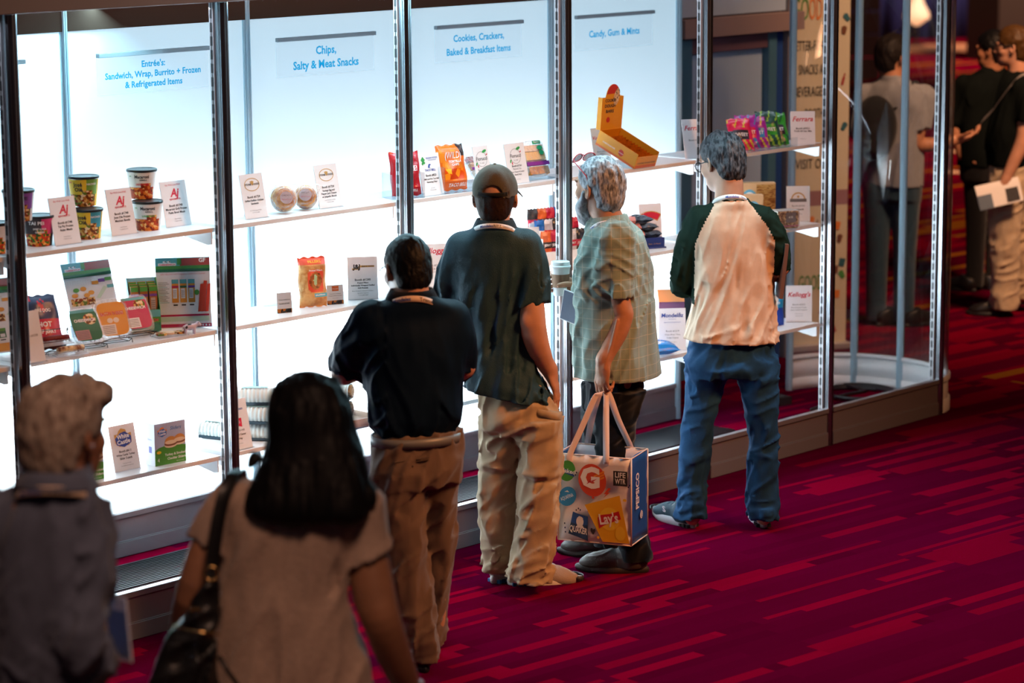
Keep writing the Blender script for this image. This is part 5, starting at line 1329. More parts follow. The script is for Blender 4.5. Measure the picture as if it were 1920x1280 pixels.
# ------------------------------------------------------------------ tote bag in the bearded man's left hand
def tote_bag():
    FRM = at_person((2.46, -0.68), tuple(np.array((-0.071, -0.290, 0.179)) + np.array([0, 0, 0])), math.radians(-22))
    o = bpy.data.objects.new('tote_bag', None); COL.objects.link(o); o.matrix_world = FRM; o.empty_display_size = 0.05
    tag(o, 'white tote bag printed with snack and drink logos hanging from the bearded man\'s hand', 'bag')
    W, H, D = 0.318, 0.362, 0.20
    wh = mat('woven_white', (0.86, 0.85, 0.90, 1), rough=0.55, bump=0.15, bscale=40)
    bl = mat('bag_blue', (0.008, 0.065, 0.26, 1), rough=0.5)
    b = MB(); n = 10
    def wob(x, z): return 0.004 * math.sin(9 * x / W + 7 * z / H)
    for y, mi in ((0.0, 0), (D, 0)):
        rows = [[(-W / 2 + W * i / n, y + wob(i / n, j / n) + (0.006 if y == 0 else -0.006) * math.sin(math.pi * j / n), H * j / n) for i in range(n + 1)] for j in range(n + 1)]
        b.sheet(rows, mi)
    for x in (-W / 2, W / 2):
        rows = [[(x - math.copysign(0.012, x) * math.sin(math.pi * i / n) * (0.3 + 0.7 * j / n), D * i / n, H * j / n) for i in range(n + 1)] for j in range(n + 1)]
        b.sheet(rows, 1)
    b.add([(-W / 2, 0, 0.001), (W / 2, 0, 0.001), (W / 2, D, 0.001), (-W / 2, D, 0.001)], [(0, 1, 2, 3)], 0)
    b.build('bag_body', [wh, bl], o, solid=0.0015)
    pk = mat('bag_piping', (0.75, 0.55, 0.46, 1), rough=0.6)
    b = MB()
    for x in (-W / 2, W / 2):
        for y in (0, D): b.tube([(x, y, 0), (x, y, H)], 0.0032, 6)
    b.tube([(-W / 2, 0, 0), (W / 2, 0, 0), (W / 2, D, 0), (-W / 2, D, 0)], 0.003, 6, closed=True); b.tube([(-W / 2, 0, H), (W / 2, 0, H), (W / 2, D, H), (-W / 2, D, H)], 0.003, 6, closed=True)
    b.build('piping', pk, o)
    # printed artwork
    A = [mat('ink_leaf_green', (0.05, 0.28, 0.02, 1)), mat('ink_orange_red', (0.62, 0.06, 0.02, 1)), M_ink, mat('ink_sky_blue', (0.02, 0.26, 0.60, 1)), mat('ink_navy', (0.008, 0.035, 0.12, 1)), mat('ink_yellow', (0.80, 0.44, 0.01, 1)), mat('ink_crisp_red', (0.52, 0.01, 0.02, 1)), M_wht_ink, mat('ink_amber', (0.78, 0.26, 0.01, 1)), mat('ink_deep_blue', (0.01, 0.07, 0.30, 1)), mat('ink_sun', (0.85, 0.58, 0.03, 1))]
    b = MB(); y = -0.0085
    X = lambda f: -W / 2 + W * f; Z = lambda f: H * f
    e = 0.0004
    b.disc(X(0.135), Z(0.81), 0.036, 0.044, y, 0, 28, -0.25)
    b.poly([(X(0.05), Z(0.845)), (X(0.12), Z(0.83)), (X(0.23), Z(0.80)), (X(0.235), Z(0.745)), (X(0.13), Z(0.775)), (X(0.055), Z(0.80))], y - e, 9); b.text('Naked', X(0.142), Z(0.787), 0.025, y - 2 * e, 7, bold=0.02, rot=-0.14)
    b.disc(X(0.48), Z(0.725), 0.060, 0.068, y, 1, 32, 0.2)
    for k in range(3): b.poly([(X(0.50), Z(0.70 + 0.03 * k)), (X(0.645), Z(0.76 + 0.032 * k)), (X(0.64), Z(0.78 + 0.032 * k)), (X(0.50), Z(0.72 + 0.03 * k))], y - e, 8)
    b.text('G', X(0.45), Z(0.645), 0.115, y - 2 * e, 7, bold=0.05)
    b.poly([(X(0.40), Z(0.675)), (X(0.47), Z(0.75)), (X(0.455), Z(0.715)), (X(0.545), Z(0.745)), (X(0.47), Z(0.695)), (X(0.48), Z(0.715))], y - 3 * e, 6)
    b.rect(X(0.765), Z(0.685), X(0.955), Z(0.855), y, 2); b.text('LIFE', X(0.86), Z(0.782), 0.030, y - e, 7, width=0.045, bold=0.02); b.text('WTR', X(0.86), Z(0.71), 0.030, y - e, 7, width=0.045, bold=0.02)
    b.disc(X(0.14), Z(0.515), 0.036, 0.043, y, 3, 28, -0.6); b.text('AQUAFINA', X(0.142), Z(0.488), 0.022, y - e, 7, width=0.060, rot=0.42)
    b.poly([(X(0.10), Z(0.567)), (X(0.14), Z(0.585)), (X(0.165), Z(0.565))], y - e, 7)
    # quaker badge
    b.poly([(X(0.215), Z(0.345)), (X(0.28), Z(0.325)), (X(0.42), Z(0.30)), (X(0.415), Z(0.16)), (X(0.42), Z(0.015)), (X(0.30), Z(0.05)), (X(0.15), Z(0.085)), (X(0.185), Z(0.22))], y, 4)
    b.poly([(X(0.185), Z(0.22)), (X(0.215), Z(0.345)), (X(0.28), Z(0.325)), (X(0.42), Z(0.30)), (X(0.415), Z(0.20)), (X(0.30), Z(0.19))], y - e, 9)
    b.disc(X(0.31), Z(0.235), 0.016, 0.022, y - 2 * e, 7, 16); b.poly([(X(0.27), Z(0.275)), (X(0.36), Z(0.272)), (X(0.335), Z(0.29)), (X(0.30), Z(0.30))], y - 2 * e, 7); b.poly([(X(0.255), Z(0.165)), (X(0.37), Z(0.16)), (X(0.34), Z(0.20)), (X(0.285), Z(0.205))], y - 2 * e, 7)
    b.text('QUAKER', X(0.285), Z(0.105), 0.036, y - 3 * e, 7, width=0.078, bold=0.03, rot=-0.14)
    # crisp packet and ribbon
    b.poly([(X(0.375), Z(0.435)), (X(0.85), Z(0.575)), (X(0.985), Z(0.03)), (X(0.62), Z(0.025))], y, 5); b.disc(X(0.715), Z(0.295), 0.044, 0.048, y - e, 10, 28)
    b.poly([(X(0.555), Z(0.30)), (X(0.60), Z(0.335)), (X(0.72), Z(0.355)), (X(0.84), Z(0.395)), (X(0.87), Z(0.305)), (X(0.76), Z(0.265)), (X(0.64), Z(0.215)), (X(0.575), Z(0.175))], y - 2 * e, 6)
    b.text("Lay's", X(0.715), Z(0.245), 0.060, y - 3 * e, 7, width=0.082, bold=0.03, rot=0.18)
    b.disc(X(0.86), Z(0.135), 0.022, 0.030, y - 2 * e, 10, 20); b.disc(X(0.92), Z(0.525), 0.008, 0.006, y, 10, 12); b.disc(X(0.56), Z(0.07), 0.006, 0.006, y, 10, 10)
    b.poly([(X(0.70), Z(0.655)), (X(0.635), Z(0.575)), (X(0.67), Z(0.578)), (X(0.63), Z(0.53)), (X(0.72), Z(0.60)), (X(0.685), Z(0.60)), (X(0.735), Z(0.645))], y, 1)
    b.disc(X(0.49), Z(0.525), 0.006, 0.005, y, 1, 12)
    b.poly([(X(0.455), Z(0.165)), (X(0.475), Z(0.175)), (X(0.49), Z(0.155)), (X(0.51), Z(0.17)), (X(0.525), Z(0.145)), (X(0.49), Z(0.095)), (X(0.455), Z(0.135))], y, 2)
    for fx, fz in ((0.26, 0.365), (0.29, 0.385), (0.315, 0.37), (0.25, 0.77), (0.265, 0.80), (0.97, 0.68), (0.985, 0.70), (0.03, 0.535), (0.045, 0.55), (0.10, 0.20), (0.105, 0.15), (0.11, 0.10)): b.disc(X(fx), Z(fz), 0.003, 0.004, y, 4, 8)
    b.build('front_artwork', A, o)
    b = MB(); b.T = Matrix.Translation((W / 2 + 0.002, 0.10, 0)) @ Matrix.Rotation(math.radians(90), 4, 'Z')
    b.text('PEPSICO', -0.012, 0.215, 0.052, 0, 0, width=0.150, bold=0.03, rot=math.pi / 2)
    gz = 0.105
    b.disc(0.02, gz, 0.017, 0.017, 0.0002, 0, 20)
    for k in range(4): b.poly([(0.004 + 0.002 * k, gz - 0.012 + k * 0.007), (0.02, gz - 0.009 + k * 0.007), (0.036, gz - 0.012 + k * 0.007), (0.036, gz - 0.0105 + k * 0.007), (0.02, gz - 0.0072 + k * 0.007), (0.004, gz - 0.0105 + k * 0.007)], -0.0004, 1)
    # text sits on the side panel, reading upwards
    for i, p in enumerate(b.v): pass
    b.build('side_lettering', [mat('ink_pale', (0.72, 0.66, 0.66, 1)), bl], o)
    # handles gathered in the fist
    inv = FRM.inverted()
    def loc(q):
        w = Vector((2.46, -0.68, 0)) + Vector(UB) * q[0] + Vector(VB) * q[1] + Vector((0, 0, q[2])); return tuple(inv @ w)
    gl = loc((-0.063, -0.235, 0.779)); gr = loc((-0.021, -0.200, 0.785)); gm = loc((-0.041, -0.215, 0.786))
    hm = mat('handle_webbing', (0.66, 0.55, 0.56, 1), rough=0.6, bump=0.2, bscale=300)
    for y0, xa, xb, s in ((-0.002, -0.105, 0.052, 0), (D + 0.002, -0.105, 0.085, 1)):
        pa = (xa, y0, H - 0.03); pb = (xb, y0, H - 0.03)
        path = [pa, (xa, y0, H), tuple(np.array((xa, y0, H)) * 0.5 + np.array(gl) * 0.5), tuple(np.array(gl) + np.array([0.010 * s, 0.004 * s, 0])), gm, tuple(np.array(gr) + np.array([0.008 * s, 0.004 * s, 0])), tuple(np.array((xb, y0, H)) * 0.5 + np.array(gr) * 0.5 ), (xb, y0, H), pb]
        up = [(1, 0, 0), (1, 0, 0), (1, 0.3, 0), (0.6, 0.8, 0), (0.0, 1, -0.1), (-0.5, 0.9, 0), (-1, 0.3, 0), (-1, 0, 0), (-1, 0, 0)]
        up = [(1, 0, 0), (1, 0, 0), (1, 0.3, 0), (0.9, 0.5, 0.0), (0.5, 0.8, 0.3), (0.5, 0.8, 0.3), (0.9, 0.4, 0.1), (1, 0, 0), (1, 0, 0)]
        band('handle', [hm], o, path, 0.026, up, n=48, thick=0.0014)
    return o
TOTE = tote_bag()

# ------------------------------------------------------------------ woman with the black shoulder bag
def woman():
    FR = (-1.21, -2.87); rot = 0.0
    head = Head((-0.036, 0.030, 1.512), 0.05, 0.10, scale=0.98)
    nb = (-0.041, 0.000, 1.365)
    sR = (0.095, 0.000, 1.294); eR = (0.147, -0.030, 1.005); wR = (0.213, 0.100, 0.770)
    sL = (-0.226, 0.000, 1.318); eL = (-0.343, -0.020, 1.070); wL = (-0.409, 0.140, 0.835)
    core = [[(nb, 0.05), ((-0.064, 0.000, 1.232), 0.07), ((-0.073, 0.000, 0.833), 0.09)], [(sR, 0.04), ((0.112, -0.010, 1.120), 0.035)], [(sL, 0.04), ((-0.298, 0.000, 1.205), 0.035)],
            [((-0.13, 0, 0.85), 0.05), ((-0.13, 0, 0.45), 0.045), ((-0.13, 0, 0.08), 0.04)], [((0.03, 0, 0.85), 0.05), ((0.05, 0, 0.45), 0.045), ((0.05, 0, 0.08), 0.04)]]
    def arms(S):
        S.limb([((0.110, 0.000, 1.174), 0.054), ((0.126, -0.020, 1.080), 0.056), (eR, 0.050), ((0.178, 0.030, 0.886), 0.045), (wR, 0.031)], 0.02); hand(S, wR, np.array(wR) - np.array(eR), (-1, 0, 0.3), 1, (0.2, 0.3, 0.3, 0.3))
        S.limb([((-0.286, 0.000, 1.234), 0.046), (eL, 0.043), (wL, 0.028)], 0.02); hand(S, wL, np.array(wL) - np.array(eL), (1, 0, 0.3), -1, (0.5, 0.5, 0.5, 0.5))
    P = person(FR, 'woman with long black hair in a beige blouse carrying a black shoulder bag', M_skin3, head, nb, core, [(arms,) + bounds([sR, eR, wR, sL, eL, wL], 0.14) + (0.006,)])
    eyes(P, head)
    S = Sdf((-0.36, -0.26, 0.55), (0.34, 0.26, 1.50), 0.0075)
    S.loft(sil([((-0.095, 0.000, 1.403), (0.014, 0.000, 1.403), 0.9), ((-0.122, 0.000, 1.387), (0.045, 0.000, 1.386), 0.8), ((-0.184, 0.000, 1.366), (0.086, 0.000, 1.364), 0.56), ((-0.229, 0.000, 1.339), (0.107, 0.000, 1.336), 0.52), ((-0.252, 0.000, 1.290), (0.114, 0.000, 1.287), 0.54),
                ((-0.265, 0.000, 1.219), (0.094, 0.000, 1.217), 0.58), ((-0.276, 0.000, 1.120), (0.064, 0.000, 1.118), 0.62), ((-0.287, 0.000, 1.007), (0.071, 0.000, 1.004), 0.62), ((-0.298, 0.000, 0.906), (0.102, 0.000, 0.903), 0.60), ((-0.306, 0.000, 0.820), (0.120, 0.000, 0.817), 0.60)], rot) + [(0.78, -0.06, 0, 0.205, 0.13), (0.70, -0.06, 0, 0.215, 0.135)], rot, 0.03)
    S.limb([(sR, 0.066), ((0.105, 0.000, 1.217), 0.068), ((0.107, -0.010, 1.120), 0.072)], 0.03, cuts=[(np.array((0.112, 0.000, 1.167)), np.array([0.55, 0, -1.0]))])
    S.limb([(sL, 0.062), ((-0.272, 0.000, 1.255), 0.062), ((-0.301, 0.000, 1.177), 0.062)], 0.03, cuts=[(np.array((-0.291, 0.000, 1.211)), np.array([-0.45, 0, -1.0]))])
    S.ripple(folds(((0.1, 0, 1), 0.06, 0.40, 0.012, 91), ((0.5, 0, 1), 0.05, 0.25, 0.010, 93)))
    S.cut((0, 0, 0.62), (0, 0, -1))
    skin('blouse', [S.mesh()], cloth('beige_blouse', (0.40, 0.29, 0.23, 1), rough=0.8, bump=0.5, bscale=120, var=0.08, vscale=60), P)
    S = Sdf((-0.30, -0.20, 0.0), (0.26, 0.20, 0.98), 0.010)
    S.loft([(0.86, -0.06, 0, 0.15, 0.09), (0.80, -0.06, 0, 0.17, 0.10), (0.70, -0.06, 0, 0.17, 0.11)], 0, 0.02)
    for x0, x1 in ((-0.14, -0.13), (0.03, 0.05)): S.limb([((x0, 0, 0.80), 0.095), ((x1, 0, 0.45), 0.070), ((x1, 0.01, 0.04), 0.055)], 0.03)
    skin('trousers', [S.mesh()], cloth('black_trousers', (0.012, 0.012, 0.014, 1)), P)
    for x in (-0.12, 0.05): shoe(P, 'leather_shoe', (x, -0.06, 0), 0.1 if x < 0 else -0.1, [mat('black_leather', (0.012, 0.011, 0.012, 1), rough=0.35), M_black], L=0.25, style='moccasin')
    # long hair
    S = Sdf((-0.26, -0.24, 1.18), (0.20, 0.24, 1.72), 0.0062)
    S.ell(head.p(0, -0.012, 0.036), head.r(0.099, 0.116, 0.104), 0.02, head.R)
    S.loft(sil([((-0.110, 0.000, 1.616), (0.042, 0.000, 1.615), 0.95, 0.01), ((-0.126, 0.000, 1.561), (0.072, 0.000, 1.560), 0.9, 0.0), ((-0.133, 0.000, 1.506), (0.088, 0.000, 1.504), 0.85, -0.01), ((-0.147, 0.000, 1.443), (0.109, 0.000, 1.441), 0.75, -0.025), ((-0.173, 0.000, 1.387), (0.116, 0.000, 1.385), 0.66, -0.045), ((-0.193, 0.000, 1.338), (0.118, 0.000, 1.336), 0.58, -0.06), ((-0.180, 0.000, 1.303), (0.120, 0.000, 1.301), 0.50, -0.07), ((-0.132, 0.000, 1.280), (0.101, 0.000, 1.279), 0.40, -0.075)], 0.0), 0.0, 0.04)
    fz = head.p(0, 0.075, 0.0)
    S.ell(head.p(0, 0.085, -0.045), head.r(0.066, 0.07, 0.10), 0.01, head.R, 's')
    S.limb([((-0.171, 0.020, 1.425), 0.020), ((-0.189, 0.000, 1.410), 0.010), ((-0.199, 0.000, 1.418), 0.004)], 0.01)
    S.limb([((0.118, -0.050, 1.348), 0.02), ((0.129, -0.060, 1.330), 0.008)], 0.01)
    S.ripple(lambda P_: 0.006 * vnoise(P_ * np.array([55, 55, 5.0]), 14) + 0.003 * vnoise(P_ * np.array([140, 140, 9.0]), 15) + 0.010 * vnoise(P_ * np.array([26, 26, 3.0]), 16) * np.clip((1.45 - P_[:, 2]) / 0.12, 0, 1))
    skin('long_hair', [S.mesh()], mat_ramp('black_hair', ['020203', '060508', '0A0708'], 90, 0.6, 'noise', (1, 1, 0.08), bump=0.15), P)
    b = MB(); pts = []
    for i in range(17):
        t = math.pi * (0.02 + 0.96 * i / 16); pts.append(tuple(head.p(0.1035 * math.cos(t), 0.005, 0.030 + 0.110 * math.sin(t))))
    band('headband', [mat('grey_headband', (0.45, 0.47, 0.52, 1), rough=0.25)], P, pts, 0.010, [tuple(head.d(0, 1, 0))] * 17, n=40, thick=0.0025)
    return P
WOMAN = woman()
def shoulder_bag():
    FR = (-1.21, -2.87)
    o = empty('shoulder_bag', FR + (0,), ANG); tag(o, 'slouchy black leather shoulder bag with gold fittings hanging from the woman\'s left shoulder', 'bag')
    S = Sdf((-0.56, -0.26, 0.55), (0.0, 0.20, 1.26), 0.0075)
    S.loft(sil([((-0.298, 0.000, 1.138), (-0.270, 0.000, 1.137), 1.0, -0.12), ((-0.326, 0.000, 1.104), (-0.268, 0.000, 1.103), 0.9, -0.12), ((-0.372, 0.000, 1.030), (-0.267, 0.000, 1.029), 0.7, -0.12), ((-0.418, 0.000, 0.946), (-0.267, 0.000, 0.945), 0.6, -0.12), ((-0.455, 0.000, 0.836), (-0.267, 0.000, 0.834), 0.55, -0.12), ((-0.476, 0.000, 0.691), (-0.274, 0.000, 0.690), 0.55, -0.12), ((-0.454, 0.000, 0.618), (-0.301, 0.000, 0.617), 0.5, -0.12)], 0.0), 0.0, 0.02)
    S.ripple(folds(((0.3, 0, 1), 0.05, 0.2, 0.016, 97), ((1, 0, 0.5), 0.05, 0.15, 0.010, 98)))
    lt = mat('soft_black_leather', (0.008, 0.008, 0.009, 1), rough=0.42, bump=0.25, bscale=160)
    skin('bag_body', [S.mesh()], lt, o)
    band('shoulder_strap', [lt], o, [(-0.275, -0.130, 1.128), (-0.274, -0.120, 1.181), (-0.265, -0.115, 1.249), (-0.253, -0.105, 1.316), (-0.238, -0.085, 1.373), (-0.221, -0.030, 1.398), (-0.213, 0.050, 1.381), (-0.229, 0.130, 1.300), (-0.260, 0.150, 1.180)], 0.034, [(1, 0, 0)] * 6 + [(0.95, 0, 0.2)] * 3, n=60, thick=0.004)
    gold = mat('gold_fitting', (0.80, 0.52, 0.20, 1), rough=0.25, metal=1.0)
    b = MB(); b.tube([tuple(np.array((-0.272, -0.165, 1.173)) + np.array([0.018 * math.cos(t), 0, 0.018 * math.sin(t)])) for t in [2 * math.pi * i / 16 for i in range(16)]], 0.003, 6, closed=True)
    b.build('gold_ring', gold, o); b = MB(); b.box((-0.313, -0.185, 1.085), (0.028, 0.006, 0.010)); b.build('gold_clasp', gold, o, bevel=0.002)
    b = MB(); b.box((-0.278, -0.195, 1.025), (0.022, 0.006, 0.014)); b.build('gold_clasp', gold, o, bevel=0.002); b = MB()
    b.tube([(-0.375, -0.170, 1.040), (-0.335, -0.190, 1.035), (-0.288, -0.195, 1.028), (-0.253, -0.180, 1.018)], 0.0025, 6)
    b.build('gold_zip', gold, o)
    b = MB(); b.tube([(-0.256, -0.190, 0.965), (-0.236, -0.200, 0.933), (-0.204, -0.200, 0.884), (-0.179, -0.190, 0.824)], 0.006, 8); b.build('cord', lt, o)
shoulder_bag()

# ------------------------------------------------------------------ elderly man at the left
def elder():
    FR = (-2.06, -2.94); rot = -0.35
    head = Head((-0.019, 0.030, 1.640), -0.52, 0.10, scale=1.06)
    nb = (-0.031, -0.010, 1.532)
    sR = (0.028, -0.020, 1.433); eR = (0.020, -0.090, 1.162); wR = (-0.002, 0.220, 1.005)
    sL = (-0.223, 0.030, 1.454); eL = (-0.270, 0.020, 1.189); wL = (-0.206, 0.240, 1.043)
    core = [[(nb, 0.06), ((-0.084, 0.000, 1.410), 0.08), ((-0.084, 0.000, 1.090), 0.08)], [(sR, 0.045), (eR, 0.04)], [(sL, 0.045), (eL, 0.04)],
            [((-0.12, 0, 0.95), 0.08), ((-0.12, 0, 0.5), 0.055), ((-0.12, 0, 0.08), 0.04)], [((0.06, 0, 0.95), 0.08), ((0.06, 0, 0.5), 0.055), ((0.06, 0, 0.08), 0.04)]]
    def arms(S):
        S.limb([(eR, 0.045), (wR, 0.030)], 0.02); hand(S, wR, np.array(wR) - np.array(eR), (-0.3, 0.2, 1), -1, (0.5, 0.5, 0.5, 0.5))
        S.limb([(eL, 0.045), (wL, 0.030)], 0.02); hand(S, wL, np.array(wL) - np.array(eL), (0.3, 0.2, 1), 1, (0.5, 0.5, 0.5, 0.5))
    P = person(FR, 'grey-haired man in a slate blue dress shirt with his back to us', M_skin2, head, nb, core, [(arms,) + bounds([eR, wR, eL, wL], 0.18) + (0.006,)])
    eyes(P, head)
    S = Sdf((-0.46, -0.30, 0.80), (0.26, 0.40, 1.62), 0.0075)
    S.loft(sil([((-0.090, 0.000, 1.562), (0.040, 0.000, 1.561), 0.9, -0.01), ((-0.108, 0.000, 1.539), (0.056, 0.000, 1.538), 0.85, -0.01), ((-0.160, 0.000, 1.505), (0.067, 0.000, 1.504), 0.64), ((-0.217, 0.000, 1.462), (0.075, 0.000, 1.460), 0.56), ((-0.242, 0.000, 1.399), (0.070, 0.000, 1.396), 0.56),
                ((-0.243, 0.000, 1.310), (0.065, 0.000, 1.307), 0.6), ((-0.240, 0.000, 1.207), (0.064, 0.000, 1.205), 0.64), ((-0.238, 0.000, 1.105), (0.065, 0.000, 1.102), 0.64), ((-0.236, 0.000, 1.027), (0.057, 0.000, 1.025), 0.62)], rot) + [(0.98, -0.035, 0, 0.165, 0.11), (0.88, -0.035, 0, 0.165, 0.11)], rot, 0.03)
    S.limb([(sR, 0.070), ((0.029, -0.050, 1.347), 0.068), ((0.021, -0.080, 1.242), 0.064), (eR, 0.062), ((0.015, 0.060, 1.087), 0.054), ((0.009, 0.140, 1.043), 0.044)], 0.03)
    S.limb([(sL, 0.070), ((-0.254, 0.020, 1.330), 0.064), (eL, 0.060), ((-0.218, 0.180, 1.082), 0.045)], 0.03)
    S.ripple(folds(((0.9, 0, 0.6), 0.055, 0.18, 0.016, 101, lambda P_: (P_[:, 0] > 0.02) * 1.0), ((0.25, 0, 1), 0.06, 0.30, 0.014, 103), ((1, 0, -0.5), 0.045, 0.14, 0.012, 105, lambda P_: np.clip((1.25 - P_[:, 2]) / 0.2, 0, 1)), ((0.6, 0, 1), 0.03, 0.10, 0.005, 107)))
    S.cut((0, 0, 0.92), (0, 0, -1))
    sm = cloth('slate_blue_shirt', (0.105, 0.125, 0.19, 1), rough=0.75)
    skin('dress_shirt', [S.mesh()], sm, P)
    nv = np.array(nb)
    collar(P, 'shirt_collar', sm, tuple(nv + np.array([0.0, 0.0, 0.000])), 0.076, 0.070, 0.038, -0.4, flare=0.10, a0=140, a1=400, tilt=0.4)
    neck_band(P, 'lanyard', [mat('peach_ribbon', (0.75, 0.56, 0.42, 1), rough=0.6), M_blue_ink, M_ink], nv + np.array([0.0, 0.0, 0.004]), 0.100, 0.090, 0.060, 0.020, [('Mondelez', 0.35, 0.017, 1, 0.02), ('RITZ', 0.58, 0.017, 2, 0.02)], 185, 375, rot=-0.2)
    S = Sdf((-0.26, -0.22, 0.0), (0.22, 0.22, 1.02), 0.010)
    S.loft([(1.02, -0.03, 0, 0.155, 0.105), (0.90, -0.03, 0, 0.175, 0.12), (0.80, -0.03, 0, 0.165, 0.11)], rot, 0.02)
    for x0, x1 in ((-0.12, -0.14), (0.05, 0.07)): S.limb([((x0, 0, 0.86), 0.095), ((x1, 0, 0.47), 0.075), ((x1, 0.01, 0.05), 0.062)], 0.03)
    skin('trousers', [S.mesh()], cloth('charcoal_trousers', (0.018, 0.018, 0.022, 1)), P)
    for x in (-0.14, 0.07): shoe(P, 'leather_shoe', (x, -0.07, 0), -0.35, [mat('black_leather', (0.012, 0.011, 0.012, 1), rough=0.35), M_black], style='moccasin')
    def curls(S, hd):
        for x, y, z, r in ((0.055, 0.060, 0.098, 0.024), (0.03, 0.078, 0.100, 0.024), (0.0, 0.082, 0.104, 0.022), (0.068, 0.042, 0.085, 0.022), (-0.03, 0.075, 0.105, 0.022), (0.062, 0.064, 0.078, 0.020), (0.02, 0.04, 0.112, 0.022)):
            S.ell(hd.p(x, y, z), (r, r, r), 0.012)
    skin('hair', [head.hair(t=0.012, front=0.070, back=-0.090, amp=0.0045, freq=70, seed=8, crown=0.002, extra=curls)], mat_ramp('tawny_grey_hair', ['5A4A42', '8E7C70', 'B4A598', '6A584E'], 70, 0.55, 'noise', (1, 0.4, 0.4), bump=0.7), P)
    return P
ELDER = elder()
b = MB(); b.box((0, 0, 0), (0.10, 0.004, 0.155), 0); b.box((0, -0.0026, -0.01), (0.09, 0.001, 0.11), 1); b.box((0, -0.006, 0.085), (0.018, 0.012, 0.018), 2)
tag(b.build('name_badge', [mat('badge_white', (0.62, 0.66, 0.80, 1)), mat('badge_blue_print', (0.12, 0.2, 0.45, 1)), M_black], M=at_person((-2.06, -2.94), (0.064, 0.200, 1.123), -0.9, 0.0, -0.12)), 'blue and white badge hanging in front of the grey-haired man in the slate shirt', 'badge')


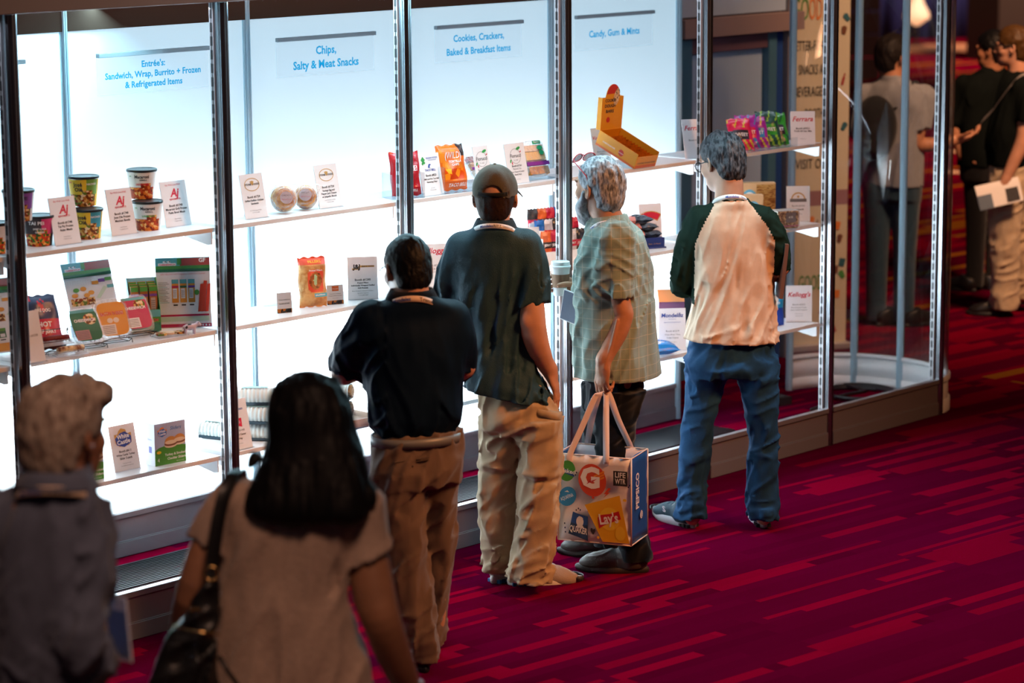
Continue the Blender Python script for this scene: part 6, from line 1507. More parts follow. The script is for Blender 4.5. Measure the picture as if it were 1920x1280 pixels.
# ------------------------------------------------------------------ people farther off, by and behind the rounded end
def far_man():
    FR = (8.76, 1.47); rot = 1.25
    head = Head((0.086, 0.000, 1.726), 1.25, 0.06, scale=1.04); nb = (0.121, 0.000, 1.550)
    sR = (0.143, 0.160, 1.451); sL = (0.126, -0.160, 1.479); eL = (0.127, -0.200, 1.156); wL = (0.020, -0.200, 0.892)
    core = [[(nb, 0.05), ((0.084, 0.000, 1.278), 0.09), ((0.069, 0.000, 0.936), 0.09)], [((0.039, -0.050, 0.942), 0.06), ((0.057, -0.050, 0.530), 0.05), ((0.082, -0.050, 0.096), 0.04)], [((0.125, 0.080, 0.927), 0.06), ((0.181, 0.100, 0.508), 0.05), ((0.207, 0.120, 0.102), 0.04)], [(sL, 0.045), ((0.133, -0.190, 1.262), 0.04)], [(sR, 0.045), ((0.174, 0.200, 1.224), 0.04)]]
    def arms(S):
        S.limb([((0.133, -0.190, 1.279), 0.048), (eL, 0.047), ((0.071, -0.200, 1.011), 0.040), (wL, 0.030)], 0.02)
        hand(S, wL, (-0.45, -0.1, -0.9), (0.6, 0.9, -0.3), -1, ((0.5, 0.7, 0.6),) * 4, 0.03, ((0.5, 0.7, 0.5), 0.1))
    P = person(FR, 'man in a black polo and khaki trousers holding papers at the right edge', M_skin, head, nb, core, [(arms,) + bounds([(0.133, -0.190, 1.279), wL], 0.16) + (0.0055,)])
    eyes(P, head)
    S = Sdf((-0.30, -0.36, 0.82), (0.40, 0.36, 1.62), 0.008)
    S.loft(sil([((0.042, 0.000, 1.574), (0.178, 0.000, 1.573), 0.9), ((0.013, 0.000, 1.517), (0.230, 0.000, 1.515), 0.7), ((-0.018, 0.000, 1.415), (0.260, 0.000, 1.413), 0.66), ((-0.062, 0.000, 1.245), (0.258, 0.000, 1.243), 0.74), ((-0.076, 0.000, 1.126), (0.248, 0.000, 1.123), 0.82), ((-0.063, 0.000, 1.006), (0.231, 0.000, 1.004), 0.80), ((-0.051, 0.000, 0.944), (0.219, 0.000, 0.942), 0.78)], rot), rot, 0.03)
    S.limb([(sL, 0.078), ((0.138, -0.190, 1.347), 0.076), ((0.142, -0.200, 1.230), 0.074)], 0.03, cuts=[(np.array((0.139, -0.190, 1.276)), np.array([0, 0, -1.0]))])
    S.limb([(sR, 0.075), ((0.155, 0.200, 1.275), 0.072)], 0.03)
    S.ripple(folds(((0.3, 0, 1), 0.06, 0.3, 0.012, 111))); S.cut((0, 0, (0.075, 0.000, 0.974)[2]), (0, 0, -1))
    skin('polo_shirt', [S.mesh()], cloth('black_knit', (0.006, 0.008, 0.008, 1), rough=0.7, sheen=0.0), P)
    S = Sdf((-0.30, -0.26, 0.02), (0.36, 0.32, 1.02), 0.008)
    S.loft(sil([((-0.042, 0.000, 1.006), (0.204, 0.000, 1.004), 0.75), ((-0.050, 0.000, 0.903), (0.220, 0.000, 0.901), 0.78), ((-0.046, 0.000, 0.765), (0.217, 0.000, 0.763), 0.75)], rot), rot, 0.02)
    S.loft(sil([((-0.057, -0.050, 0.840), (0.171, -0.050, 0.839), 0.85, -0.05), ((-0.042, -0.050, 0.531), (0.152, -0.050, 0.529), 1.0, -0.05), ((-0.018, -0.050, 0.253), (0.153, -0.050, 0.252), 1.0, -0.05), ((-0.027, -0.050, 0.062), (0.158, -0.050, 0.061), 1.0, -0.05), ((-0.023, -0.050, 0.038), (0.152, -0.050, 0.036), 1.0, -0.05)], 0), 0, 0.02)
    S.loft(sil([((0.061, 0.090, 0.822), (0.267, 0.090, 0.821), 0.9, 0.09), ((0.126, 0.110, 0.472), (0.288, 0.110, 0.471), 1.0, 0.11), ((0.155, 0.120, 0.085), (0.308, 0.120, 0.084), 1.0, 0.12)], 0), 0, 0.02)
    S.ripple(folds(((0.25, 0, 1), 0.06, 0.3, 0.012, 113), ((1, 0, 0.3), 0.05, 0.16, 0.012, 114))); S.cut((0, 0, 0.05), (0, 0, -1))
    skin('trousers', [S.mesh()], cloth('sand_cotton', (0.46, 0.36, 0.25, 1)), P)
    for q in (((0.120, -0.041, 0.0)), ((0.338, 0.405, 0.0))): shoe(P, 'leather_shoe', q, 1.35, [mat('black_leather', (0.012, 0.011, 0.012, 1), rough=0.35), M_black], style='moccasin')
    skin('hair', [head.hair(t=0.012, front=0.062, back=-0.085, amp=0.006, freq=60, seed=12, crown=0.006)], mat_ramp('sandy_hair', ['2A1A0C', '4A3216', '3A2812'], 80, 0.5, 'noise', bump=0.5), P)
    glasses(P, head, [M_black, M_lens], z=0.010)
    band('bag_strap', [mat('grey_strap', (0.14, 0.13, 0.13, 1), rough=0.6)], P, [(0.145, -0.170, 1.563), (0.076, -0.185, 1.531), (-0.001, -0.165, 1.430), (-0.053, -0.130, 1.342), (-0.114, -0.100, 1.269)], 0.05, [(0.5, 0, 0.85)] * 5, n=30)
    return P
far_man()
b = MB()
for k, (dy, dz, a) in enumerate(((0, 0, 0.0), (0.012, 0.016, 0.05), (-0.012, -0.014, -0.05))):
    b.add([(-0.14, dy - 0.01, dz), (0.14, dy - 0.01, dz), (0.14, dy + 0.01, dz + 0.12), (-0.14, dy + 0.01, dz + 0.12)], [(0, 1, 2, 3)], 0)
b.add([(-0.14, -0.026, -0.016), (-0.05, -0.026, -0.016), (-0.05, -0.004, 0.09), (-0.14, -0.004, 0.09)], [(0, 1, 2, 3)], 1); b.add([(0.04, -0.026, 0.0), (0.12, -0.026, 0.0), (0.12, -0.004, 0.09), (0.04, -0.004, 0.09)], [(0, 1, 2, 3)], 2)
tag(b.build('paper_bundle', [M_card, mat('print_slate', (0.10, 0.14, 0.20, 1)), M_ink], M=at_person((8.76, 1.47), (-0.007, -0.235, 0.761), 0.0, 0.0, -0.22), solid=0.002), 'folded white papers in the hand of the man in khaki trousers', 'papers')

def back_man():
    FR = (9.55, 2.05); rot = 0.9
    def q(x, y, v=0.0): return (x, v, y)
    head = Head((0.02, 0.0, 1.64), 1.0, 0.1, scale=1.04); nb = (0.03, 0, 1.50)
    core = [[(nb, 0.05), ((0, 0, 1.2), 0.09), ((0, 0, 0.9), 0.09)], [((-0.06, 0, 0.9), 0.06), ((-0.06, 0, 0.1), 0.045)], [((0.09, 0.08, 0.9), 0.06), ((0.09, 0.08, 0.1), 0.045)], [((-0.15, 0, 1.40), 0.045), ((-0.21, 0, 1.15), 0.04)], [((0.17, 0.0, 1.40), 0.045), ((0.22, 0, 1.15), 0.04)]]
    def arms(S):
        S.limb([((-0.205, 0, 1.19), 0.046), ((-0.215, 0, 1.10), 0.044), ((-0.17, -0.04, 0.93), 0.032)], 0.02); hand(S, (-0.17, -0.04, 0.93), (0.5, -0.1, -0.9), (0.9, 0.3, 0.4), 1, (0.5,) * 4)
    P = person(FR, 'man all in black standing behind the man in khaki trousers', M_skin2, head, nb, core, [(arms, np.array((-0.33, -0.2, 0.7)), np.array((0.05, 0.15, 1.30)), 0.006)])
    eyes(P, head)
    S = Sdf((-0.36, -0.24, 0.80), (0.36, 0.24, 1.62), 0.009)
    S.loft([(1.53, 0.03, 0, 0.07, 0.065), (1.50, 0.025, 0, 0.10, 0.075), (1.45, 0.02, 0, 0.17, 0.10), (1.38, 0.01, 0, 0.21, 0.12), (1.2, 0, 0, 0.20, 0.13), (1.0, 0, 0, 0.20, 0.14), (0.86, 0, 0, 0.20, 0.14)], 0.3, 0.03)
    S.limb([((-0.16, 0, 1.40), 0.075), ((-0.21, 0, 1.17), 0.068)], 0.03); S.limb([((0.17, 0, 1.40), 0.075), ((0.22, 0, 1.17), 0.068)], 0.03)
    S.ripple(folds(((0.3, 0, 1), 0.06, 0.3, 0.010, 121)))
    skin('polo_shirt', [S.mesh()], MATS['black_knit'], P)
    S = Sdf((-0.30, -0.24, 0.02), (0.32, 0.28, 0.98), 0.010)
    S.loft([(0.95, 0, 0, 0.17, 0.12), (0.86, 0, 0, 0.185, 0.13), (0.76, 0, 0, 0.18, 0.12)], 0.3, 0.02); S.limb([((-0.07, 0, 0.82), 0.09), ((-0.06, 0, 0.45), 0.07), ((-0.06, 0, 0.05), 0.06)], 0.03); S.limb([((0.09, 0.06, 0.82), 0.09), ((0.09, 0.08, 0.45), 0.07), ((0.09, 0.08, 0.05), 0.06)], 0.03)
    skin('trousers', [S.mesh()], cloth('black_trousers', (0.012, 0.012, 0.014, 1)), P)
    for x, y in ((-0.06, -0.07), (0.09, 0.0)): shoe(P, 'leather_shoe', (x, y, 0), 0.9, [MATS['black_leather'], M_black], style='moccasin')
    skin('hair', [head.hair(h=0.006, t=0.012, front=0.062, back=-0.085, amp=0.005, seed=13)], MATS['cropped_black_hair'], P)
back_man()

def glass_man():
    FR = (8.03, 1.77); rot = -0.7
    head = Head((0.0, 0.02, 1.60), -0.95, 0.12, scale=1.03); nb = (0.0, 0, 1.46)
    sR = (0.17, -0.06, 1.36); eR = (0.13, -0.10, 1.10); wR = (0.36, -0.04, 1.11)
    core = [[(nb, 0.05), ((0, 0, 1.2), 0.09), ((0, 0, 0.9), 0.09)], [((-0.08, 0, 0.9), 0.06), ((-0.08, 0, 0.1), 0.045)], [((0.08, -0.04, 0.9), 0.06), ((0.08, -0.04, 0.1), 0.045)], [(sR, 0.04), ((0.14, -0.09, 1.2), 0.04)], [((-0.16, 0.05, 1.36), 0.045), ((-0.19, 0.05, 1.15), 0.04)]]
    def arms(S):
        S.limb([((0.14, -0.09, 1.20), 0.046), (eR, 0.046), ((0.24, -0.07, 1.09), 0.040), (wR, 0.030)], 0.02); hand(S, wR, (1, 0.1, 0.15), (-0.2, 0.3, 0.9), 1, (0.4,) * 4)
    P = person(FR, 'man in a pale grey T-shirt and backpack seen through the rounded glass end', M_skin2, head, nb, core, [(arms, np.array((-0.02, -0.25, 0.95)), np.array((0.60, 0.15, 1.32)), 0.006)])
    eyes(P, head)
    S = Sdf((-0.34, -0.26, 0.78), (0.36, 0.26, 1.58), 0.009)
    S.loft([(1.49, 0, 0, 0.075, 0.07), (1.46, 0, 0, 0.10, 0.075), (1.42, 0, 0, 0.17, 0.10), (1.34, 0, 0, 0.205, 0.12), (1.15, 0, 0, 0.195, 0.13), (1.0, 0, 0, 0.19, 0.14), (0.84, 0, 0, 0.19, 0.14)], rot, 0.03)
    S.limb([(sR, 0.078), ((0.145, -0.085, 1.22), 0.072), ((0.14, -0.09, 1.17), 0.072)], 0.03, cuts=[(np.array((0.14, -0.09, 1.185)), np.array((0, 0, -1.0)))]); S.limb([((-0.16, 0.05, 1.36), 0.075), ((-0.19, 0.05, 1.17), 0.068)], 0.03)
    S.ripple(folds(((0.3, 0, 1), 0.06, 0.3, 0.012, 131)))
    skin('t_shirt', [S.mesh()], cloth('pale_grey_jersey', (0.24, 0.25, 0.28, 1)), P)
    S = Sdf((-0.28, -0.26, 0.02), (0.28, 0.24, 0.98), 0.010)
    S.loft([(0.95, 0, 0, 0.165, 0.12), (0.86, 0, 0, 0.18, 0.13), (0.76, 0, 0, 0.17, 0.12)], rot, 0.02)
    for x, y in ((-0.08, 0.0), (0.08, -0.04)): S.limb([((x, y, 0.82), 0.09), ((x, y, 0.45), 0.068), ((x, y, 0.05), 0.06)], 0.03)
    skin('jeans', [S.mesh()], cloth('dark_denim', (0.02, 0.05, 0.08, 1)), P)
    for x, y in ((-0.08, -0.07), (0.08, -0.11)): shoe(P, 'leather_shoe', (x, y, 0), -0.9, [MATS['black_leather'], M_black], style='moccasin')
    skin('hair', [head.hair(h=0.006, t=0.014, front=0.064, back=-0.090, amp=0.006, seed=14)], mat_ramp('dark_brown_hair', ['0A0706', '1A120E', '0E0A08'], 80, 0.6, 'noise', bump=0.4), P)
    glasses(P, head, [M_black, M_lens], z=0.06, tilt=0.5, up=0.03, name='sunglasses')
    S = Sdf((-0.30, -0.36, 0.95), (0.20, 0.10, 1.48), 0.009)
    S.ell((-0.13, -0.185, 1.20), (0.13, 0.075, 0.19), 0.02); S.cone((-0.15, -0.215, 1.10), (-0.13, -0.215, 1.16), 0.07, 0.07, 0.03)
    bp = skin('backpack', [S.mesh()], cloth('black_nylon', (0.015, 0.016, 0.018, 1)), None); bp.location = FR + (0,); bp.rotation_euler = (0, 0, ANG)
    P.scale = bp.scale = (1.06, 1.06, 1.06)
    tag(bp, 'black backpack worn by the man in the pale grey T-shirt', 'backpack')
    band('strap', [MATS['black_nylon']], bp, [(-0.02, -0.13, 1.30), (0.05, -0.12, 1.40), (0.10, -0.05, 1.455), (0.14, 0.03, 1.43), (0.18, 0.10, 1.34), (0.17, 0.10, 1.2)], 0.05, [(0.7, -0.7, 0.1)] * 6, n=30, thick=0.003)
glass_man()


# ------------------------------------------------------------------ goods on the shelves: shared builders
CARD_M = [M_card, M_ink, M_red_ink, M_grey_ink, M_blue_ink, M_green_ink, M_gold_ink, M_wht_ink]
def card(pos, label, lines, w=0.12, h=0.178, yaw=0.0, lean=-0.20, art=None, easel=True, name='booth_card', group='booth cards on the shelves', cat='card', lip=True):
    o = empty(name, pos, 0.0); o.matrix_world = place(pos, yaw)
    tag(o, label, cat, group)
    b = MB(); b.T = Matrix.Rotation(lean, 4, 'X')
    b.box((0, 0.0015, h / 2), (w, 0.003, h), 0)
    for ln in lines:
        s, z, size, mi = ln[:4]; kw = ln[4] if len(ln) > 4 else {}
        b.text(s, kw.pop('x', 0) if kw else 0, z * h, size, -0.0006, mi, **kw)
    if art: art(b, w, h)
    b.build('card_front', CARD_M, o)
    if easel:
        b = MB(); t = -lean
        b.prism([(0.002 + 0.8 * h * math.sin(t), 0.8 * h * math.cos(t)), (0.008, 0.004), (0.008 + 0.30 * h + 0.8 * h * math.sin(t) * 0.6, 0.0005)], -0.001, 0.001, 0, 'x')
        b.build('easel_back', M_card, o)
    if lip:
        b = MB(); b.box((0, -0.006, 0.0015), (w, 0.014, 0.003)); b.build('card_foot', M_acryl, o)
    return o

def bag(o, name, w, h, d, cell, mats, texts=(), M=None, nx=18, nz=26, pinch=0.0, seed=0, crumple=0.0025):
    """sealed pillow bag; cell(fx,fz) picks the print of each patch; texts follow the bulge"""
    rb = random.Random(seed); ph = [rb.uniform(0, 6) for _ in range(6)]
    def prof(fx, fz):
        e = max(0.0, (1 - abs(2 * fx - 1) ** 2.6)) ** 0.6 * max(0.0, min(1, (fz - 0.03) / 0.16, (0.97 - fz) / 0.14)) ** 0.6
        return d / 2 * e + crumple * e * (math.sin(9 * fx + ph[0] + 5 * fz) + math.sin(13 * fz + ph[1] - 6 * fx))
    def X(fx, fz): return (fx - 0.5) * w * (1 - pinch * math.sin(math.pi * min(1, max(0, fz))) * 0.6) + 0.002 * math.sin(11 * fz + ph[2])
    b = MB()
    for s in (-1, 1):
        vs = []; 
        for j in range(nz + 1):
            for i in range(nx + 1):
                fx, fz = i / nx, j / nz
                vs.append((X(fx, fz), s * (prof(fx, fz) + 0.0004), fz * h + (0.003 * math.sin(20 * fx + ph[3]) if j in (0, nz) else 0)))
        for j in range(nz):
            for i in range(nx):
                q = (j * (nx + 1) + i, j * (nx + 1) + i + 1, (j + 1) * (nx + 1) + i + 1, (j + 1) * (nx + 1) + i)
                b.add([vs[k] for k in q], [(0, 1, 2, 3) if s < 0 else (3, 2, 1, 0)], cell((i + 0.5) / nx, (j + 0.5) / nz), True)
    for t in texts:
        s, fx0, fz0, size, mi = t[:5]; kw = t[5] if len(t) > 5 else {}
        vs, fs, x0, x1 = text_geo(s, kw.get('bold', 0.02)); k = size; kx = kw.get('width', size * (x1 - x0)) / max(1e-6, (x1 - x0)); r = kw.get('rot', 0.0); out = []
        for a, c in vs:
            px = (a - (x0 + x1) / 2) * kx; pz = (c - 0.36) * k; px, pz = px * math.cos(r) - pz * math.sin(r), px * math.sin(r) + pz * math.cos(r)
            fx = fx0 + px / w; fz = fz0 + pz / h
            out.append((X(fx, fz), -prof(min(1, max(0, fx)), min(1, max(0, fz))) - 0.0014, fz * h))
        b.add(out, fs, mi)
    ob = b.build(name, mats, o, M)
    return ob
def single_bag(pos, yaw, lean, name, label, cat, group, *a, **k):
    ob = bag(None, name, *a, **k); ob.matrix_world = place(pos, yaw, lean); tag(ob, label, cat, group); return ob

def wraptext(b, s, r, z, size, mi, a0, bold=0.02, width=None, taper=0.0):
    vs, fs, x0, x1 = text_geo(s, bold); k = size; kx = (width / (x1 - x0)) if width else size; out = []
    for a, c in vs:
        zz = z + (c - 0.36) * k; rr = r + taper * zz + 0.0008; t = a0 + (a - (x0 + x1) / 2) * kx / rr
        out.append((rr * math.cos(t), rr * math.sin(t), zz))
    b.add(out, fs, mi)
FACE = math.atan2(-0.62, -0.70)
M_food = mat_ramp('noodle_food', ['6B3A12', 'B5762B', 'D9A75A', '8E2E12', '5F7A28', 'E8CFA0'], 110)
M_food2 = mat_ramp('pasta_food', ['9C3B10', 'D77A2C', 'E9B46A', 'B7431A', '7E2A10'], 100)
M_food3 = mat_ramp('vegetable_food', ['C43A12', 'E58A2A', '3E7A22', 'A3200E', 'F0B860', '2B5A1A'], 110)
def bowl(pos, label, base_col, patch_col, food, title, title_mi, sub, spin=0.0):
    o = empty('meal_bowl', pos); o.matrix_world = place(pos, spin)
    tag(o, label, 'food tub', 'frozen meal tubs on the top shelf')
    b = MB(); n = 40; R0, R1, H = 0.0455, 0.0575, 0.104; a0 = FACE - spin
    zs = [0, 0.004, 0.030, 0.046, 0.062, 0.082, H]
    for j in range(len(zs) - 1):
        for i in range(n):
            t0, t1 = 2 * math.pi * i / n, 2 * math.pi * (i + 1) / n; r0 = R0 + (R1 - R0) * zs[j] / H; r1 = R0 + (R1 - R0) * zs[j + 1] / H
            da = ((t0 + t1) / 2 - a0 + math.pi) % (2 * math.pi) - math.pi
            mi = 0
            if zs[j + 1] <= 0.047 and abs(da) < 1.15: mi = 2
            elif zs[j + 1] <= 0.063 and 0.0 < da < 0.9: mi = 2
            elif zs[j] >= 0.044 and da > 0.35 and da < 1.3 and patch_col: mi = 1
            b.add([(r0 * math.cos(t0), r0 * math.sin(t0), zs[j]), (r0 * math.cos(t1), r0 * math.sin(t1), zs[j]), (r1 * math.cos(t1), r1 * math.sin(t1), zs[j + 1]), (r1 * math.cos(t0), r1 * math.sin(t0), zs[j + 1])], [(0, 1, 2, 3)], mi, True)
    b.add([(R0 * math.cos(2 * math.pi * i / n), R0 * math.sin(2 * math.pi * i / n), 0) for i in range(n)], [tuple(range(n - 1, -1, -1))], 0)
    tp = (R1 - R0) / H
    for (s, z, size, mi, da, wd) in title: wraptext(b, s, R0, z, size, mi, a0 + da, 0.03, wd, tp)
    b.build('tub', [base_col, patch_col or base_col, food, M_ink, M_red_ink, M_wht_ink, M_green_ink, M_yel_ink], o)
    b = MB(); b.lathe([(0.0585, 0.1035), (0.0600, 0.105), (0.0600, 0.112), (0.0585, 0.1135), (0.0555, 0.1135), (0.054, 0.1115), (0.004, 0.1115)], 40); b.build('lid', mat('black_lid', (0.012, 0.014, 0.016, 1), rough=0.35), o)
    return o
def pict(b, x0, z0, x1, z1, y, mi): b.rect(x0, z0, x1, z1, y, mi)


# ------------------------------------------------------------------ top shelf
M_tub_white = mat('tub_white', (0.72, 0.70, 0.68, 1)); M_tub_yel = mat('tub_yellow', (0.80, 0.52, 0.02, 1)); M_tub_pink = mat('tub_pink', (0.62, 0.03, 0.16, 1)); M_tub_black = mat('tub_black', (0.03, 0.02, 0.025, 1)); M_tub_purple = mat('tub_purple', (0.22, 0.06, 0.40, 1))
M_patch_green = mat('patch_green', (0.16, 0.36, 0.05, 1)); M_patch_blue = mat('patch_blue', (0.04, 0.30, 0.42, 1)); M_patch_red = mat('patch_red', (0.55, 0.05, 0.03, 1)); M_patch_dkgreen = mat('patch_dark_green', (0.02, 0.20, 0.05, 1))
bowl((0.001, 0.154, 1.532), 'white frozen meal tub cut off by the left edge of the picture', M_tub_white, None, M_food3, [], 3, '')
bowl((0.232, 0.192, 1.532), 'pink and black tub of Asian noodles standing before the first showcase post', M_tub_black, M_tub_pink, M_food3, [('TAI PEI', 0.088, 0.017, 5, 0.0, 0.062), ('SWEET & SOUR', 0.066, 0.009, 5, 0.25, 0.05), ('CHICKEN', 0.054, 0.009, 5, 0.25, 0.035)], 3, '')
bowl(tuple(np.array((0.077, 0.101, 1.650)) - np.array([0, 0, 0.0015])), 'purple-labelled meal tub perched on other tubs behind the first post', M_tub_white, M_tub_purple, M_food, [('TAI PEI', 0.085, 0.017, 3, 0.35, 0.05)], 3, '')
JO = [('Jos\u00e9', 0.085, 0.021, 3, -0.25, None), ('Ol\u00e9', 0.066, 0.021, 3, -0.2, None), ('NACHOS', 0.086, 0.010, 5, 0.75, None), ('NEW!', 0.092, 0.007, 4, -0.85, None)]
bowl((0.464, 0.197, 1.532), 'lower yellow tub of Mexican food with blue patch, under another', M_tub_yel, M_patch_blue, M_food, JO, 3, '')
bowl(tuple(np.array((0.511, 0.275, 1.532)) * np.array([1, 1, 0]) + np.array([0, 0, 1.532 + 0.1135])), 'upper yellow tub of Mexican food with green patch, on top of another', M_tub_yel, M_patch_green, M_food, JO, 3, '')
MG = [('Macaroni', 0.088, 0.017, 3, 0.15, 0.058), ('GRILL', 0.075, 0.008, 3, 0.25, 0.030), ('new', 0.090, 0.008, 6, -0.75, None)]
bowl((0.761, 0.204, 1.532), 'lower white pasta tub with a green label, under another', M_tub_white, None, M_food2, MG + [('SUPREME PASTA', 0.058, 0.010, 6, 0.2, 0.052)], 3, '')
bowl(tuple(np.array((0.797, 0.277, 1.532)) * np.array([1, 1, 0]) + np.array([0, 0, 1.532 + 0.1135])), 'upper white pasta tub with a red label, on top of another', M_tub_white, None, M_food2, MG + [('CHICKEN PARMESAN', 0.058, 0.010, 4, 0.2, 0.055)], 3, '')
def aj(lines):
    L = [('Eat Well, Live Well.', 0.90, 0.0095, 2), ('Aj', 0.66, 0.044, 2, dict(bold=0.03, shear=0.25)), ('AJINOMOTO', 0.585, 0.0095, 2, dict(bold=0.02, width=0.055)), ('Booth #1748', 0.44, 0.0125, 1, dict(bold=0.02))]
    for k, s in enumerate(lines): L.append((s, 0.365 - 0.075 * k, 0.0120, 1, dict(bold=0.025)))
    return L + [('Steve Norton', 0.16, 0.006, 3), ('T 260.413.1515', 0.11, 0.006, 3)]
card((0.310, 0.120, 1.532), 'white card about frozen Asian meals beside the pink tub', aj(['Tai Pei Frozen', 'Asian Meals']))
card((0.608, 0.158, 1.532), 'white card with a red script logo about frozen Mexican bowls', aj(['Jose Ole Frozen', 'Mexican Bowls']))
card((0.896, 0.181, 1.532), 'white card with a red script logo about frozen pasta bowl meals', aj(['Macaroni Grill Frozen', 'Pasta Bowl Meals']), w=0.128)
def oval(b, w, h):
    n = 30
    for k in range(n):
        a0, a1 = 2 * math.pi * k / n, 2 * math.pi * (k + 1) / n
        b.add([(0.040 * math.cos(a0), -0.0006, 0.76 * h + 0.026 * math.sin(a0)), (0.040 * math.cos(a1), -0.0006, 0.76 * h + 0.026 * math.sin(a1)), (0.037 * math.cos(a1), -0.0006, 0.76 * h + 0.0235 * math.sin(a1)), (0.037 * math.cos(a0), -0.0006, 0.76 * h + 0.0235 * math.sin(a0))], [(0, 1, 2, 3)], 6)
    for a in (-0.6, -0.3, 0, 0.3, 0.6): b.add([(0.003 * math.cos(a) + 0.001, -0.0007, 0.76 * h - 0.004), (0.003 * math.cos(a) - 0.001, -0.0007, 0.76 * h - 0.004), (0.016 * math.sin(a) - 0.002, -0.0007, 0.76 * h + 0.015 * math.cos(a)), (0.016 * math.sin(a) + 0.002, -0.0007, 0.76 * h + 0.015 * math.cos(a))], [(0, 1, 2, 3)], 6)
def sr(lines): return [('STONE', 0.745, 0.0105, 1, dict(x=-0.021, bold=0.03)), ('FOODS', 0.745, 0.0105, 1, dict(x=0.021, bold=0.03)), ('Booth #1724', 0.46, 0.0125, 1, dict(bold=0.02))] + [(s, 0.385 - 0.07 * k, 0.0105, 1, dict(bold=0.025)) for k, s in enumerate(lines)] + [('C.A. Marketing and Sales', 0.17, 0.006, 3), ('T 737.751.4000', 0.12, 0.006, 3)]
card((1.247, 0.120, 1.532), 'white card with gold oval logo about a grilled buffalo chicken sandwich', sr(['Grilled Buffalo Chicken', 'Sandwich']), art=oval)
card((1.660, 0.129, 1.532), 'white card with gold oval logo about a sausage, egg and pepper jack biscuit', sr(['Sausage Egg and', 'Pepper Jack Cheese', 'on Jalape\u00f1o Biscuit']), w=0.125, art=oval)
# wrapped sandwiches
M_bun = mat_ramp('toasted_bun', ['8A4A14', 'B06A22', 'C98A3C', '9A5618'], 40, 0.5, 'noise', bump=0.2)
M_film = mat_film('clear_film', 'F2F6FA', 0.22, 0.05)
M_fill = mat_ramp('sandwich_filling', ['7A3A18', 'D9B45A', '5A2A12', 'B5702A'], 120)
def sandwich(pos, yaw, tilt, label, r, biscuit=False):
    o = empty('wrapped_sandwich', pos); o.matrix_world = place(pos, yaw); tag(o, label, 'sandwich', 'wrapped sandwiches on the top shelf')
    T = Matrix.Translation((0, 0, r * 1.06 + 0.004)) @ Matrix.Rotation(tilt, 4, 'X')
    pt = [(0.3 * r, 0), (0.9 * r, 0.003), (r, 0.012), (0.96 * r, 0.022)]; b = MB(); b.lathe([(x, z - 0.034) for x, z in pt], 28); b.build('bottom_bun', M_bun, o, T)
    b = MB(); b.lathe([(0.9 * r, -0.012), (1.02 * r, -0.010), (1.04 * r, -0.004), (0.98 * r, 0.002), (1.03 * r, 0.005), (0.9 * r, 0.009)], 28); b.build('filling', M_fill, o, T)
    b = MB(); b.lathe([(0.95 * r, 0.008), (r, 0.014), (0.96 * r, 0.026), (0.75 * r, 0.036), (0.4 * r, 0.041), (0.02, 0.042), (0.004, 0.042)], 28); b.build('top_bun', M_bun, o, T)
    b = MB(); b.disc(0, 0, 0.026, 0.026, 0, 0, 24); b.text('BISCUIT' if biscuit else 'CHICKEN', 0, 0.006, 0.009, -0.0004, 1); b.text('NET WT 5 OZ', 0, -0.010, 0.006, -0.0004, 2)
    b.build('round_label', [mat('label_mauve', (0.45, 0.38, 0.42, 1)), M_ink, M_red_ink], o, Matrix.Translation((0, 0, r + 0.003)) @ Matrix.Rotation(tilt, 4, 'X') @ Matrix.Translation((0.004, 0, 0.045)) @ Matrix.Rotation(-math.pi / 2, 4, 'X'))
    S = Sdf((-r - 0.04, -0.07, 0.0), (r + 0.04, 0.07, 2 * r + 0.05), 0.0055)
    Rm = np.array(Matrix.Rotation(tilt, 3, 'X'))
    S.ell((0, 0, r + 0.008), (r * 1.10, r * 1.12, 0.054), 0.01, Rm); S.ell((-r * 0.8, 0.0, 1.9 * r), (0.035, 0.006, 0.022), 0.02); S.ell((r * 0.8, 0.0, 1.9 * r), (0.030, 0.006, 0.022), 0.02)
    S.ripple(lambda P: 0.0035 * vnoise(P * 55, 3)); S.cut((0, 0, 0.0015), (0, 0, -1))
    skin('film_wrapper', [S.mesh()], M_film, o)
sandwich((1.424, 0.157, 1.532), -0.55, 1.25, 'round sandwich bun in clear film, the larger of two between the oval-logo cards', 0.050)
sandwich((1.548, 0.161, 1.532), -0.85, 1.15, 'small biscuit sandwich in clear film, leaning beside the larger bun', 0.045, True)
# red crisps bag behind the third post
M_bag_red = mat('foil_red', (0.42, 0.005, 0.012, 1), rough=0.25, bump=0.4, bscale=60); M_bag_orange = mat('foil_orange', (0.75, 0.14, 0.01, 1), rough=0.3); M_bag_flame = mat_ramp('flame_print', ['D9480A', 'F28A14', 'F5B22A', 'C43A08', 'E8650E'], 32, 0.3); M_bag_dark = mat('foil_charcoal', (0.03, 0.015, 0.012, 1), rough=0.3)
single_bag(tuple(np.array((2.076, 0.110, 1.532)) + np.array([0, 0, 0.0085])), -0.35, -0.14, 'snack_bag', 'glossy red snack bag partly hidden behind the third showcase post', 'snack bag', 'snack bags on the top shelf', 0.135, 0.185, 0.06, lambda x, z: 0, [M_bag_red, M_wht_ink], [('FIRE!', 0.62, 0.62, 0.030, 1), ('TACO BELL', 0.55, 0.12, 0.014, 1)], seed=2, crumple=0.005)
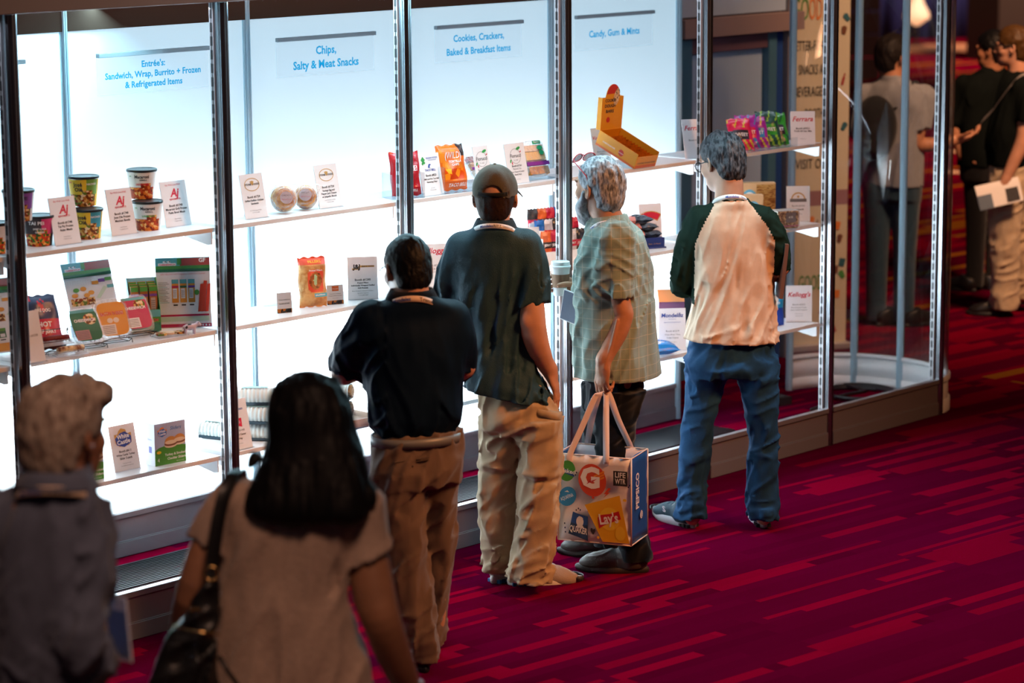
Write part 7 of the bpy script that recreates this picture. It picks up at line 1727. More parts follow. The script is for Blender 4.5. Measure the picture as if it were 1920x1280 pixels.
single_bag(tuple(np.array((2.346, 0.092, 1.532)) + np.array([0, 0, 0.0085])), -0.10, -0.20, 'snack_bag', 'orange flame-patterned snack bag beside the card with the bell logo', 'snack bag', 'snack bags on the top shelf', 0.150, 0.195, 0.06,
           lambda x, z: 3 if (x > 0.70 and z > 0.74) else (0 if z > 0.9 or z < 0.18 else 2 if (0.22 < z < 0.46 and 0.1 < x < 0.9) else 1 if (math.sin(14 * x + 9 * z) > 0.3) else 0), [M_bag_orange, mat('foil_light_orange', (0.80, 0.22, 0.015, 1), rough=0.3), M_bag_flame, M_bag_dark, M_wht_ink],
           [('(WILD)', 0.46, 0.76, 0.040, 4, dict(bold=0.0, width=0.085)), ('TORTILLA', 0.52, 0.62, 0.014, 4, dict(bold=0.03)), ('CHIPS', 0.52, 0.55, 0.014, 4), ('TACO BELL', 0.56, 0.11, 0.020, 4, dict(width=0.10))], seed=5)
# clear acrylic risers in front of the bags
def acryl(pos, w, h, d, label, yaw=0.0):
    pos = (pos[0], pos[1], pos[2] + 0.0005)
    b = MB(); b.box((-w / 2, 0, h / 2), (0.003, d, h)); b.box((w / 2, 0, h / 2), (0.003, d, h)); b.box((0, d / 2, h / 2), (w, 0.003, h)); b.box((0, 0, 0.0015), (w, d, 0.003)); b.box((0, -d / 2, 0.010), (w, 0.003, 0.020))
    o = b.build('acrylic_stand', M_acryl); o.matrix_world = place(pos, yaw); tag(o, label, 'stand', 'clear acrylic stands'); return o
acryl(tuple(np.array((2.076, 0.110, 1.532)) + np.array([0, 0.018, 0])), 0.150, 0.105, 0.10, 'clear acrylic stand around the red snack bag', -0.35)
acryl(tuple(np.array((2.346, 0.092, 1.532)) + np.array([0, 0.018, 0])), 0.162, 0.115, 0.11, 'clear acrylic stand around the orange snack bag', -0.10)
acryl(tuple(np.array((2.920, 0.107, 1.532)) + np.array([0.005, 0.045, 0])), 0.17, 0.06, 0.125, 'clear acrylic stand around the meat snack pack with a purple band', -0.15)
def taco(b, w, h):
    for k, (x, z) in enumerate(((-0.036, 0.90), (-0.042, 0.86), (-0.030, 0.86), (-0.036, 0.82), (-0.030, 0.79), (-0.040, 0.77))): b.add([(x, -0.0006, z * h - 0.007), (x + 0.007, -0.0006, z * h), (x, -0.0006, z * h + 0.007), (x - 0.007, -0.0006, z * h)], [(0, 1, 2, 3)], 5)
    b.poly([(-0.011, 0.66 * h), (0.011, 0.66 * h), (0.010, 0.70 * h), (0.006, 0.745 * h), (0, 0.755 * h), (-0.006, 0.745 * h), (-0.010, 0.70 * h)], -0.0006, 4); b.disc(0.005, 0.685 * h, 0.006, 0.007, -0.0009, 0, 12)
card((2.213, 0.082, 1.532), 'white card with a green diamond mark and a purple bell logo', [('SUGAR FOODS', 0.875, 0.010, 4, dict(x=0.018, bold=0.02)), ('CORPORATION', 0.83, 0.007, 4, dict(x=0.018)), ('TACO BELL', 0.585, 0.0125, 4, dict(bold=0.03)), ('Booth #823', 0.46, 0.013, 1, dict(bold=0.02)), ('Mild and Fire Taco Bell', 0.38, 0.0095, 1, dict(bold=0.02)), ('Seasoning Chips', 0.31, 0.0095, 1, dict(bold=0.02)), ('Jim Lund', 0.17, 0.006, 3), ('T 336.526.5852', 0.12, 0.006, 3)], w=0.125, art=taco)
def furn(b, w, h):
    n = 28
    for k in range(n):
        a0, a1 = 2 * math.pi * k / n, 2 * math.pi * (k + 1) / n
        b.add([(r * math.cos(a), -0.0006, 0.68 * h + r * math.sin(a)) for a, r in ((a0, 0.033), (a1, 0.033), (a1, 0.0318), (a0, 0.0318))], [(0, 1, 2, 3)], 1)
    b.disc(0.022, 0.68 * h + 0.033, 0.014, 0.006, -0.0008, 5, 16, 0.3); b.disc(-0.034, 0.68 * h - 0.020, 0.009, 0.004, -0.0008, 5, 12, 1.2); b.disc(-0.026, 0.68 * h - 0.030, 0.007, 0.003, -0.0008, 2, 12, 1.7); b.disc(0.034, 0.68 * h + 0.018, 0.005, 0.003, -0.0008, 2, 10, 0.4)
FU = [('Fiorucci', 0.65, 0.022, 1, dict(bold=0.01, shear=0.1)), ('Est. 1850', 0.57, 0.007, 3)]
card((2.566, 0.115, 1.532), 'white card with a circle-and-leaf logo partly behind the olive cap', list(FU) + [('Booth #1361', 0.40, 0.012, 1)], w=0.095, art=furn)
FU = [('Fiorucci', 0.65, 0.022, 1, dict(bold=0.01, shear=0.1)), ('Est. 1850', 0.57, 0.007, 3)]
card((2.743, 0.079, 1.532), 'white card with a circle-and-leaf logo beside the purple-banded pack', FU + [('Booth #1361', 0.42, 0.012, 1, dict(bold=0.02)), ('Panino2 Go', 0.35, 0.011, 1), ('Meat, Cheese & Cracker', 0.28, 0.0085, 1, dict(bold=0.02)), ('Snack Pack', 0.21, 0.010, 1, dict(bold=0.02)), ('Joe Russo', 0.10, 0.006, 3)], w=0.128, art=furn)
def snack_pack(pos, yaw, lean, label, bands, w=0.13, h=0.17):
    o = empty('snack_pack', pos); o.matrix_world = place(pos, yaw, lean); tag(o, label, 'snack pack', 'clear snack packs on the top shelf')
    b = MB(); n = 24; out = []
    for k in range(n):
        t = 2 * math.pi * k / n; c, s = math.cos(t), math.sin(t); out.append((w / 2 * math.copysign(abs(c) ** 0.35, c), h / 2 + h / 2 * math.copysign(abs(s) ** 0.35, s)))
    b.prism(out, 0.0, 0.003, 0, 'y'); b.prism([(x * 0.90, h / 2 + (z - h / 2) * 0.92) for x, z in out], -0.022, 0.0, 0, 'y'); b.build('clear_tray', M_film, o)
    b = MB()
    for z0, z1, mi in bands: b.box((0, -0.010, (z0 + z1) / 2 * h), (w * 0.84, 0.018, (z1 - z0) * h), mi)
    b.build('food', [M_bun, mat_ramp('sliced_meat', ['5A1020', '8A1E34', '6E1428'], 60), mat('cheese_yellow', (0.75, 0.45, 0.12, 1)), mat('cream_slices', (0.80, 0.62, 0.45, 1))], o)
    b = MB(); b.box((0, -0.0238, 0.33 * h), (w * 0.96, 0.0012, 0.10 * h), 0); b.box((0.02, -0.0238, 0.90 * h), (w * 0.35, 0.0012, 0.09 * h), 1); b.disc(0.03, 0.75 * h, 0.016, 0.010, -0.0246, 1, 16); b.disc(0.034, 0.62 * h, 0.013, 0.011, -0.0246, 1, 16); b.text('Panino', 0.02, 0.885 * h, 0.012, -0.0250, 2, bold=0.02)
    b.build('printed_bands', [mat('band_purple', (0.20, 0.01, 0.26, 1)), mat('seal_green', (0.0, 0.38, 0.14, 1)), M_wht_ink], o)
snack_pack(tuple(np.array((2.920, 0.107, 1.532)) + np.array([0, 0.020, 0.009])), -0.15, -0.42, 'clear meat and cheese snack pack with a purple band on the top shelf', [(0.05, 0.26, 0), (0.30, 0.42, 1), (0.44, 0.66, 2), (0.68, 0.84, 3)])
snack_pack(tuple(np.array((2.643, 0.111, 1.532)) + np.array([0.02, 0.10, 0.02])), -0.1, -0.75, 'flatter clear snack pack lying behind the olive cap', [(0.05, 0.3, 3), (0.35, 0.6, 0), (0.65, 0.85, 1)], h=0.13)
# cookie dough box
def dough_box():
    o = empty('cookie_dough_box', (3.55, 0.04, 1.532)); o.matrix_world = place((3.55, 0.045, 1.5325), 0.0); tag(o, 'long yellow display box of cookie dough bars with its lid standing open', 'display box')
    Y = mat('box_yellow', (0.72, 0.30, 0.008, 1), rough=0.45); OR = mat('box_orange', (0.62, 0.12, 0.01, 1), rough=0.45); RD = mat('box_red', (0.52, 0.03, 0.015, 1)); BR = mat('box_inside', (0.30, 0.10, 0.02, 1))
    W, D, H = 0.148, 0.250, 0.072
    T = Matrix.Rotation(0.40, 4, 'X') @ Matrix.Translation((0, D / 2, 0))
    b = MB(); b.T = T
    b.box((0, 0, 0.002), (W, D, 0.003), 0); b.box((-W / 2, 0, H / 2), (0.003, D, H), 0); b.box((W / 2, 0, H / 2), (0.003, D, H), 0); b.box((0, -D / 2, H * 0.40), (W, 0.003, H * 0.80), 0); b.box((0, D / 2, H / 2), (W, 0.003, H), 0)
    b.rect(-W / 2, 0.001, W / 2, 0.016, -D / 2 - 0.0022, 1); b.text('COOKIE DOUGH BARS', 0, 0.022, 0.011, -D / 2 - 0.0024, 2, width=0.125, bold=0.02)
    b.T = T @ Matrix.Translation((-W / 2 - 0.0022, 0, 0)) @ Matrix.Rotation(-math.pi / 2, 4, 'Z')
    b.rect(-D / 2, 0.0, D / 2, 0.010, 0, 1); b.disc(0.03, 0.033, 0.016, 0.016, -0.0004, 3, 20); b.text('DOUGH', 0.03, 0.029, 0.008, -0.0008, 4); b.text('COOKIE DOUGH BARS', -0.05, 0.03, 0.011, -0.0004, 4, width=0.08)
    b.build('box_tray', [Y, OR, M_ink, RD, M_wht_ink], o)
    b = MB(); b.T = T @ Matrix.Translation((0, D / 2, H)) @ Matrix.Rotation(-0.30, 4, 'X')
    out = [(-W / 2, 0), (W / 2, 0), (W / 2, 0.150), (W * 0.34, 0.150)] + [(0.048 * math.cos(t), 0.150 + 0.060 * math.sin(t)) for t in [math.pi * k / 12 for k in range(1, 12)]] + [(-W * 0.34, 0.150), (-W / 2, 0.150)]
    b.prism(out, 0, 0.003, 0, 'y'); b.disc(0.026, 0.150, 0.020, 0.040, -0.0006, 5, 20, -0.2); b.poly([(-0.046, 0.165)] + [(0.048 * math.cos(t), 0.150 + 0.060 * math.sin(t)) for t in [math.pi * k / 12 for k in range(1, 12)][::-1]][2:] , -0.0004, 3)
    for z, s in ((0.128, 'COOKIE'), (0.103, 'DOUGH'), (0.078, 'BARS')): b.text(s, -0.016, z, 0.020, -0.001, 2, bold=0.03, width=0.075 if s != 'BARS' else 0.055)
    b.disc(-0.025, 0.045, 0.013, 0.013, -0.001, 3, 16)
    for x in (-W / 2, W / 2): b.box((x, 0.012, 0.075), (0.002, 0.026, 0.150), 0)
    b.build('box_lid', [Y, OR, M_ink, RD, M_wht_ink, mat_ramp('dough_speckle', ['D8B88A', 'C9A070', '4A2410', 'E2C79C'], 160)], o)
    b = MB(); b.T = T
    for k in range(11): b.add([(-W / 2 + 0.006, -D / 2 + 0.014 + k * 0.0195, 0.010), (W / 2 - 0.006, -D / 2 + 0.014 + k * 0.0195, 0.010), (W / 2 - 0.006, -D / 2 + 0.026 + k * 0.0195, 0.048), (-W / 2 + 0.006, -D / 2 + 0.026 + k * 0.0195, 0.048), (-W / 2 + 0.006, -D / 2 + 0.030 + k * 0.0195, 0.044), (W / 2 - 0.006, -D / 2 + 0.030 + k * 0.0195, 0.044)], [(0, 1, 2, 3), (3, 2, 5, 4)], 0)
    b.build('dough_bars', mat_ramp('bar_wrapper', ['8A4A0C', 'B8650E', '6A340A'], 40, kind='noise'), o)
    b = MB(); b.prism([(0.01, 0.0), (D * 0.90, 0.0), (D * 0.90, 0.092)], -W / 2 + 0.006, W / 2 - 0.006, 0, 'x'); b.build('riser', M_acryl, o)
dough_box()
def script_red(s, z=0.68, sz=0.030): return (s, z, sz, 2, dict(bold=0.015, shear=0.28))
card((3.610, 0.345, 1.532), 'white card with pink script lettering beside the yellow cookie dough box', [script_red('Voortman', 0.66, 0.024), ('Booth #4213', 0.28, 0.011, 1), ('Wafers', 0.21, 0.010, 1)], w=0.105, h=0.16, yaw=-0.15)
card(tuple(np.array((3.986, 0.057, 1.532)) + np.array([0.0, 0.03, 0])), 'white card with red script half hidden behind the fifth showcase post', [script_red('Ferrara', 0.72, 0.032), ('Booth #3021', 0.45, 0.012, 1)], w=0.115, h=0.19, yaw=-0.55, lean=-0.32)
card(tuple(np.array((4.794, 0.021, 1.532)) + np.array([0.0, 0.045, 0])), 'white card with red script lettering at the right end of the top shelf', [script_red('Ferrara', 0.70, 0.034), ('Booth #3021', 0.46, 0.013, 1, dict(bold=0.02)), ("Trolli All Star Mix", 0.38, 0.012, 1, dict(bold=0.02)), ('Michael Leo', 0.16, 0.006, 3)], w=0.122, h=0.165, yaw=-0.78, lean=-0.24)
def candy(pos, yaw, lean, label, c1, c2, c3, seed, w=0.115, h=0.14, word='SWEET'):
    single_bag(pos, yaw, lean, 'candy_bag', label, 'candy bag', 'candy bags on the top shelf', w, h, 0.022, lambda x, z: 1 if (0.32 < z < 0.62 and 0.15 < x < 0.85) else 2 if (z < 0.3 and math.sin(22 * x + 15 * z + seed) > 0.35) or (z > 0.7 and math.sin(17 * x - 9 * z + seed) > 0.85) else 0, [c1, c2, c3, M_wht_ink], [(word, 0.5, 0.47, 0.024, 3, dict(bold=0.02, width=w * 0.6))], seed=seed)
C_pink = mat('candy_pink', (0.65, 0.01, 0.09, 1), rough=0.3); C_mag = mat('candy_magenta', (0.34, 0.015, 0.30, 1), rough=0.3); C_grn = mat('candy_green', (0.03, 0.30, 0.03, 1), rough=0.3); C_dk = mat('candy_dark_green', (0.01, 0.07, 0.05, 1), rough=0.3); C_lime = mat('candy_lime', (0.24, 0.46, 0.03, 1), rough=0.3); C_blk = mat('candy_black', (0.03, 0.025, 0.04, 1), rough=0.3); C_blue = mat('candy_blue', (0.03, 0.22, 0.42, 1), rough=0.3); C_yel = mat('candy_yellow', (0.6, 0.45, 0.04, 1), rough=0.3)
for x, lab, c1, c2, c3, sd, w_, h_ in ((4.375, 'hot pink candy bag with a black label beside the grey-haired head', C_pink, C_blk, C_yel, 3, 0.12, 0.165), (4.435, 'magenta candy bag behind the hot pink one', C_mag, C_pink, C_blue, 6, 0.115, 0.178), (4.505, 'magenta and blue candy bag between the pink and green ones', C_mag, C_blue, C_yel, 9, 0.11, 0.165), (4.60, 'dark green candy bag standing behind another green one', C_dk, C_grn, C_lime, 12, 0.115, 0.185), (4.665, 'bright green candy bag beside the right-hand card with red script', C_grn, C_blk, C_dk, 15, 0.11, 0.17)):
    candy((x, 0.115, 1.5365), -0.55, -0.50, lab, c1, c2, c3, sd, w_, h_)
b = MB(); b.box((0, 0, 0.0015), (0.40, 0.03, 0.003)); b.box((0, -0.0135, 0.022), (0.40, 0.003, 0.044))
o = b.build('acrylic_stand', M_acryl); o.matrix_world = place((4.52, 0.060, 1.5325), 0.0); tag(o, 'low clear acrylic lip in front of the candy bags', 'stand', 'clear acrylic stands')


# ------------------------------------------------------------------ middle shelf
M_sky = mat('print_sky', (0.10, 0.42, 0.46, 1)); M_barn = mat('print_barn', (0.48, 0.06, 0.05, 1)); M_lawn = mat('print_lawn', (0.06, 0.30, 0.05, 1)); M_dkgrn = mat('print_forest', (0.01, 0.16, 0.08, 1)); M_gold2 = mat('print_amber', (0.70, 0.30, 0.03, 1)); M_crim = mat('print_crimson', (0.50, 0.01, 0.08, 1)); M_sausage = mat('print_sausage', (0.58, 0.05, 0.02, 1)); M_violet = mat('print_violet', (0.16, 0.05, 0.30, 1)); M_pale = mat('print_pale_green', (0.55, 0.68, 0.52, 1))
FL = [M_card, M_ink, M_red_ink, M_grey_ink, M_sky, M_barn, M_lawn, M_dkgrn, M_gold2, M_crim, M_sausage, M_violet, M_pale, M_wht_ink, M_food]
def flyer(pos, yaw, lean, label, w, h, kind):
    o = empty('flyer_stand', pos); o.matrix_world = place(pos, yaw, lean); tag(o, label, 'flyer', 'upright flyers on the middle shelf')
    b = MB(); y = -0.0022
    b.box((0, 0, h / 2), (w, 0.003, h), 0); e = 0.0004
    b.rect(-w / 2, h * 0.80, w / 2, h, y, 4); b.rect(-w * 0.05, h * 0.87, w / 2, h * 0.99, y - e, 5); b.rect(-w / 2, h * 0.81, w / 2, h * 0.885, y - 2 * e, 6); b.rect(-w / 2, h * 0.80, w / 2, h * 0.84, y - 3 * e, 7)
    b.rect(-w * 0.10, h * 0.90, -w * 0.02, h * 0.99, y - 2 * e, 6); b.poly([(w * 0.08, h * 0.99), (w * 0.45, h * 0.99), (w * 0.48, h * 0.94), (w * 0.05, h * 0.94)], y - 3 * e, 5)
    b.rect(-w * 0.45, h * 0.888, -w * 0.12, h * 0.925, y - 4 * e, 13); b.text('CHEESEWICH', -w * 0.285, h * 0.893, h * 0.030, y - 5 * e, 2, width=w * 0.30, bold=0.04)
    for dx in (-0.33, -0.25): b.disc(w * dx, h * 0.942, w * 0.035, h * 0.014, y - 5 * e, 13, 12); b.disc(w * dx + w * 0.015, h * 0.945, w * 0.014, h * 0.008, y - 6 * e, 1, 10)
    if kind == 'list':
        for k in range(3): b.text('lorem'[0:0] or '- - - - - - - - - -', -w * 0.2, h * (0.745 - 0.025 * k), 0.006, y - e, 2 if k == 0 else 3, width=w * 0.5)
        b.rect(-w * 0.45, h * 0.42, w * 0.05, h * 0.52, y - e, 14)
        for (x, z, m) in ((-0.35, 0.56, 8), (-0.22, 0.59, 13), (-0.10, 0.55, 8), (-0.30, 0.63, 6), (-0.15, 0.64, 8), (0.0, 0.58, 8)): b.disc(w * x, h * z, w * 0.065, h * 0.030, y - 2 * e, m, 14)
        for (x, z, m) in ((0.12, 0.72, 8), (0.26, 0.74, 11), (0.40, 0.75, 6), (0.42, 0.65, 4)): b.rect(w * (x - 0.07), h * (z - 0.035), w * (x + 0.07), h * (z + 0.035), y - 2 * e, m); b.rect(w * (x - 0.07), h * (z + 0.01), w * (x + 0.07), h * (z + 0.035), y - 3 * e, 13)
        b.poly([(w * 0.08, h * 0.50), (w * 0.16, h * 0.49), (w * 0.36, h * 0.63), (w * 0.28, h * 0.65)], y - 2 * e, 12)
        for (x, m) in ((-0.33, 9), (-0.07, 7), (0.18, 3), (0.42, 5)):
            b.rect(w * (x - 0.075), h * 0.20, w * (x + 0.075), h * 0.33, y - e, m); b.rect(w * (x - 0.075), h * 0.29, w * (x + 0.075), h * 0.33, y - 2 * e, 6); b.rect(w * (x - 0.04), h * 0.21, w * (x + 0.05), h * 0.255, y - 2 * e, 0); b.rect(w * (x - 0.05), h * 0.165, w * (x + 0.05), h * 0.18, y - e, 1)
        b.rect(-w * 0.25, h * 0.02, w * 0.1, h * 0.13, y - e, 8)
    else:
        b.text('NEW DELICIOUS KETO FRIENDLY GRAB-N-GO SNACKS', 0, h * 0.755, 0.008, y - e, 2, width=w * 0.82)
        for (x, m) in ((-0.15, 9), (0.0, 7), (0.15, 11)):
            b.rect(w * (x - 0.062), h * 0.36, w * (x + 0.062), h * 0.69, y - e, 8); b.rect(w * (x - 0.062), h * 0.63, w * (x + 0.062), h * 0.69, y - 2 * e, 4); b.rect(w * (x - 0.062), h * 0.57, w * (x + 0.062), h * 0.60, y - 2 * e, m); b.rect(w * (x - 0.045), h * 0.42, w * (x + 0.03), h * 0.56, y - 2 * e, 0); b.rect(w * (x - 0.04), h * 0.315, w * (x + 0.04), h * 0.335, y - e, 1)
            for q in range(6): b.rect(w * (x - 0.040), h * (0.44 + 0.018 * q), w * (x + 0.02), h * (0.446 + 0.018 * q), y - 3 * e, 3)
        for k in range(3): x = 0.30 + 0.065 * k; b.poly([(w * (x - 0.045), h * 0.22), (w * (x + 0.02), h * 0.225), (w * (x + 0.075), h * (0.62 + 0.04 * (k == 1))), (w * (x + 0.015), h * (0.615 + 0.05 * (k == 1)))], y - (2 + k) * e, 10)
        b.disc(w * 0.245, h * 0.50, w * 0.045, h * 0.040, y - 6 * e, 6, 16)
        for q in range(14): b.rect(-w * 0.46, h * (0.36 + 0.022 * q), -w * (0.26 + 0.03 * (q % 3)), h * (0.366 + 0.022 * q), y - e, 3 if q % 5 else 4)
        b.rect(-w * 0.46, h * 0.165, w * 0.46, h * 0.19, y - e, 9); b.rect(-w * 0.46, h * 0.09, w * 0.46, h * 0.155, y - e, 12); b.rect(-w / 2, h * 0.01, w / 2, h * 0.055, y - e, 9)
        b.text('GF', w * 0.36, h * 0.93, 0.022, y - 5 * e, 13, bold=0.03)
        for x in (0.34, 0.40, 0.46): b.disc(w * x, h * 0.032, w * 0.018, h * 0.013, y - 2 * e, 13, 10)
    b.build('flyer_sheet', FL, o)
    b = MB(); b.box((0, -0.0045, h / 2), (w + 0.006, 0.0015, h + 0.004)); b.prism([(0.004, 0.7 * h), (0.006, 0.0), (0.09, 0.0 + 0.09 * math.tan(-lean) if lean else 0), (0.088, 0.002)], -0.02, 0.02, 0, 'x'); b.build('acrylic_holder', M_acryl, o)
flyer(tuple(np.array((0.110, 0.120, 1.129)) + np.array([0.0, 0.12, 0.010])), -0.15, -0.34, 'tall flyer with a green band partly behind the first showcase post', 0.215, 0.28, 'list')
flyer(tuple(np.array((0.527, 0.169, 1.129)) + np.array([0.03, 0.095, 0.010])), -0.10, -0.34, 'tall flyer picturing cheeses and packets with a barn on top', 0.215, 0.29, 'list')
flyer((0.911, 0.184, 1.129), -0.66, -0.14, 'tall flyer picturing three meat sticks and a red barn', 0.212, 0.275, 'sticks')
# jerky pouch
M_jn = mat('pouch_navy', (0.012, 0.03, 0.10, 1), rough=0.35); M_jr = mat('pouch_red', (0.52, 0.01, 0.04, 1), rough=0.35); M_jm = mat_ramp('jerky_window', ['2A0C08', '4A140C', '3A0E0A'], 40, 0.3, 'noise')
single_bag(tuple(np.array((0.266, 0.102, 1.129)) + np.array([-0.015, 0.085, 0.006])), -0.30, -0.46, 'jerky_pouch', 'navy and red hot beef jerky pouch leaning behind the wire racks', 'snack pouch', None, 0.128, 0.215, 0.03,
           lambda x, z: 2 if (z < 0.20 and 0.1 < x < 0.9) else 1 if (0.20 < z < 0.52) or ((x - 0.5) ** 2 * 1.4 + (z - 0.78) ** 2 < 0.020 and math.sin(30 * x + 24 * z) > -0.3) or (z > 0.9 and x < 0.25) or (0.03 < x < 0.13 and z < 0.66 and z > 0.5) else 0, [M_jn, M_jr, M_jm, M_wht_ink],
           [('FIRE DOG', 0.5, 0.70, 0.018, 3, dict(width=0.062)), ('HOT', 0.5, 0.44, 0.028, 3, dict(width=0.055, bold=0.03)), ('BEEF JERKY', 0.5, 0.31, 0.020, 3, dict(width=0.085, bold=0.03))], seed=8, crumple=0.002)
# wire racks
M_wire = mat('dark_wire', (0.05, 0.06, 0.06, 1), rough=0.3, metal=0.8)
def wire_rack(pos, yaw, label, w=0.12):
    b = MB()
    for x in (-w / 2, w / 2): b.tube([(x, -0.055, 0.004), (x, -0.050, 0.020), (x, -0.030, 0.006), (x, 0.01, 0.004), (x, 0.055, 0.004), (x, 0.030, 0.085), (x, 0.012, 0.03)], 0.0017, 6)
    b.tube([(-w / 2, -0.050, 0.020), (-w / 4, -0.054, 0.026), (w / 4, -0.054, 0.026), (w / 2, -0.050, 0.020)], 0.0017, 6); b.tube([(-w / 2, 0.030, 0.085), (w / 2, 0.030, 0.085)], 0.0017, 6); b.tube([(-w / 2, -0.03, 0.006), (w / 2, -0.03, 0.006)], 0.0015, 6); b.tube([(-w / 2, 0.02, 0.004), (w / 2, 0.02, 0.004)], 0.0015, 6)
    o = b.build('wire_rack', M_wire); o.matrix_world = place(pos, yaw); return tag(o, label, 'rack', 'wire easel racks on the middle shelf')
WR1 = tuple(np.array((0.245, 0.126, 1.129)) + np.array([0, 0.005, 0])); WR2 = tuple(np.array((0.376, 0.089, 1.129)) + np.array([0.0, 0.03, 0])); WR3 = tuple(np.array((0.512, 0.100, 1.129)) + np.array([0.0, 0.04, 0])); WR4 = tuple(np.array((0.668, 0.144, 1.129)) + np.array([0.0, 0.04, 0]))
wire_rack(WR1, -0.2, 'wire rack holding the dark meat stick tray, closest to the first post'); wire_rack(WR2, -0.2, 'wire rack holding the green meat and cheese packet'); wire_rack(WR3, -0.2, 'wire rack holding the orange bacon and eggs packet'); wire_rack(WR4, -0.2, 'wire rack holding the crimson cheese packet')
M_pepp = mat_ramp('salami', ['4A0E0A', '7A1C12', '5E120C'], 70, 0.4, 'noise')
def packet(pos, yaw, lean, label, main, pale, title, w=0.125, h=0.145, art=None):
    o = empty('deli_packet', pos); o.matrix_world = place(pos, yaw, lean); tag(o, label, 'packet', 'clear deli packets on wire racks')
    n = 24; out = []
    for k in range(n):
        t = 2 * math.pi * k / n; c, s = math.cos(t), math.sin(t); out.append((w / 2 * math.copysign(abs(c) ** 0.4, c), h / 2 + h / 2 * math.copysign(abs(s) ** 0.4, s)))
    b = MB(); b.prism([(x * 1.12, h / 2 + (z - h / 2) * 1.12) for x, z in out], -0.001, 0.001, 0, 'y'); b.prism(out, -0.010, -0.001, 0, 'y'); b.build('film', M_film, o)
    b = MB(); b.prism([(x * 0.9, h / 2 + (z - h / 2) * 0.9) for x, z in out], -0.0125, -0.011, 0, 'y'); y = -0.0130
    b.rect(-w * 0.42, h * 0.08, w * 0.05, h * 0.36, y, 1); b.text(title, 0, h * 0.60, 0.016, y - 0.0004, 2, width=w * 0.7, bold=0.03)
    for q in range(5): b.rect(-w * 0.38, h * (0.12 + 0.045 * q), w * 0.0, h * (0.135 + 0.045 * q), y - 0.0004, 4)
    if art: art(b, w, h, y)
    b.build('label_sheet', [main, pale, M_wht_ink, M_red_ink, M_grey_ink, M_gold2, M_food, M_lawn, M_sky, mat('egg_white', (0.75, 0.66, 0.58, 1))], o)
RK = lambda q: tuple(np.array(q) + np.array([0.0, -0.024, 0.022]))
packet(RK(WR2), -0.2, -0.62, 'green meat and cheese packet on a wire rack in front of the cheese flyer', M_dkgrn, mat('print_rose', (0.42, 0.22, 0.24, 1)), 'CHEESEWICH', art=lambda b, w, h, y: (b.disc(w * 0.18, h * 0.66, w * 0.22, h * 0.16, y - 0.0002, 6, 16), b.rect(-w * 0.40, h * 0.86, w * 0.40, h * 0.94, y - 0.0002, 8)))
packet(RK(WR3), -0.2, -0.40, 'orange bacon and eggs packet on a wire rack', M_gold2, M_card, "BACON 'N EGGS", w=0.135, art=lambda b, w, h, y: (b.disc(0, h * 0.64, w * 0.40, h * 0.22, y - 0.0001, 5, 20), b.text("BACON 'N EGGS", 0, h * 0.60, 0.020, y - 0.0008, 3, width=w * 0.72, bold=0.03), b.disc(-w * 0.10, h * 0.46, w * 0.09, h * 0.07, y - 0.0009, 9, 14), b.disc(w * 0.09, h * 0.46, w * 0.09, h * 0.07, y - 0.0009, 9, 14)))
packet(RK(WR4), -0.2, -0.55, 'crimson meat and cheese packet on a wire rack before the stick box', M_crim, M_card, 'CHEESEWICH', art=lambda b, w, h, y: (b.disc(w * 0.18, h * 0.74, w * 0.20, h * 0.13, y - 0.0002, 6, 16), b.rect(-w * 0.40, h * 0.86, w * 0.40, h * 0.94, y - 0.0002, 8)))
# meat stick and cheese stick trays on the first rack
def stick_tray(pos, yaw, label, m, lx=0.105):
    o = empty('stick_tray', pos); o.matrix_world = place(pos, yaw); tag(o, label, 'tray', 'meat stick trays')
    b = MB(); b.box((0, 0, 0.003), (lx + 0.03, 0.045, 0.006)); b.box((0, 0, 0.012), (lx + 0.016, 0.034, 0.014)); b.build('clear_tray', M_film, o, bevel=0.003)
    b = MB(); b.tube([(-lx / 2, 0, 0.0225), (-lx / 4, 0.003, 0.025), (lx / 4, -0.002, 0.0245), (lx / 2, 0.001, 0.023)], 0.0115, 12); b.build('stick', m, o)
stick_tray(tuple(np.array(WR1) + np.array([-0.01, -0.010, 0.034])), -0.15, 'dark red meat stick in a clear tray, the upper of two on the rack', M_pepp)
stick_tray(tuple(np.array(WR1) + np.array([0.005, -0.078, 0.0015])), -0.15, 'cream cheese stick with dark edge in a clear tray, below the meat stick', mat_ramp('cheese_stick', ['D8B078', 'E8CC98', '6A1C12', 'E0BE88'], 30, 0.4, 'noise'))
b = MB(); b.box((0, 0, 0.004), (0.13, 0.075, 0.006)); 
for k, (x, y_, r) in enumerate(((-0.035, 0.0, 0.022), (0.0, 0.008, 0.024), (0.038, -0.003, 0.022))): b.lathe([(r, 0.008), (r, 0.016), (0.004, 0.017)], 16, 1 + k % 2, (x, y_, 0))
b.text('SNACK', -0.02, 0.0, 0.01, 0, 3)
o = b.build('flat_packet', [M_film, M_food, mat('cream_slices', (0.80, 0.62, 0.45, 1)), M_red_ink]); o.matrix_world = place(tuple(np.array((0.750, 0.083, 1.129)) + np.array([0, 0.0, 0])), -0.2); tag(o, 'flat clear packet of cream-coloured slices lying by the little toy cow', 'packet')
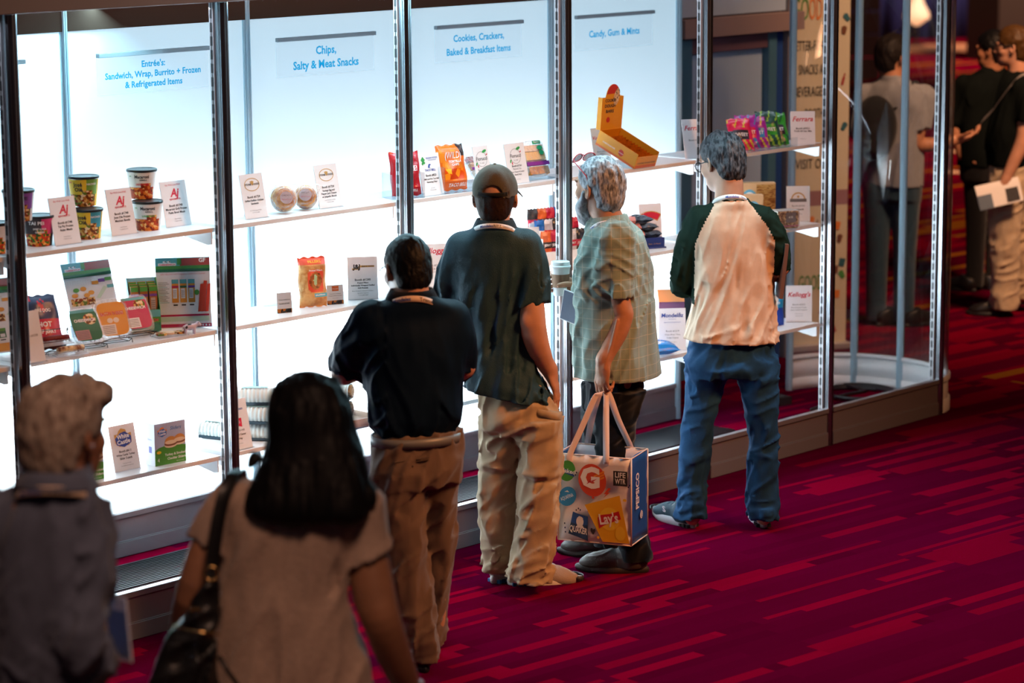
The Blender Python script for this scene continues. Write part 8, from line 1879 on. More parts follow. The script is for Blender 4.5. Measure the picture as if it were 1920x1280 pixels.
# toy cows
def toy_cow(pos, yaw, label):
    S = Sdf((-0.05, -0.03, 0.0), (0.06, 0.03, 0.06), 0.0022)
    S.ell((0, 0, 0.030), (0.027, 0.012, 0.013), 0.006)
    for x in (-0.018, 0.017):
        for y in (-0.007, 0.007): S.cone((x, y, 0.025), (x, y, 0.003), 0.0048, 0.0038, 0.004)
    S.cone((0.020, 0, 0.034), (0.034, 0, 0.041), 0.008, 0.0075, 0.005); S.cone((0.034, 0, 0.041), (0.043, 0, 0.035), 0.0070, 0.0050, 0.004)
    for y in (-1, 1): S.cone((0.033, y * 0.006, 0.046), (0.031, y * 0.012, 0.047), 0.0025, 0.002, 0.002)
    S.cone((-0.026, 0, 0.036), (-0.031, 0, 0.016), 0.0018, 0.0024, 0.002); S.cut((0, 0, 0.0005), (0, 0, -1))
    V, F = S.mesh()
    o = skin('toy_cow', [(V, F)], [mat('cow_white', (0.62, 0.52, 0.60, 1), rough=0.4), mat('cow_black', (0.015, 0.015, 0.02, 1), rough=0.4)], matfn=lambda C: ((vnoise(C * 62 + 3, 5) > 0.22) & (C[:, 2] > 0.018)).astype(int))
    o.matrix_world = place(pos, yaw); return tag(o, label, 'toy cow', 'toy cows on the middle shelf')
toy_cow((0.824, 0.050, 1.129), -0.4, 'little black and white toy cow in front of the meat stick flyer'); toy_cow(tuple(np.array((0.137, 0.088, 1.129)) + np.array([0, 0.01, 0])), 0.9, 'little toy cow peeking out beside the first showcase post')
card(tuple(np.array((0.045, 0.004, 1.129)) + np.array([0.03, 0.035, 0])), 'white card almost hidden behind the first post on the middle shelf', [('Booth #1530', 0.5, 0.012, 1)], w=0.10, h=0.19)
# meat stick display box
def stick_box():
    pos = tuple(np.array((0.749, 0.229, 1.129)) + np.array([0.01, 0.015, 0.002])); o = empty('stick_display_box', pos); o.matrix_world = place(pos, -0.52, -0.10); tag(o, 'slanted display box filled with meat sticks between the two big flyers', 'display box')
    W, D, H = 0.115, 0.085, 0.205; bl = mat('box_pale_blue', (0.20, 0.46, 0.55, 1))
    b = MB(); b.prism([(-D / 2, 0), (D / 2, 0), (D / 2, H), (D / 2 - 0.02, H), (-D / 2, 0.085)], -W / 2 - 0.001, -W / 2 + 0.001, 0, 'x'); b.prism([(-D / 2, 0), (D / 2, 0), (D / 2, H), (D / 2 - 0.02, H), (-D / 2, 0.085)], W / 2 - 0.001, W / 2 + 0.001, 1, 'x')
    b.box((0, D / 2, H / 2), (W, 0.002, H), 0); b.box((0, 0, 0.001), (W, D, 0.002), 1); b.box((0, -D / 2, 0.042), (W, 0.002, 0.082), 1); b.rect(-W / 2, 0.0, W / 2, 0.032, -D / 2 - 0.0016, 3); b.rect(-W / 2, 0.055, W / 2, 0.082, -D / 2 - 0.0016, 2)
    b.text('CHEESEWICH', 0, 0.037, 0.015, -D / 2 - 0.0020, 4, width=0.095, bold=0.04); b.disc(0.0, 0.060, 0.020, 0.010, -D / 2 - 0.0022, 5, 12); b.disc(0.01, 0.063, 0.008, 0.006, -D / 2 - 0.0026, 6, 10)
    b.build('box_tray', [bl, M_lawn, M_sky, M_dkgrn, M_red_ink, M_wht_ink, M_ink], o)
    st = None
    for k in range(9):
        c, r = k % 3, k // 3
        if st is None:
            b = MB(); b.box((0, 0, 0.085), (0.030, 0.011, 0.17), 0); b.rect(-0.015, 0.150, 0.015, 0.168, -0.0062, 1); b.rect(-0.015, 0.130, 0.015, 0.140, -0.0062, 2); b.rect(-0.010, 0.05, 0.008, 0.125, -0.0062, 3)
            for q in range(8): b.rect(-0.009, 0.055 + q * 0.008, 0.006, 0.058 + q * 0.008, -0.0066, 4)
            st = b.build('meat_stick', [mat('stick_wrap', (0.34, 0.13, 0.03, 1), rough=0.35), M_lawn, M_violet, mat('facts_panel', (0.45, 0.40, 0.38, 1)), M_grey_ink], o); s_ = st
        else: s_ = st.copy(); COL.objects.link(s_)
        s_.location = (-0.036 + 0.036 * c, -0.020 + 0.024 * r, 0.004 + 0.008 * r)
stick_box()
# pretzel bag and small signs
M_ptan = mat_ramp('pretzel_bag_tan', ['C98A4A', 'DDA868', 'B87838', 'E0B478'], 16, 0.4, 'noise', bump=0.3); M_pred = mat('pretzel_red', (0.72, 0.07, 0.02, 1), rough=0.4); M_pbrown = mat_ramp('pretzel_brown', ['6A3010', '9A5420', 'B87030', '4E200A'], 40, 0.4, 'noise'); M_pgreen = mat('jalapeno_filling', (0.42, 0.62, 0.34, 1)); M_pblue = mat('pretzel_blue', (0.04, 0.36, 0.48, 1))
def pcell(x, z):
    if z > 0.86: return 1
    e = ((x - 0.56) / 0.30) ** 4 + ((z - 0.52) / 0.23) ** 4
    if e < 1:
        e2 = ((x - 0.56) / 0.24) ** 2 + ((z - 0.52) / 0.17) ** 2
        if ((x - 0.55) / 0.07) ** 2 + ((z - 0.54) / 0.11) ** 2 < 1: return 3
        return 2 if e2 < 1 else 1
    return 4 if (0.20 < z < 0.28 and x > 0.45) else 0
single_bag(tuple(np.array((1.574, 0.155, 1.129)) + np.array([0, 0.0, 0])), -0.42, -0.10, 'pretzel_bag', 'orange and tan bag of stuffed soft pretzels standing alone on the middle shelf', 'snack bag', None, 0.118, 0.205, 0.06, pcell, [M_ptan, M_pred, M_pbrown, M_pgreen, M_pblue, M_yel_ink, M_wht_ink], [('FILLERS', 0.55, 0.91, 0.014, 5, dict(width=0.055)), ('Pretzel Fillers', 0.55, 0.735, 0.010, 6, dict(width=0.055)), ('JALAPENO', 0.68, 0.24, 0.008, 6, dict(width=0.045))], seed=11, nx=26, nz=40)
def small_sign(pos, yaw, w, h, label, lines, mi_foot):
    o = empty('small_sign', pos); o.matrix_world = place(pos, yaw, -0.08); tag(o, label, 'sign', 'small acrylic signs')
    b = MB(); b.box((0, 0, h / 2), (w, 0.002, h), 0); b.rect(-w / 2, 0.0, w / 2, h * 0.20, -0.0016, 1)
    for s, z, sz, mi in lines: b.text(s, 0, z * h, sz, -0.0016, mi, bold=0.01)
    if mi_foot: b.rect(-w * 0.18, h * 0.68, w * 0.22, h * 0.94, -0.0014, 2); b.text('FILLERS', 0.002, h * 0.76, 0.008, -0.0018, 3)
    b.build('sign_paper', [M_card, mat_ramp('sign_strip', ['2A2A2E', 'C9782A', '3A4A52', '8A4A1E'], 60), mat('sign_orange', (0.75, 0.16, 0.02, 1)), M_wht_ink, M_ink, M_grey_ink], o)
    b = MB(); b.box((0, -0.003, h / 2), (w + 0.006, 0.002, h + 0.004)); b.box((0, 0.0, 0.001), (w + 0.006, 0.03, 0.002)); b.build('acrylic_sleeve', M_acryl, o)
small_sign((1.401, 0.140, 1.129), -0.35, 0.064, 0.082, 'little sign reading Come sample at booth #1240', [('Come sample at', 0.62, 0.0075, 4), ('booth #1240', 0.42, 0.0085, 4)], False)
small_sign((1.678, 0.134, 1.129), -0.42, 0.072, 0.080, 'little sign with an orange patch between the pretzel bag and the larger card', [('Pretzel Fillers Individually', 0.52, 0.0048, 4), ('Wrapped Stuffed Soft Pretzel', 0.42, 0.0048, 4), ('Grand Traverse', 0.30, 0.004, 5)], True)
acryl(tuple(np.array((1.478, 0.269, 1.129)) + np.array([0.02, 0.05, 0])), 0.085, 0.09, 0.05, 'empty clear acrylic stand behind the little sample sign', -0.4)
def jj(b, w, h):
    b.poly([(-0.044, 0.735 * h), (-0.020, 0.735 * h), (-0.014, 0.80 * h), (0.05, 0.79 * h), (0.05, 0.755 * h), (-0.010, 0.752 * h), (-0.016, 0.70 * h), (-0.044, 0.70 * h)], -0.0005, 6)
card(tuple(np.array((1.836, 0.133, 1.129)) + np.array([0, 0, 0])), 'white card with a black and yellow logo beside the cropped black hair', [('J&J', 0.72, 0.026, 1, dict(bold=0.05, x=-0.026)), ('SNACK FOODS', 0.755, 0.0095, 1, dict(bold=0.03, x=0.022, width=0.052)), ('Booth #1240', 0.44, 0.0125, 1, dict(bold=0.02)), ('Pretzel Fillers', 0.375, 0.0085, 1, dict(bold=0.03)), ('Individually Wrapped Stuffed', 0.315, 0.0085, 1, dict(bold=0.03)), ('Soft Pretzels', 0.255, 0.0085, 1, dict(bold=0.03)), ('Brian Purdy, Sr. Director of Sales -', 0.19, 0.0065, 3), ('Specialty Segment', 0.14, 0.0065, 3), ('T 513-688-9084', 0.09, 0.0065, 3)], w=0.126, h=0.178, yaw=-0.62, lean=-0.06, art=jj)
card(tuple(np.array((2.258, 0.083, 1.129)) + np.array([0.0, 0.05, 0])), 'white card with pink script lettering between the navy shirt and the slate polo', [script_red('Kellogg\'s', 0.78, 0.034), ('Booth #2421', 0.48, 0.013, 1), ('Cheez-It Snap', 0.40, 0.011, 1), ('662-708', 0.33, 0.009, 3)], w=0.13, h=0.185, yaw=-0.6, lean=-0.05)
def gw(b, w, h): b.poly([(-0.022, 0.66 * h), (0.022, 0.66 * h), (0.020, 0.60 * h), (0.0, 0.535 * h), (-0.020, 0.60 * h)], -0.0006, 1); b.disc(0, 0.66 * h, 0.022, 0.008, -0.0006, 1, 16); b.text("BOWLS", 0, 0.632 * h, 0.008, -0.001, 7, bold=0.03)
card(tuple(np.array((2.910, 0.114, 1.129)) + np.array([-0.02, 0.05, 0])), 'white card with red capitals and a dark shield logo beside the coffee cup', [('GWFG', 0.845, 0.016, 2, dict(bold=0.02)), ('GOLDEN WEST', 0.79, 0.006, 3), ('Booth #211', 0.43, 0.0125, 1), ("Jack Link's", 0.34, 0.0155, 1), ('Jack & Bowls', 0.245, 0.0145, 1), ('Booth - West', 0.16, 0.007, 3), ('T 213.327.4788', 0.11, 0.007, 3)], w=0.118, h=0.185, yaw=-0.45, lean=-0.10, art=gw)
# caddy of jerky pouches
def caddy():
    pos = tuple(np.array((3.148, 0.148, 1.129)) + np.array([-0.01, 0.06, 0])); o = empty('pouch_caddy', pos); o.matrix_world = place(pos, -0.25); tag(o, 'white tiered caddy behind the coffee cup and the bearded man', 'display caddy')
    b = MB()
    for k in range(3): b.box((0, -0.07 + 0.055 * k, 0.03 + 0.03 * k), (0.26, 0.003, 0.06 + 0.06 * k))
    b.box((-0.13, -0.012, 0.06), (0.003, 0.12, 0.12)); b.box((0.13, -0.012, 0.06), (0.003, 0.12, 0.12)); b.build('caddy_shelves', M_white, o)
    cols = [(mat('pouch_orange', (0.70, 0.12, 0.02, 1), rough=0.3), M_blk2), (M_jr, M_blk2), (mat('pouch_blue', (0.01, 0.12, 0.42, 1), rough=0.3), M_wht_ink), (mat('pouch_silver', (0.55, 0.53, 0.55, 1), rough=0.3), M_jr), (M_blk2, M_jr)]
    k = 0
    for r in range(3):
        for c in range(5):
            m = cols[(c + 2 * r) % 5]; p = Matrix.Translation(pos) @ Matrix.Rotation(-0.25, 4, 'Z') @ place((-0.092 + 0.046 * c, -0.046 + 0.055 * r, 0.035 + 0.045 * r), 0.0, -0.05)
            ob = bag(None, 'jerky_pouch', 0.058, 0.115, 0.018, lambda x, z: 1 if 0.30 < z < 0.62 else 0, [m[0], m[1], M_wht_ink], [('JERKY', 0.5, 0.46, 0.014, 2)], nx=8, nz=12, seed=r * 5 + c); ob.matrix_world = p
            tag(ob, 'small jerky pouch standing in the white caddy beside the coffee cup', 'snack pouch', 'jerky pouches in the white caddy')
M_blk2 = mat('pouch_black', (0.02, 0.015, 0.015, 1), rough=0.3)
caddy()
# snack cakes on a blue box
pos = tuple(np.array((3.772, 0.152, 1.129)) + np.array([-0.03, 0.045, 0])); o = empty('cake_box', pos); o.matrix_world = place(pos, -0.42); tag(o, 'low blue cardboard tray under the stacked dark snack cakes', 'display box')
b = MB(); b.box((0, 0, 0.024), (0.145, 0.11, 0.048), 0); b.text('Open - Or Reseal', 0.02, 0.018, 0.009, -0.0556, 1); b.box((0, -0.062, 0.003), (0.15, 0.014, 0.006), 0); b.build('box_tray', [mat('deep_blue_card', (0.01, 0.04, 0.22, 1), rough=0.5), M_gold_ink], o, bevel=0.001)
M_cake = mat_ramp('dark_cake_wrap', ['0C0F16', '2A3442', '586878', '14181E'], 18, 0.2, 'noise', (1, 3, 3), bump=0.5); M_cakel = mat('cake_band', (0.62, 0.22, 0.18, 1), rough=0.3)
for k, (dx, dy, dz, a) in enumerate(((0.0, -0.01, 0.0485, 0.0), (-0.015, 0.0, 0.0815, 0.06), (-0.035, 0.015, 0.1145, -0.05))):
    ob = bag(None, 'snack_cake', 0.135, 0.085, 0.032, lambda x, z: 1 if x < 0.30 and z < 0.9 else 0, [M_cake, M_cakel, M_wht_ink], [('Freshley', 0.16, 0.5, 0.012, 2, dict(width=0.03))], nx=16, nz=12, seed=20 + k, crumple=0.003)
    ob.matrix_world = Matrix.Translation(pos) @ Matrix.Rotation(-0.42 + a, 4, 'Z') @ Matrix.Translation((dx, dy - 0.04, dz + 0.016)) @ Matrix.Rotation(-math.pi / 2, 4, 'X')
    tag(ob, ('dark wrapped snack cake at the bottom of the stack on the blue tray', 'dark wrapped snack cake in the middle of the stack of three', 'dark wrapped snack cake on top of the stack of three')[k], 'snack cake', 'stacked snack cakes')
def fr(b, w, h):
    n = 10
    for (r0, r1, mi, y, aw) in ((0.060, 0.098, 6, -0.0005, 0.62), (0.064, 0.094, 2, -0.0008, 0.57)):
        for k in range(n):
            a0 = -aw + 2 * aw * k / n; a1 = -aw + 2 * aw * (k + 1) / n; cz = 0.72 * h - 0.080
            b.add([(r * math.sin(a), y, cz + r * math.cos(a)) for a, r in ((a0, r0), (a1, r0), (a1, r1), (a0, r1))], [(0, 1, 2, 3)], mi)
card(tuple(np.array((3.811, 0.132, 1.129)) + np.array([0.03, 0.11, 0])), 'white card with a curved red logo by the dark snack cakes', [("Freshley's", 0.695, 0.020, 7, dict(bold=0.03, width=0.075)), ('Booth #823', 0.45, 0.0125, 1), ("Mrs. Freshley's cookies &", 0.38, 0.008, 3), ('cream chocolate', 0.32, 0.008, 3), ('snack', 0.26, 0.008, 3), ('T 229.227.8700', 0.13, 0.006, 3)], w=0.115, h=0.19, yaw=-0.45, lean=-0.12, art=fr)
# bread boxes
M_grain = mat_ramp('bread_picture', ['6A3C14', '9A6A30', 'C49A5A', '7E4A1C', 'B08040'], 24, 0.5, 'noise', (1, 1, 3)); M_bskin = mat('bread_box_tan', (0.66, 0.42, 0.22, 1)); M_arch = mat('arch_blue', (0.12, 0.42, 0.62, 1)); M_meadow = mat('meadow_green', (0.26, 0.46, 0.10, 1))
def arch(b, cx, z, y, s=1.0):
    b.poly([(cx - 0.040 * s, z)] + [(cx + 0.040 * s * math.cos(t), z + 0.050 * s * math.sin(t)) for t in [math.pi * (1 - k / 12) for k in range(13)]] + [(cx + 0.040 * s, z)], y, 2); b.poly([(cx + 0.028 * s * math.cos(t), z + 0.005 * s + 0.032 * s * math.sin(t)) for t in [math.pi * (1 - k / 12) for k in range(13)]], y - 0.0004, 4); b.rect(cx - 0.033 * s, z - 0.006 * s, cx + 0.033 * s, z + 0.009 * s, y - 0.0008, 5); b.disc(cx, z + 0.022 * s, 0.006 * s, 0.006 * s, y - 0.0010, 6, 10)
def bread_box(pos, yaw, w, d, h, label, kind):
    o = empty('bread_box', pos); o.matrix_world = place(pos, yaw); tag(o, label, 'box', 'bread cartons on the middle shelf')
    b = MB(); b.box((0, 0, h / 2), (w, d, h), 0); y = -d / 2 - 0.0006
    if kind == 'tall': b.rect(-w * 0.05, h * 0.12, w / 2, h * 0.96, y, 1); arch(b, -w * 0.25, h * 0.60, y - 0.0006, 1.0); b.rect(-w / 2, 0, -w * 0.02, h * 0.52, y - 0.0002, 3); arch(b, w * 0.28, h * 0.16, y - 0.0008, 0.9); b.rect(w * 0.05, 0, w / 2, h * 0.10, y - 0.0003, 3)
    else: arch(b, 0, h * 0.55, y, 0.8); b.rect(-w / 2, h * 0.3, w / 2, h * 0.55, y - 0.0001, 3); b.rect(-w / 2, 0, w / 2, h * 0.3, y - 0.0001, 1)
    b.build('carton', [M_bskin, M_grain, M_arch, M_meadow, M_wht_ink, mat('sign_maroon', (0.26, 0.10, 0.08, 1)), M_gold_ink], o, bevel=0.0015)
bread_box(tuple(np.array((4.676, 0.175, 1.129)) + np.array([0.05, 0.12, 0])), -0.75, 0.175, 0.055, 0.205, 'tall bread carton with two blue arches behind the raglan shirt', 'tall')
bread_box(tuple(np.array((4.643, 0.216, 1.129)) + np.array([0.0, 0.045, 0])), -0.75, 0.10, 0.06, 0.155, 'smaller green-fronted bread carton just above the raglan man\'s shoulder', 'small')
def loaf():
    pos = tuple(np.array((4.645, 0.004, 1.129)) + np.array([0.02, 0.075, 0])); o = empty('wrapped_loaf', pos); o.matrix_world = place(pos, -0.42); tag(o, 'square wrapped seeded loaf at the right end of the middle shelf', 'bread')
    b = MB(); b.box((0, 0, 0.046), (0.115, 0.085, 0.088), 0); b.rect(-0.0578, 0.014, 0.0578, 0.018, -0.0432, 1); b.build('loaf', [mat_ramp('seeded_crust', ['4A3020', '7A5A3E', '9A7A58', '5E4430', 'B89A74'], 130, 0.5), mat('magenta_line', (0.35, 0.02, 0.16, 1))], o, bevel=0.006)
    b = MB(); b.box((0.012, -0.0436, 0.058), (0.055, 0.001, 0.05), 0); b.text('RYE', 0.012, 0.054, 0.014, -0.0445, 1); b.build('loaf_label', [mat('label_smoke', (0.10, 0.09, 0.10, 1)), M_wht_ink], o)
    b = MB(); b.box((-0.0590, 0, 0.046), (0.002, 0.08, 0.084)); b.build('cut_face', mat('pale_crumb', (0.82, 0.72, 0.50, 1)), o)
    b = MB(); b.box((0.0, 0, 0.0466), (0.124, 0.090, 0.0912)); b.build('clear_wrap', M_film, o, bevel=0.006)
loaf()
def br(b, w, h):
    n = 16; cz = 0.62 * h
    for k in range(n):
        a0, a1 = math.pi * k / n, math.pi * (k + 1) / n
        b.add([(rx * math.cos(a), -0.0006, cz + rz * math.sin(a)) for a, rx, rz in ((a0, 0.036, 0.036), (a1, 0.036, 0.036), (a1, 0.030, 0.030), (a0, 0.030, 0.030))], [(0, 1, 2, 3)], 6)
    b.rect(-0.042, cz - 0.012, 0.042, cz + 0.004, -0.0008, 3); b.disc(0, cz + 0.014, 0.006, 0.006, -0.0008, 6, 10)
card(tuple(np.array((4.882, 0.109, 1.129)) + np.array([0.02, 0.06, 0])), 'white card with a brown arched logo behind the wrapped loaf', [('GREAT HARVEST', 0.575, 0.008, 7, dict(bold=0.03, width=0.07)), ('Booth #1041', 0.42, 0.0125, 1), ('Sourdough', 0.32, 0.0125, 1, dict(bold=0.03)), ('Sliced Rye', 0.20, 0.009, 3)], w=0.118, h=0.178, yaw=-0.75, lean=-0.14, art=br)


# ------------------------------------------------------------------ lowest shelf
M_sl_white = mat('carton_white', (0.76, 0.76, 0.78, 1), rough=0.5); M_sl_green = mat('carton_green', (0.07, 0.32, 0.03, 1), rough=0.5); M_wc_blue = mat('castle_blue', (0.02, 0.14, 0.48, 1)); M_wc_or = mat('castle_orange', (0.80, 0.24, 0.03, 1)); M_bunp = mat('bun_gold', (0.62, 0.30, 0.07, 1)); M_cream = mat('bun_cream', (0.80, 0.66, 0.46, 1)); M_patty = mat('patty_brown', (0.22, 0.08, 0.03, 1))
def castle(b, cx, cz, s, y, iw, iblue, ior):
    b.poly([(cx - 0.034 * s, cz - 0.014 * s), (cx - 0.020 * s, cz - 0.026 * s), (cx + 0.020 * s, cz - 0.026 * s), (cx + 0.034 * s, cz - 0.014 * s), (cx + 0.036 * s, cz + 0.016 * s), (cx + 0.018 * s, cz + 0.014 * s), (cx + 0.014 * s, cz + 0.028 * s), (cx - 0.004 * s, cz + 0.034 * s), (cx - 0.016 * s, cz + 0.026 * s), (cx - 0.022 * s, cz + 0.016 * s), (cx - 0.036 * s, cz + 0.016 * s)], y, ior)
    b.poly([(cx - 0.030 * s, cz - 0.020 * s), (cx, cz - 0.030 * s), (cx + 0.032 * s, cz - 0.018 * s), (cx + 0.034 * s, cz + 0.004 * s), (cx + 0.010 * s, cz + 0.022 * s), (cx - 0.012 * s, cz + 0.018 * s), (cx - 0.034 * s, cz + 0.002 * s)], y - 0.0003, iblue)
    b.text('White', cx, cz + 0.000 * s, 0.020 * s, y - 0.0007, iw, bold=0.03, width=0.052 * s, rot=0.06); b.text('Castle', cx, cz - 0.018 * s, 0.020 * s, y - 0.0007, iw, bold=0.03, width=0.056 * s, rot=0.06)
def slider_box(pos, yaw, label):
    o = empty('slider_carton', pos); o.matrix_world = place(pos, yaw); tag(o, label, 'food carton', 'slider cartons on the lowest shelf')
    W, D, H = 0.148, 0.062, 0.165; b = MB(); b.box((0, 0, H / 2), (W, D, H), 0); y = -D / 2 - 0.0006
    b.poly([(-W / 2, 0), (W / 2, 0), (W / 2, 0.066)] + [(W / 2 - W * k / 8, 0.066 + 0.010 * math.sin(math.pi * k / 8)) for k in range(1, 8)] + [(-W / 2, 0.060)], y, 1)
    b.rect(-W / 2, 0.062, W / 2, H, y + 0.0002, 9)
    castle(b, -0.038, 0.130, 0.62, y - 0.0004, 8, 3, 4); b.text('Sliders', 0.026, 0.134, 0.020, y - 0.0004, 3, shear=0.25, bold=0.01)
    for cx, cz, r in ((0.002, 0.090, 0.030), (0.044, 0.096, 0.028)):
        b.disc(cx, cz - 0.016, r, 0.010, y - 0.0006, 6, 20); b.disc(cx, cz - 0.010, r * 1.02, 0.009, y - 0.0008, 7, 20); b.poly([(cx + r * math.cos(t), cz - 0.006 + r * 0.85 * math.sin(t)) for t in [math.pi * k / 14 for k in range(15)]], y - 0.0010, 5); b.disc(cx, cz - 0.004, r * 0.95, 0.008, y - 0.0012, 6, 18)
    b.disc(-0.055, 0.052, 0.011, 0.006, y - 0.0006, 10, 14); b.text('4', -0.058, 0.014, 0.022, y - 0.0006, 8); b.text('Turkey & Smoked', 0.022, 0.034, 0.0135, y - 0.0006, 8, bold=0.025); b.text('Cheddar Sliders', 0.028, 0.018, 0.0135, y - 0.0006, 8, bold=0.025); b.text('NET WT 6.0 OZ', 0.045, 0.006, 0.005, y - 0.0006, 8)
    b.build('carton', [M_sl_white, M_sl_green, M_ink, M_wc_blue, M_wc_or, M_bunp, M_cream, M_patty, M_wht_ink, mat('carton_haze', (0.42, 0.48, 0.66, 1)), M_yel_ink], o, bevel=0.001)
    b = MB(); b.T = Matrix.Translation((-W / 2 - 0.0008, 0, 0)) @ Matrix.Rotation(-math.pi / 2, 4, 'Z'); b.rect(-0.006, 0.05, 0.012, 0.075, 0, 0); b.text('Sliders', 0.0, 0.10, 0.010, 0, 0); b.build('side_print', [mat('side_violet', (0.14, 0.14, 0.45, 1)), M_sl_green], o)
slider_box(tuple(np.array((0.746, 0.089, 0.625)) + np.array([0.0, 0.035, 0])), -0.06, 'white and green carton of turkey and cheddar sliders beside the castle-logo card')
slider_box(tuple(np.array((0.342, 0.091, 0.625)) + np.array([0.0, 0.035, 0])), -0.06, 'green slider carton mostly hidden behind the grey-haired man\'s head')
def wc(b, w, h): castle(b, 0, 0.70 * h, 1.15, -0.0006, 7, 4, 6)
card((0.564, 0.132, 0.625), 'white card with a blue and orange castle logo', [('Booth #611', 0.40, 0.0125, 1, dict(bold=0.025)), ('White Castle Turkey', 0.325, 0.0105, 1, dict(bold=0.03)), ('Slider 2-pack', 0.25, 0.0115, 1, dict(bold=0.03)), ('Timothy Carroll', 0.15, 0.006, 3), ('carroll@whitecastle.com', 0.10, 0.006, 3)], w=0.125, h=0.178, art=wc)
def dl(b, w, h): b.poly([(-0.022, 0.62 * h), (0.022, 0.62 * h), (0.020, 0.44 * h), (0.0, 0.475 * h), (-0.022, 0.44 * h)], -0.0006, 2)
card(tuple(np.array((1.095, 0.060, 0.625)) + np.array([0.0, 0.015, 0])), 'white card about a chicken Caesar wrap beside the second showcase post', [('E.A. Sween', 0.78, 0.016, 4, dict(bold=0.02)), ('Deli', 0.515, 0.017, 7, dict(bold=0.02)), ('Booth #1445', 0.36, 0.0115, 1), ('Chicken Caesar', 0.28, 0.011, 1, dict(bold=0.02)), ('Wrap', 0.20, 0.011, 1, dict(bold=0.02)), ('Tom Ryan', 0.11, 0.006, 3)], w=0.118, h=0.20, art=dl)
# wraps in ribbed clear boxes
M_rib = mat('ribbed_white_plastic', (0.72, 0.78, 0.74, 1), rough=0.25, spec=0.6); M_tort = mat_ramp('tortilla_wrap', ['A8663A', 'D2A070', '7A4524', 'C08858'], 34, 0.5, 'noise', bump=0.3); M_trayb = mat('dark_tray', (0.02, 0.05, 0.07, 1), rough=0.3)
def wrap_pack(pos, yaw, label, z=0.0, L=0.15):
    o = empty('wrap_pack', pos); o.matrix_world = place((pos[0], pos[1], pos[2] + z), yaw); tag(o, label, 'wrap pack', 'ribbed packs of wraps on the lowest shelf')
    b = MB(); b.box((0, 0, 0.007), (L, 0.080, 0.014)); b.build('tray', M_trayb, o, bevel=0.003)
    b = MB(); n = 10; nj = 36; rows = []
    for j in range(nj + 1):
        x = -L / 2 + L * j / nj; q = 0.0018 * (1 if j % 4 < 2 else -1)
        rows.append([(x, (0.038 + q) * math.copysign(abs(math.cos(t)) ** 0.6, math.cos(t)), 0.014 + (0.052 + q) * math.sin(t) ** 0.7) for t in [math.pi * k / n for k in range(n + 1)]])
    b.sheet(rows, 0, True); b.build('ribbed_cover', M_rib, o, solid=0.001)
    b = MB(); b.box((0.0, 0, 0.0692), (L * 0.7, 0.035, 0.0012), 0); b.text('Deli', 0, 0, 0.001, 0, 0); b.build('top_label', mat('label_teal', (0.22, 0.42, 0.40, 1)), o)
    b = MB(); b.T = Matrix.Rotation(math.pi / 2, 4, 'Y'); b.lathe([(0.004, L / 2 - 0.006), (0.026, L / 2 - 0.004), (0.028, L / 2 + 0.006), (0.020, L / 2 + 0.010), (0.004, L / 2 + 0.010)], 20, 0, (-0.036, 0, 0)); b.build('wrap_end', M_tort, o)
WP = np.array((1.241, 0.099, 0.625)) + np.array([0.03, 0.05, 0])
wrap_pack(tuple(WP), -1.0, 'ribbed pack of a wrap at the bottom of the pile beside the Caesar wrap card'); wrap_pack(tuple(WP + np.array([-0.012, 0.0, 0])), -1.0, 'ribbed pack of a wrap in the middle of the pile', 0.0712); wrap_pack(tuple(WP + np.array([0.0, 0.035, 0])), -0.85, 'ribbed pack of a wrap on top of the pile', 0.1422); wrap_pack(tuple(np.array((1.196, 0.136, 0.625)) + np.array([-0.02, 0.17, 0])), -1.3, 'ribbed wrap pack standing behind the pile by the Caesar wrap card')
wrap_pack(tuple(np.array((1.682, 0.069, 0.625)) + np.array([0.0, 0.09, 0.028])), -1.1, 'wrap pack lying behind the wooden tray between the black hair and the navy shirt', 0.0, 0.14); wrap_pack(tuple(np.array((1.682, 0.069, 0.625)) + np.array([0.01, 0.095, 0.028])), -1.1, 'reddish wrap pack stacked on another behind the wooden tray', 0.0712, 0.14)
pos = tuple(np.array((1.664, 0.010, 0.625)) + np.array([0.02, 0.105, 0.0005])); b = MB(); b.box((0, 0, 0.004), (0.26, 0.19, 0.008), 0); b.box((0, -0.092, 0.018), (0.26, 0.006, 0.028), 0); b.box((0, 0.092, 0.018), (0.26, 0.006, 0.028), 0); b.box((-0.128, 0, 0.018), (0.004, 0.18, 0.028), 0); b.box((0.128, 0, 0.018), (0.004, 0.18, 0.028), 0)
b.disc(0.07, 0.018, 0.012, 0.012, -0.0956, 1, 18); b.disc(0.07, 0.018, 0.005, 0.005, -0.0960, 2, 12)
o = b.build('wooden_tray', [mat('pale_wood', (0.55, 0.38, 0.28, 1), rough=0.6), M_ink, M_wht_ink]); o.matrix_world = place(pos, -0.05); tag(o, 'pale wooden tray with a round dark logo beside the navy shirt', 'tray')
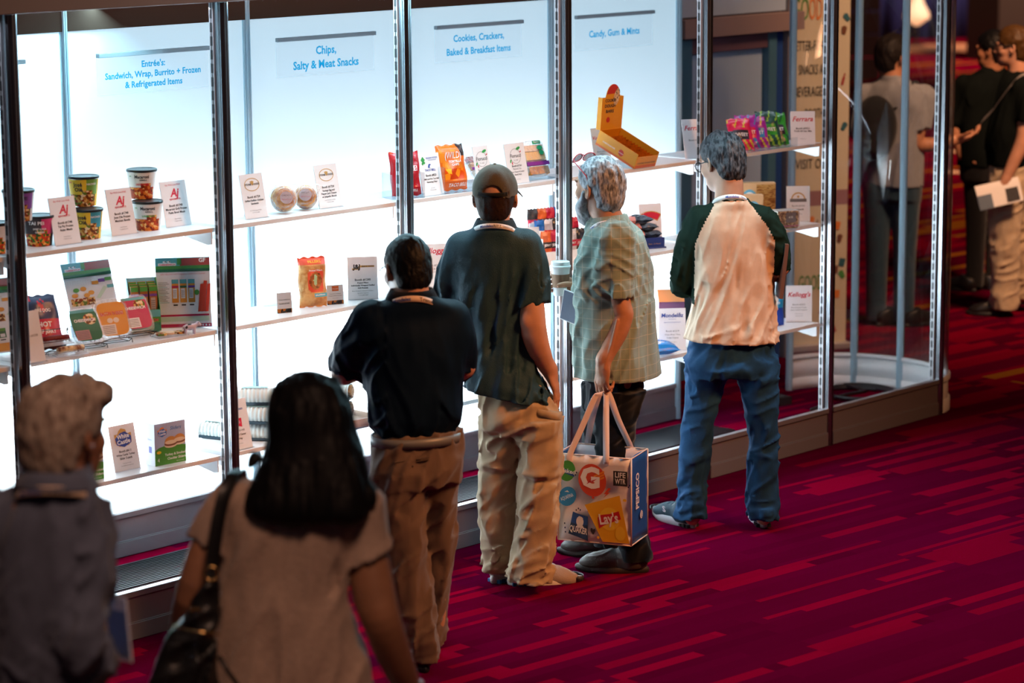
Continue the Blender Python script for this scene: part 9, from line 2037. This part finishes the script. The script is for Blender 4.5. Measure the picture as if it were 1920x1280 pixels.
# goods at the right end
card(tuple(np.array((3.846, 0.081, 0.625)) + np.array([0.02, 0.05, 0])), 'white card with blue script half hidden by the raglan shirt', [('Mondel\u0113z', 0.79, 0.026, 4, dict(bold=0.03, shear=0.1)), ('International', 0.735, 0.007, 4), ('SNACKING MADE RIGHT', 0.655, 0.0072, 4), ('Booth #1219', 0.44, 0.012, 1), ('Chips Ahoy! Thins', 0.36, 0.010, 1), ('Fudge Dipped', 0.285, 0.010, 1), ('Sampson Garcia', 0.19, 0.006, 3)], w=0.128, h=0.20, yaw=-0.72, lean=-0.10)
single_bag(tuple(np.array((3.678, 0.027, 0.625)) + np.array([0.02, 0.02, 0.030])), -0.5, -1.45, 'cookie_bag', 'bright blue cookie bag lying flat in front of the card with blue script', 'snack bag', None, 0.17, 0.12, 0.05, lambda x, z: 1 if (0.3 < z < 0.75 and 0.2 < x < 0.6 and math.sin(30 * x + 20 * z) > -0.2) else 0, [mat('cookie_blue', (0.01, 0.22, 0.62, 1), rough=0.25), mat('cookie_print', (0.62, 0.42, 0.40, 1)), M_wht_ink], [('CHIPS', 0.4, 0.5, 0.03, 2)], seed=31)
def gable():
    pos = tuple(np.array((3.931, 0.087, 0.625)) + np.array([0.06, 0.16, 0])); o = empty('gable_box', pos); o.matrix_world = place(pos, -0.75); tag(o, 'plum snack box with an orange sloping top behind the card with blue script', 'box')
    b = MB(); b.box((0, 0, 0.105), (0.125, 0.075, 0.21), 0); b.disc(-0.02, 0.15, 0.018, 0.022, -0.0382, 1, 14); b.disc(0.025, 0.14, 0.02, 0.016, -0.0382, 1, 14); b.build('carton', [mat('plum_card', (0.16, 0.05, 0.12, 1), rough=0.5), mat('fudge_cookie', (0.62, 0.38, 0.14, 1))], o, bevel=0.001)
    b = MB(); b.prism([(-0.0375, 0.211), (0.0375, 0.211), (0.030, 0.262), (0.022, 0.262)], -0.0625, 0.0625, 0, 'x'); b.build('sloping_top', mat('orange_card', (0.80, 0.27, 0.08, 1), rough=0.5), o)
gable()
M_kb = mat('pouch_sky', (0.01, 0.30, 0.62, 1), rough=0.35); M_kd = mat('pouch_royal', (0.01, 0.06, 0.42, 1), rough=0.35); M_kw = mat('treat_cream', (0.62, 0.56, 0.50, 1)); M_kp = mat('treat_brown', (0.36, 0.20, 0.16, 1))
for k, (q, dy, lab, m) in enumerate((((4.713, 0.131, 0.625), 0.04, 'bright blue treat pouch picturing a cream bar, by the raglan man\'s hip', M_kw), ((4.811, 0.158, 0.625), 0.10, 'bright blue treat pouch picturing a brown bar, beside the card with pink script', M_kp))):
    single_bag(tuple(np.array(q) + np.array([0.0, dy, 0])), -0.72, -0.06, 'treat_pouch', lab, 'snack pouch', 'blue treat pouches', 0.095, 0.215, 0.04, lambda x, z: 2 if (abs(x - 0.45 + 0.08 * math.sin(9 * z)) < 0.15 and 0.14 < z < 0.80) else (1 if z < 0.42 else 0), [M_kb, M_kd, m, M_wht_ink], [('Treats', 0.5, 0.55, 0.02, 3)], seed=40 + k)
card(tuple(np.array((4.865, 0.095, 0.625)) + np.array([0.01, 0.045, 0])), 'white card with pink script beside the blue treat pouches', [script_red("Kellogg's", 0.70, 0.032), ('Booth #2421', 0.46, 0.0125, 1), ('Rice Krispies Treats', 0.385, 0.0095, 1), ('Snap Crackle Poppers', 0.32, 0.0095, 1), ('Allison Alderson', 0.22, 0.006, 3), ('T 269.961.2000', 0.16, 0.006, 3)], w=0.132, h=0.185, yaw=-0.78, lean=-0.03)
card(tuple(np.array((2.862, 0.005, 0.625)) + np.array([0.0, 0.06, 0])), 'white card with a small orange dot between the slate polo and the bearded man', [('Booth #940', 0.4, 0.012, 3)], w=0.10, h=0.19, yaw=-0.3, art=lambda b, w, h: b.disc(0.0, 0.74 * h, 0.014, 0.016, -0.0006, 6, 16))
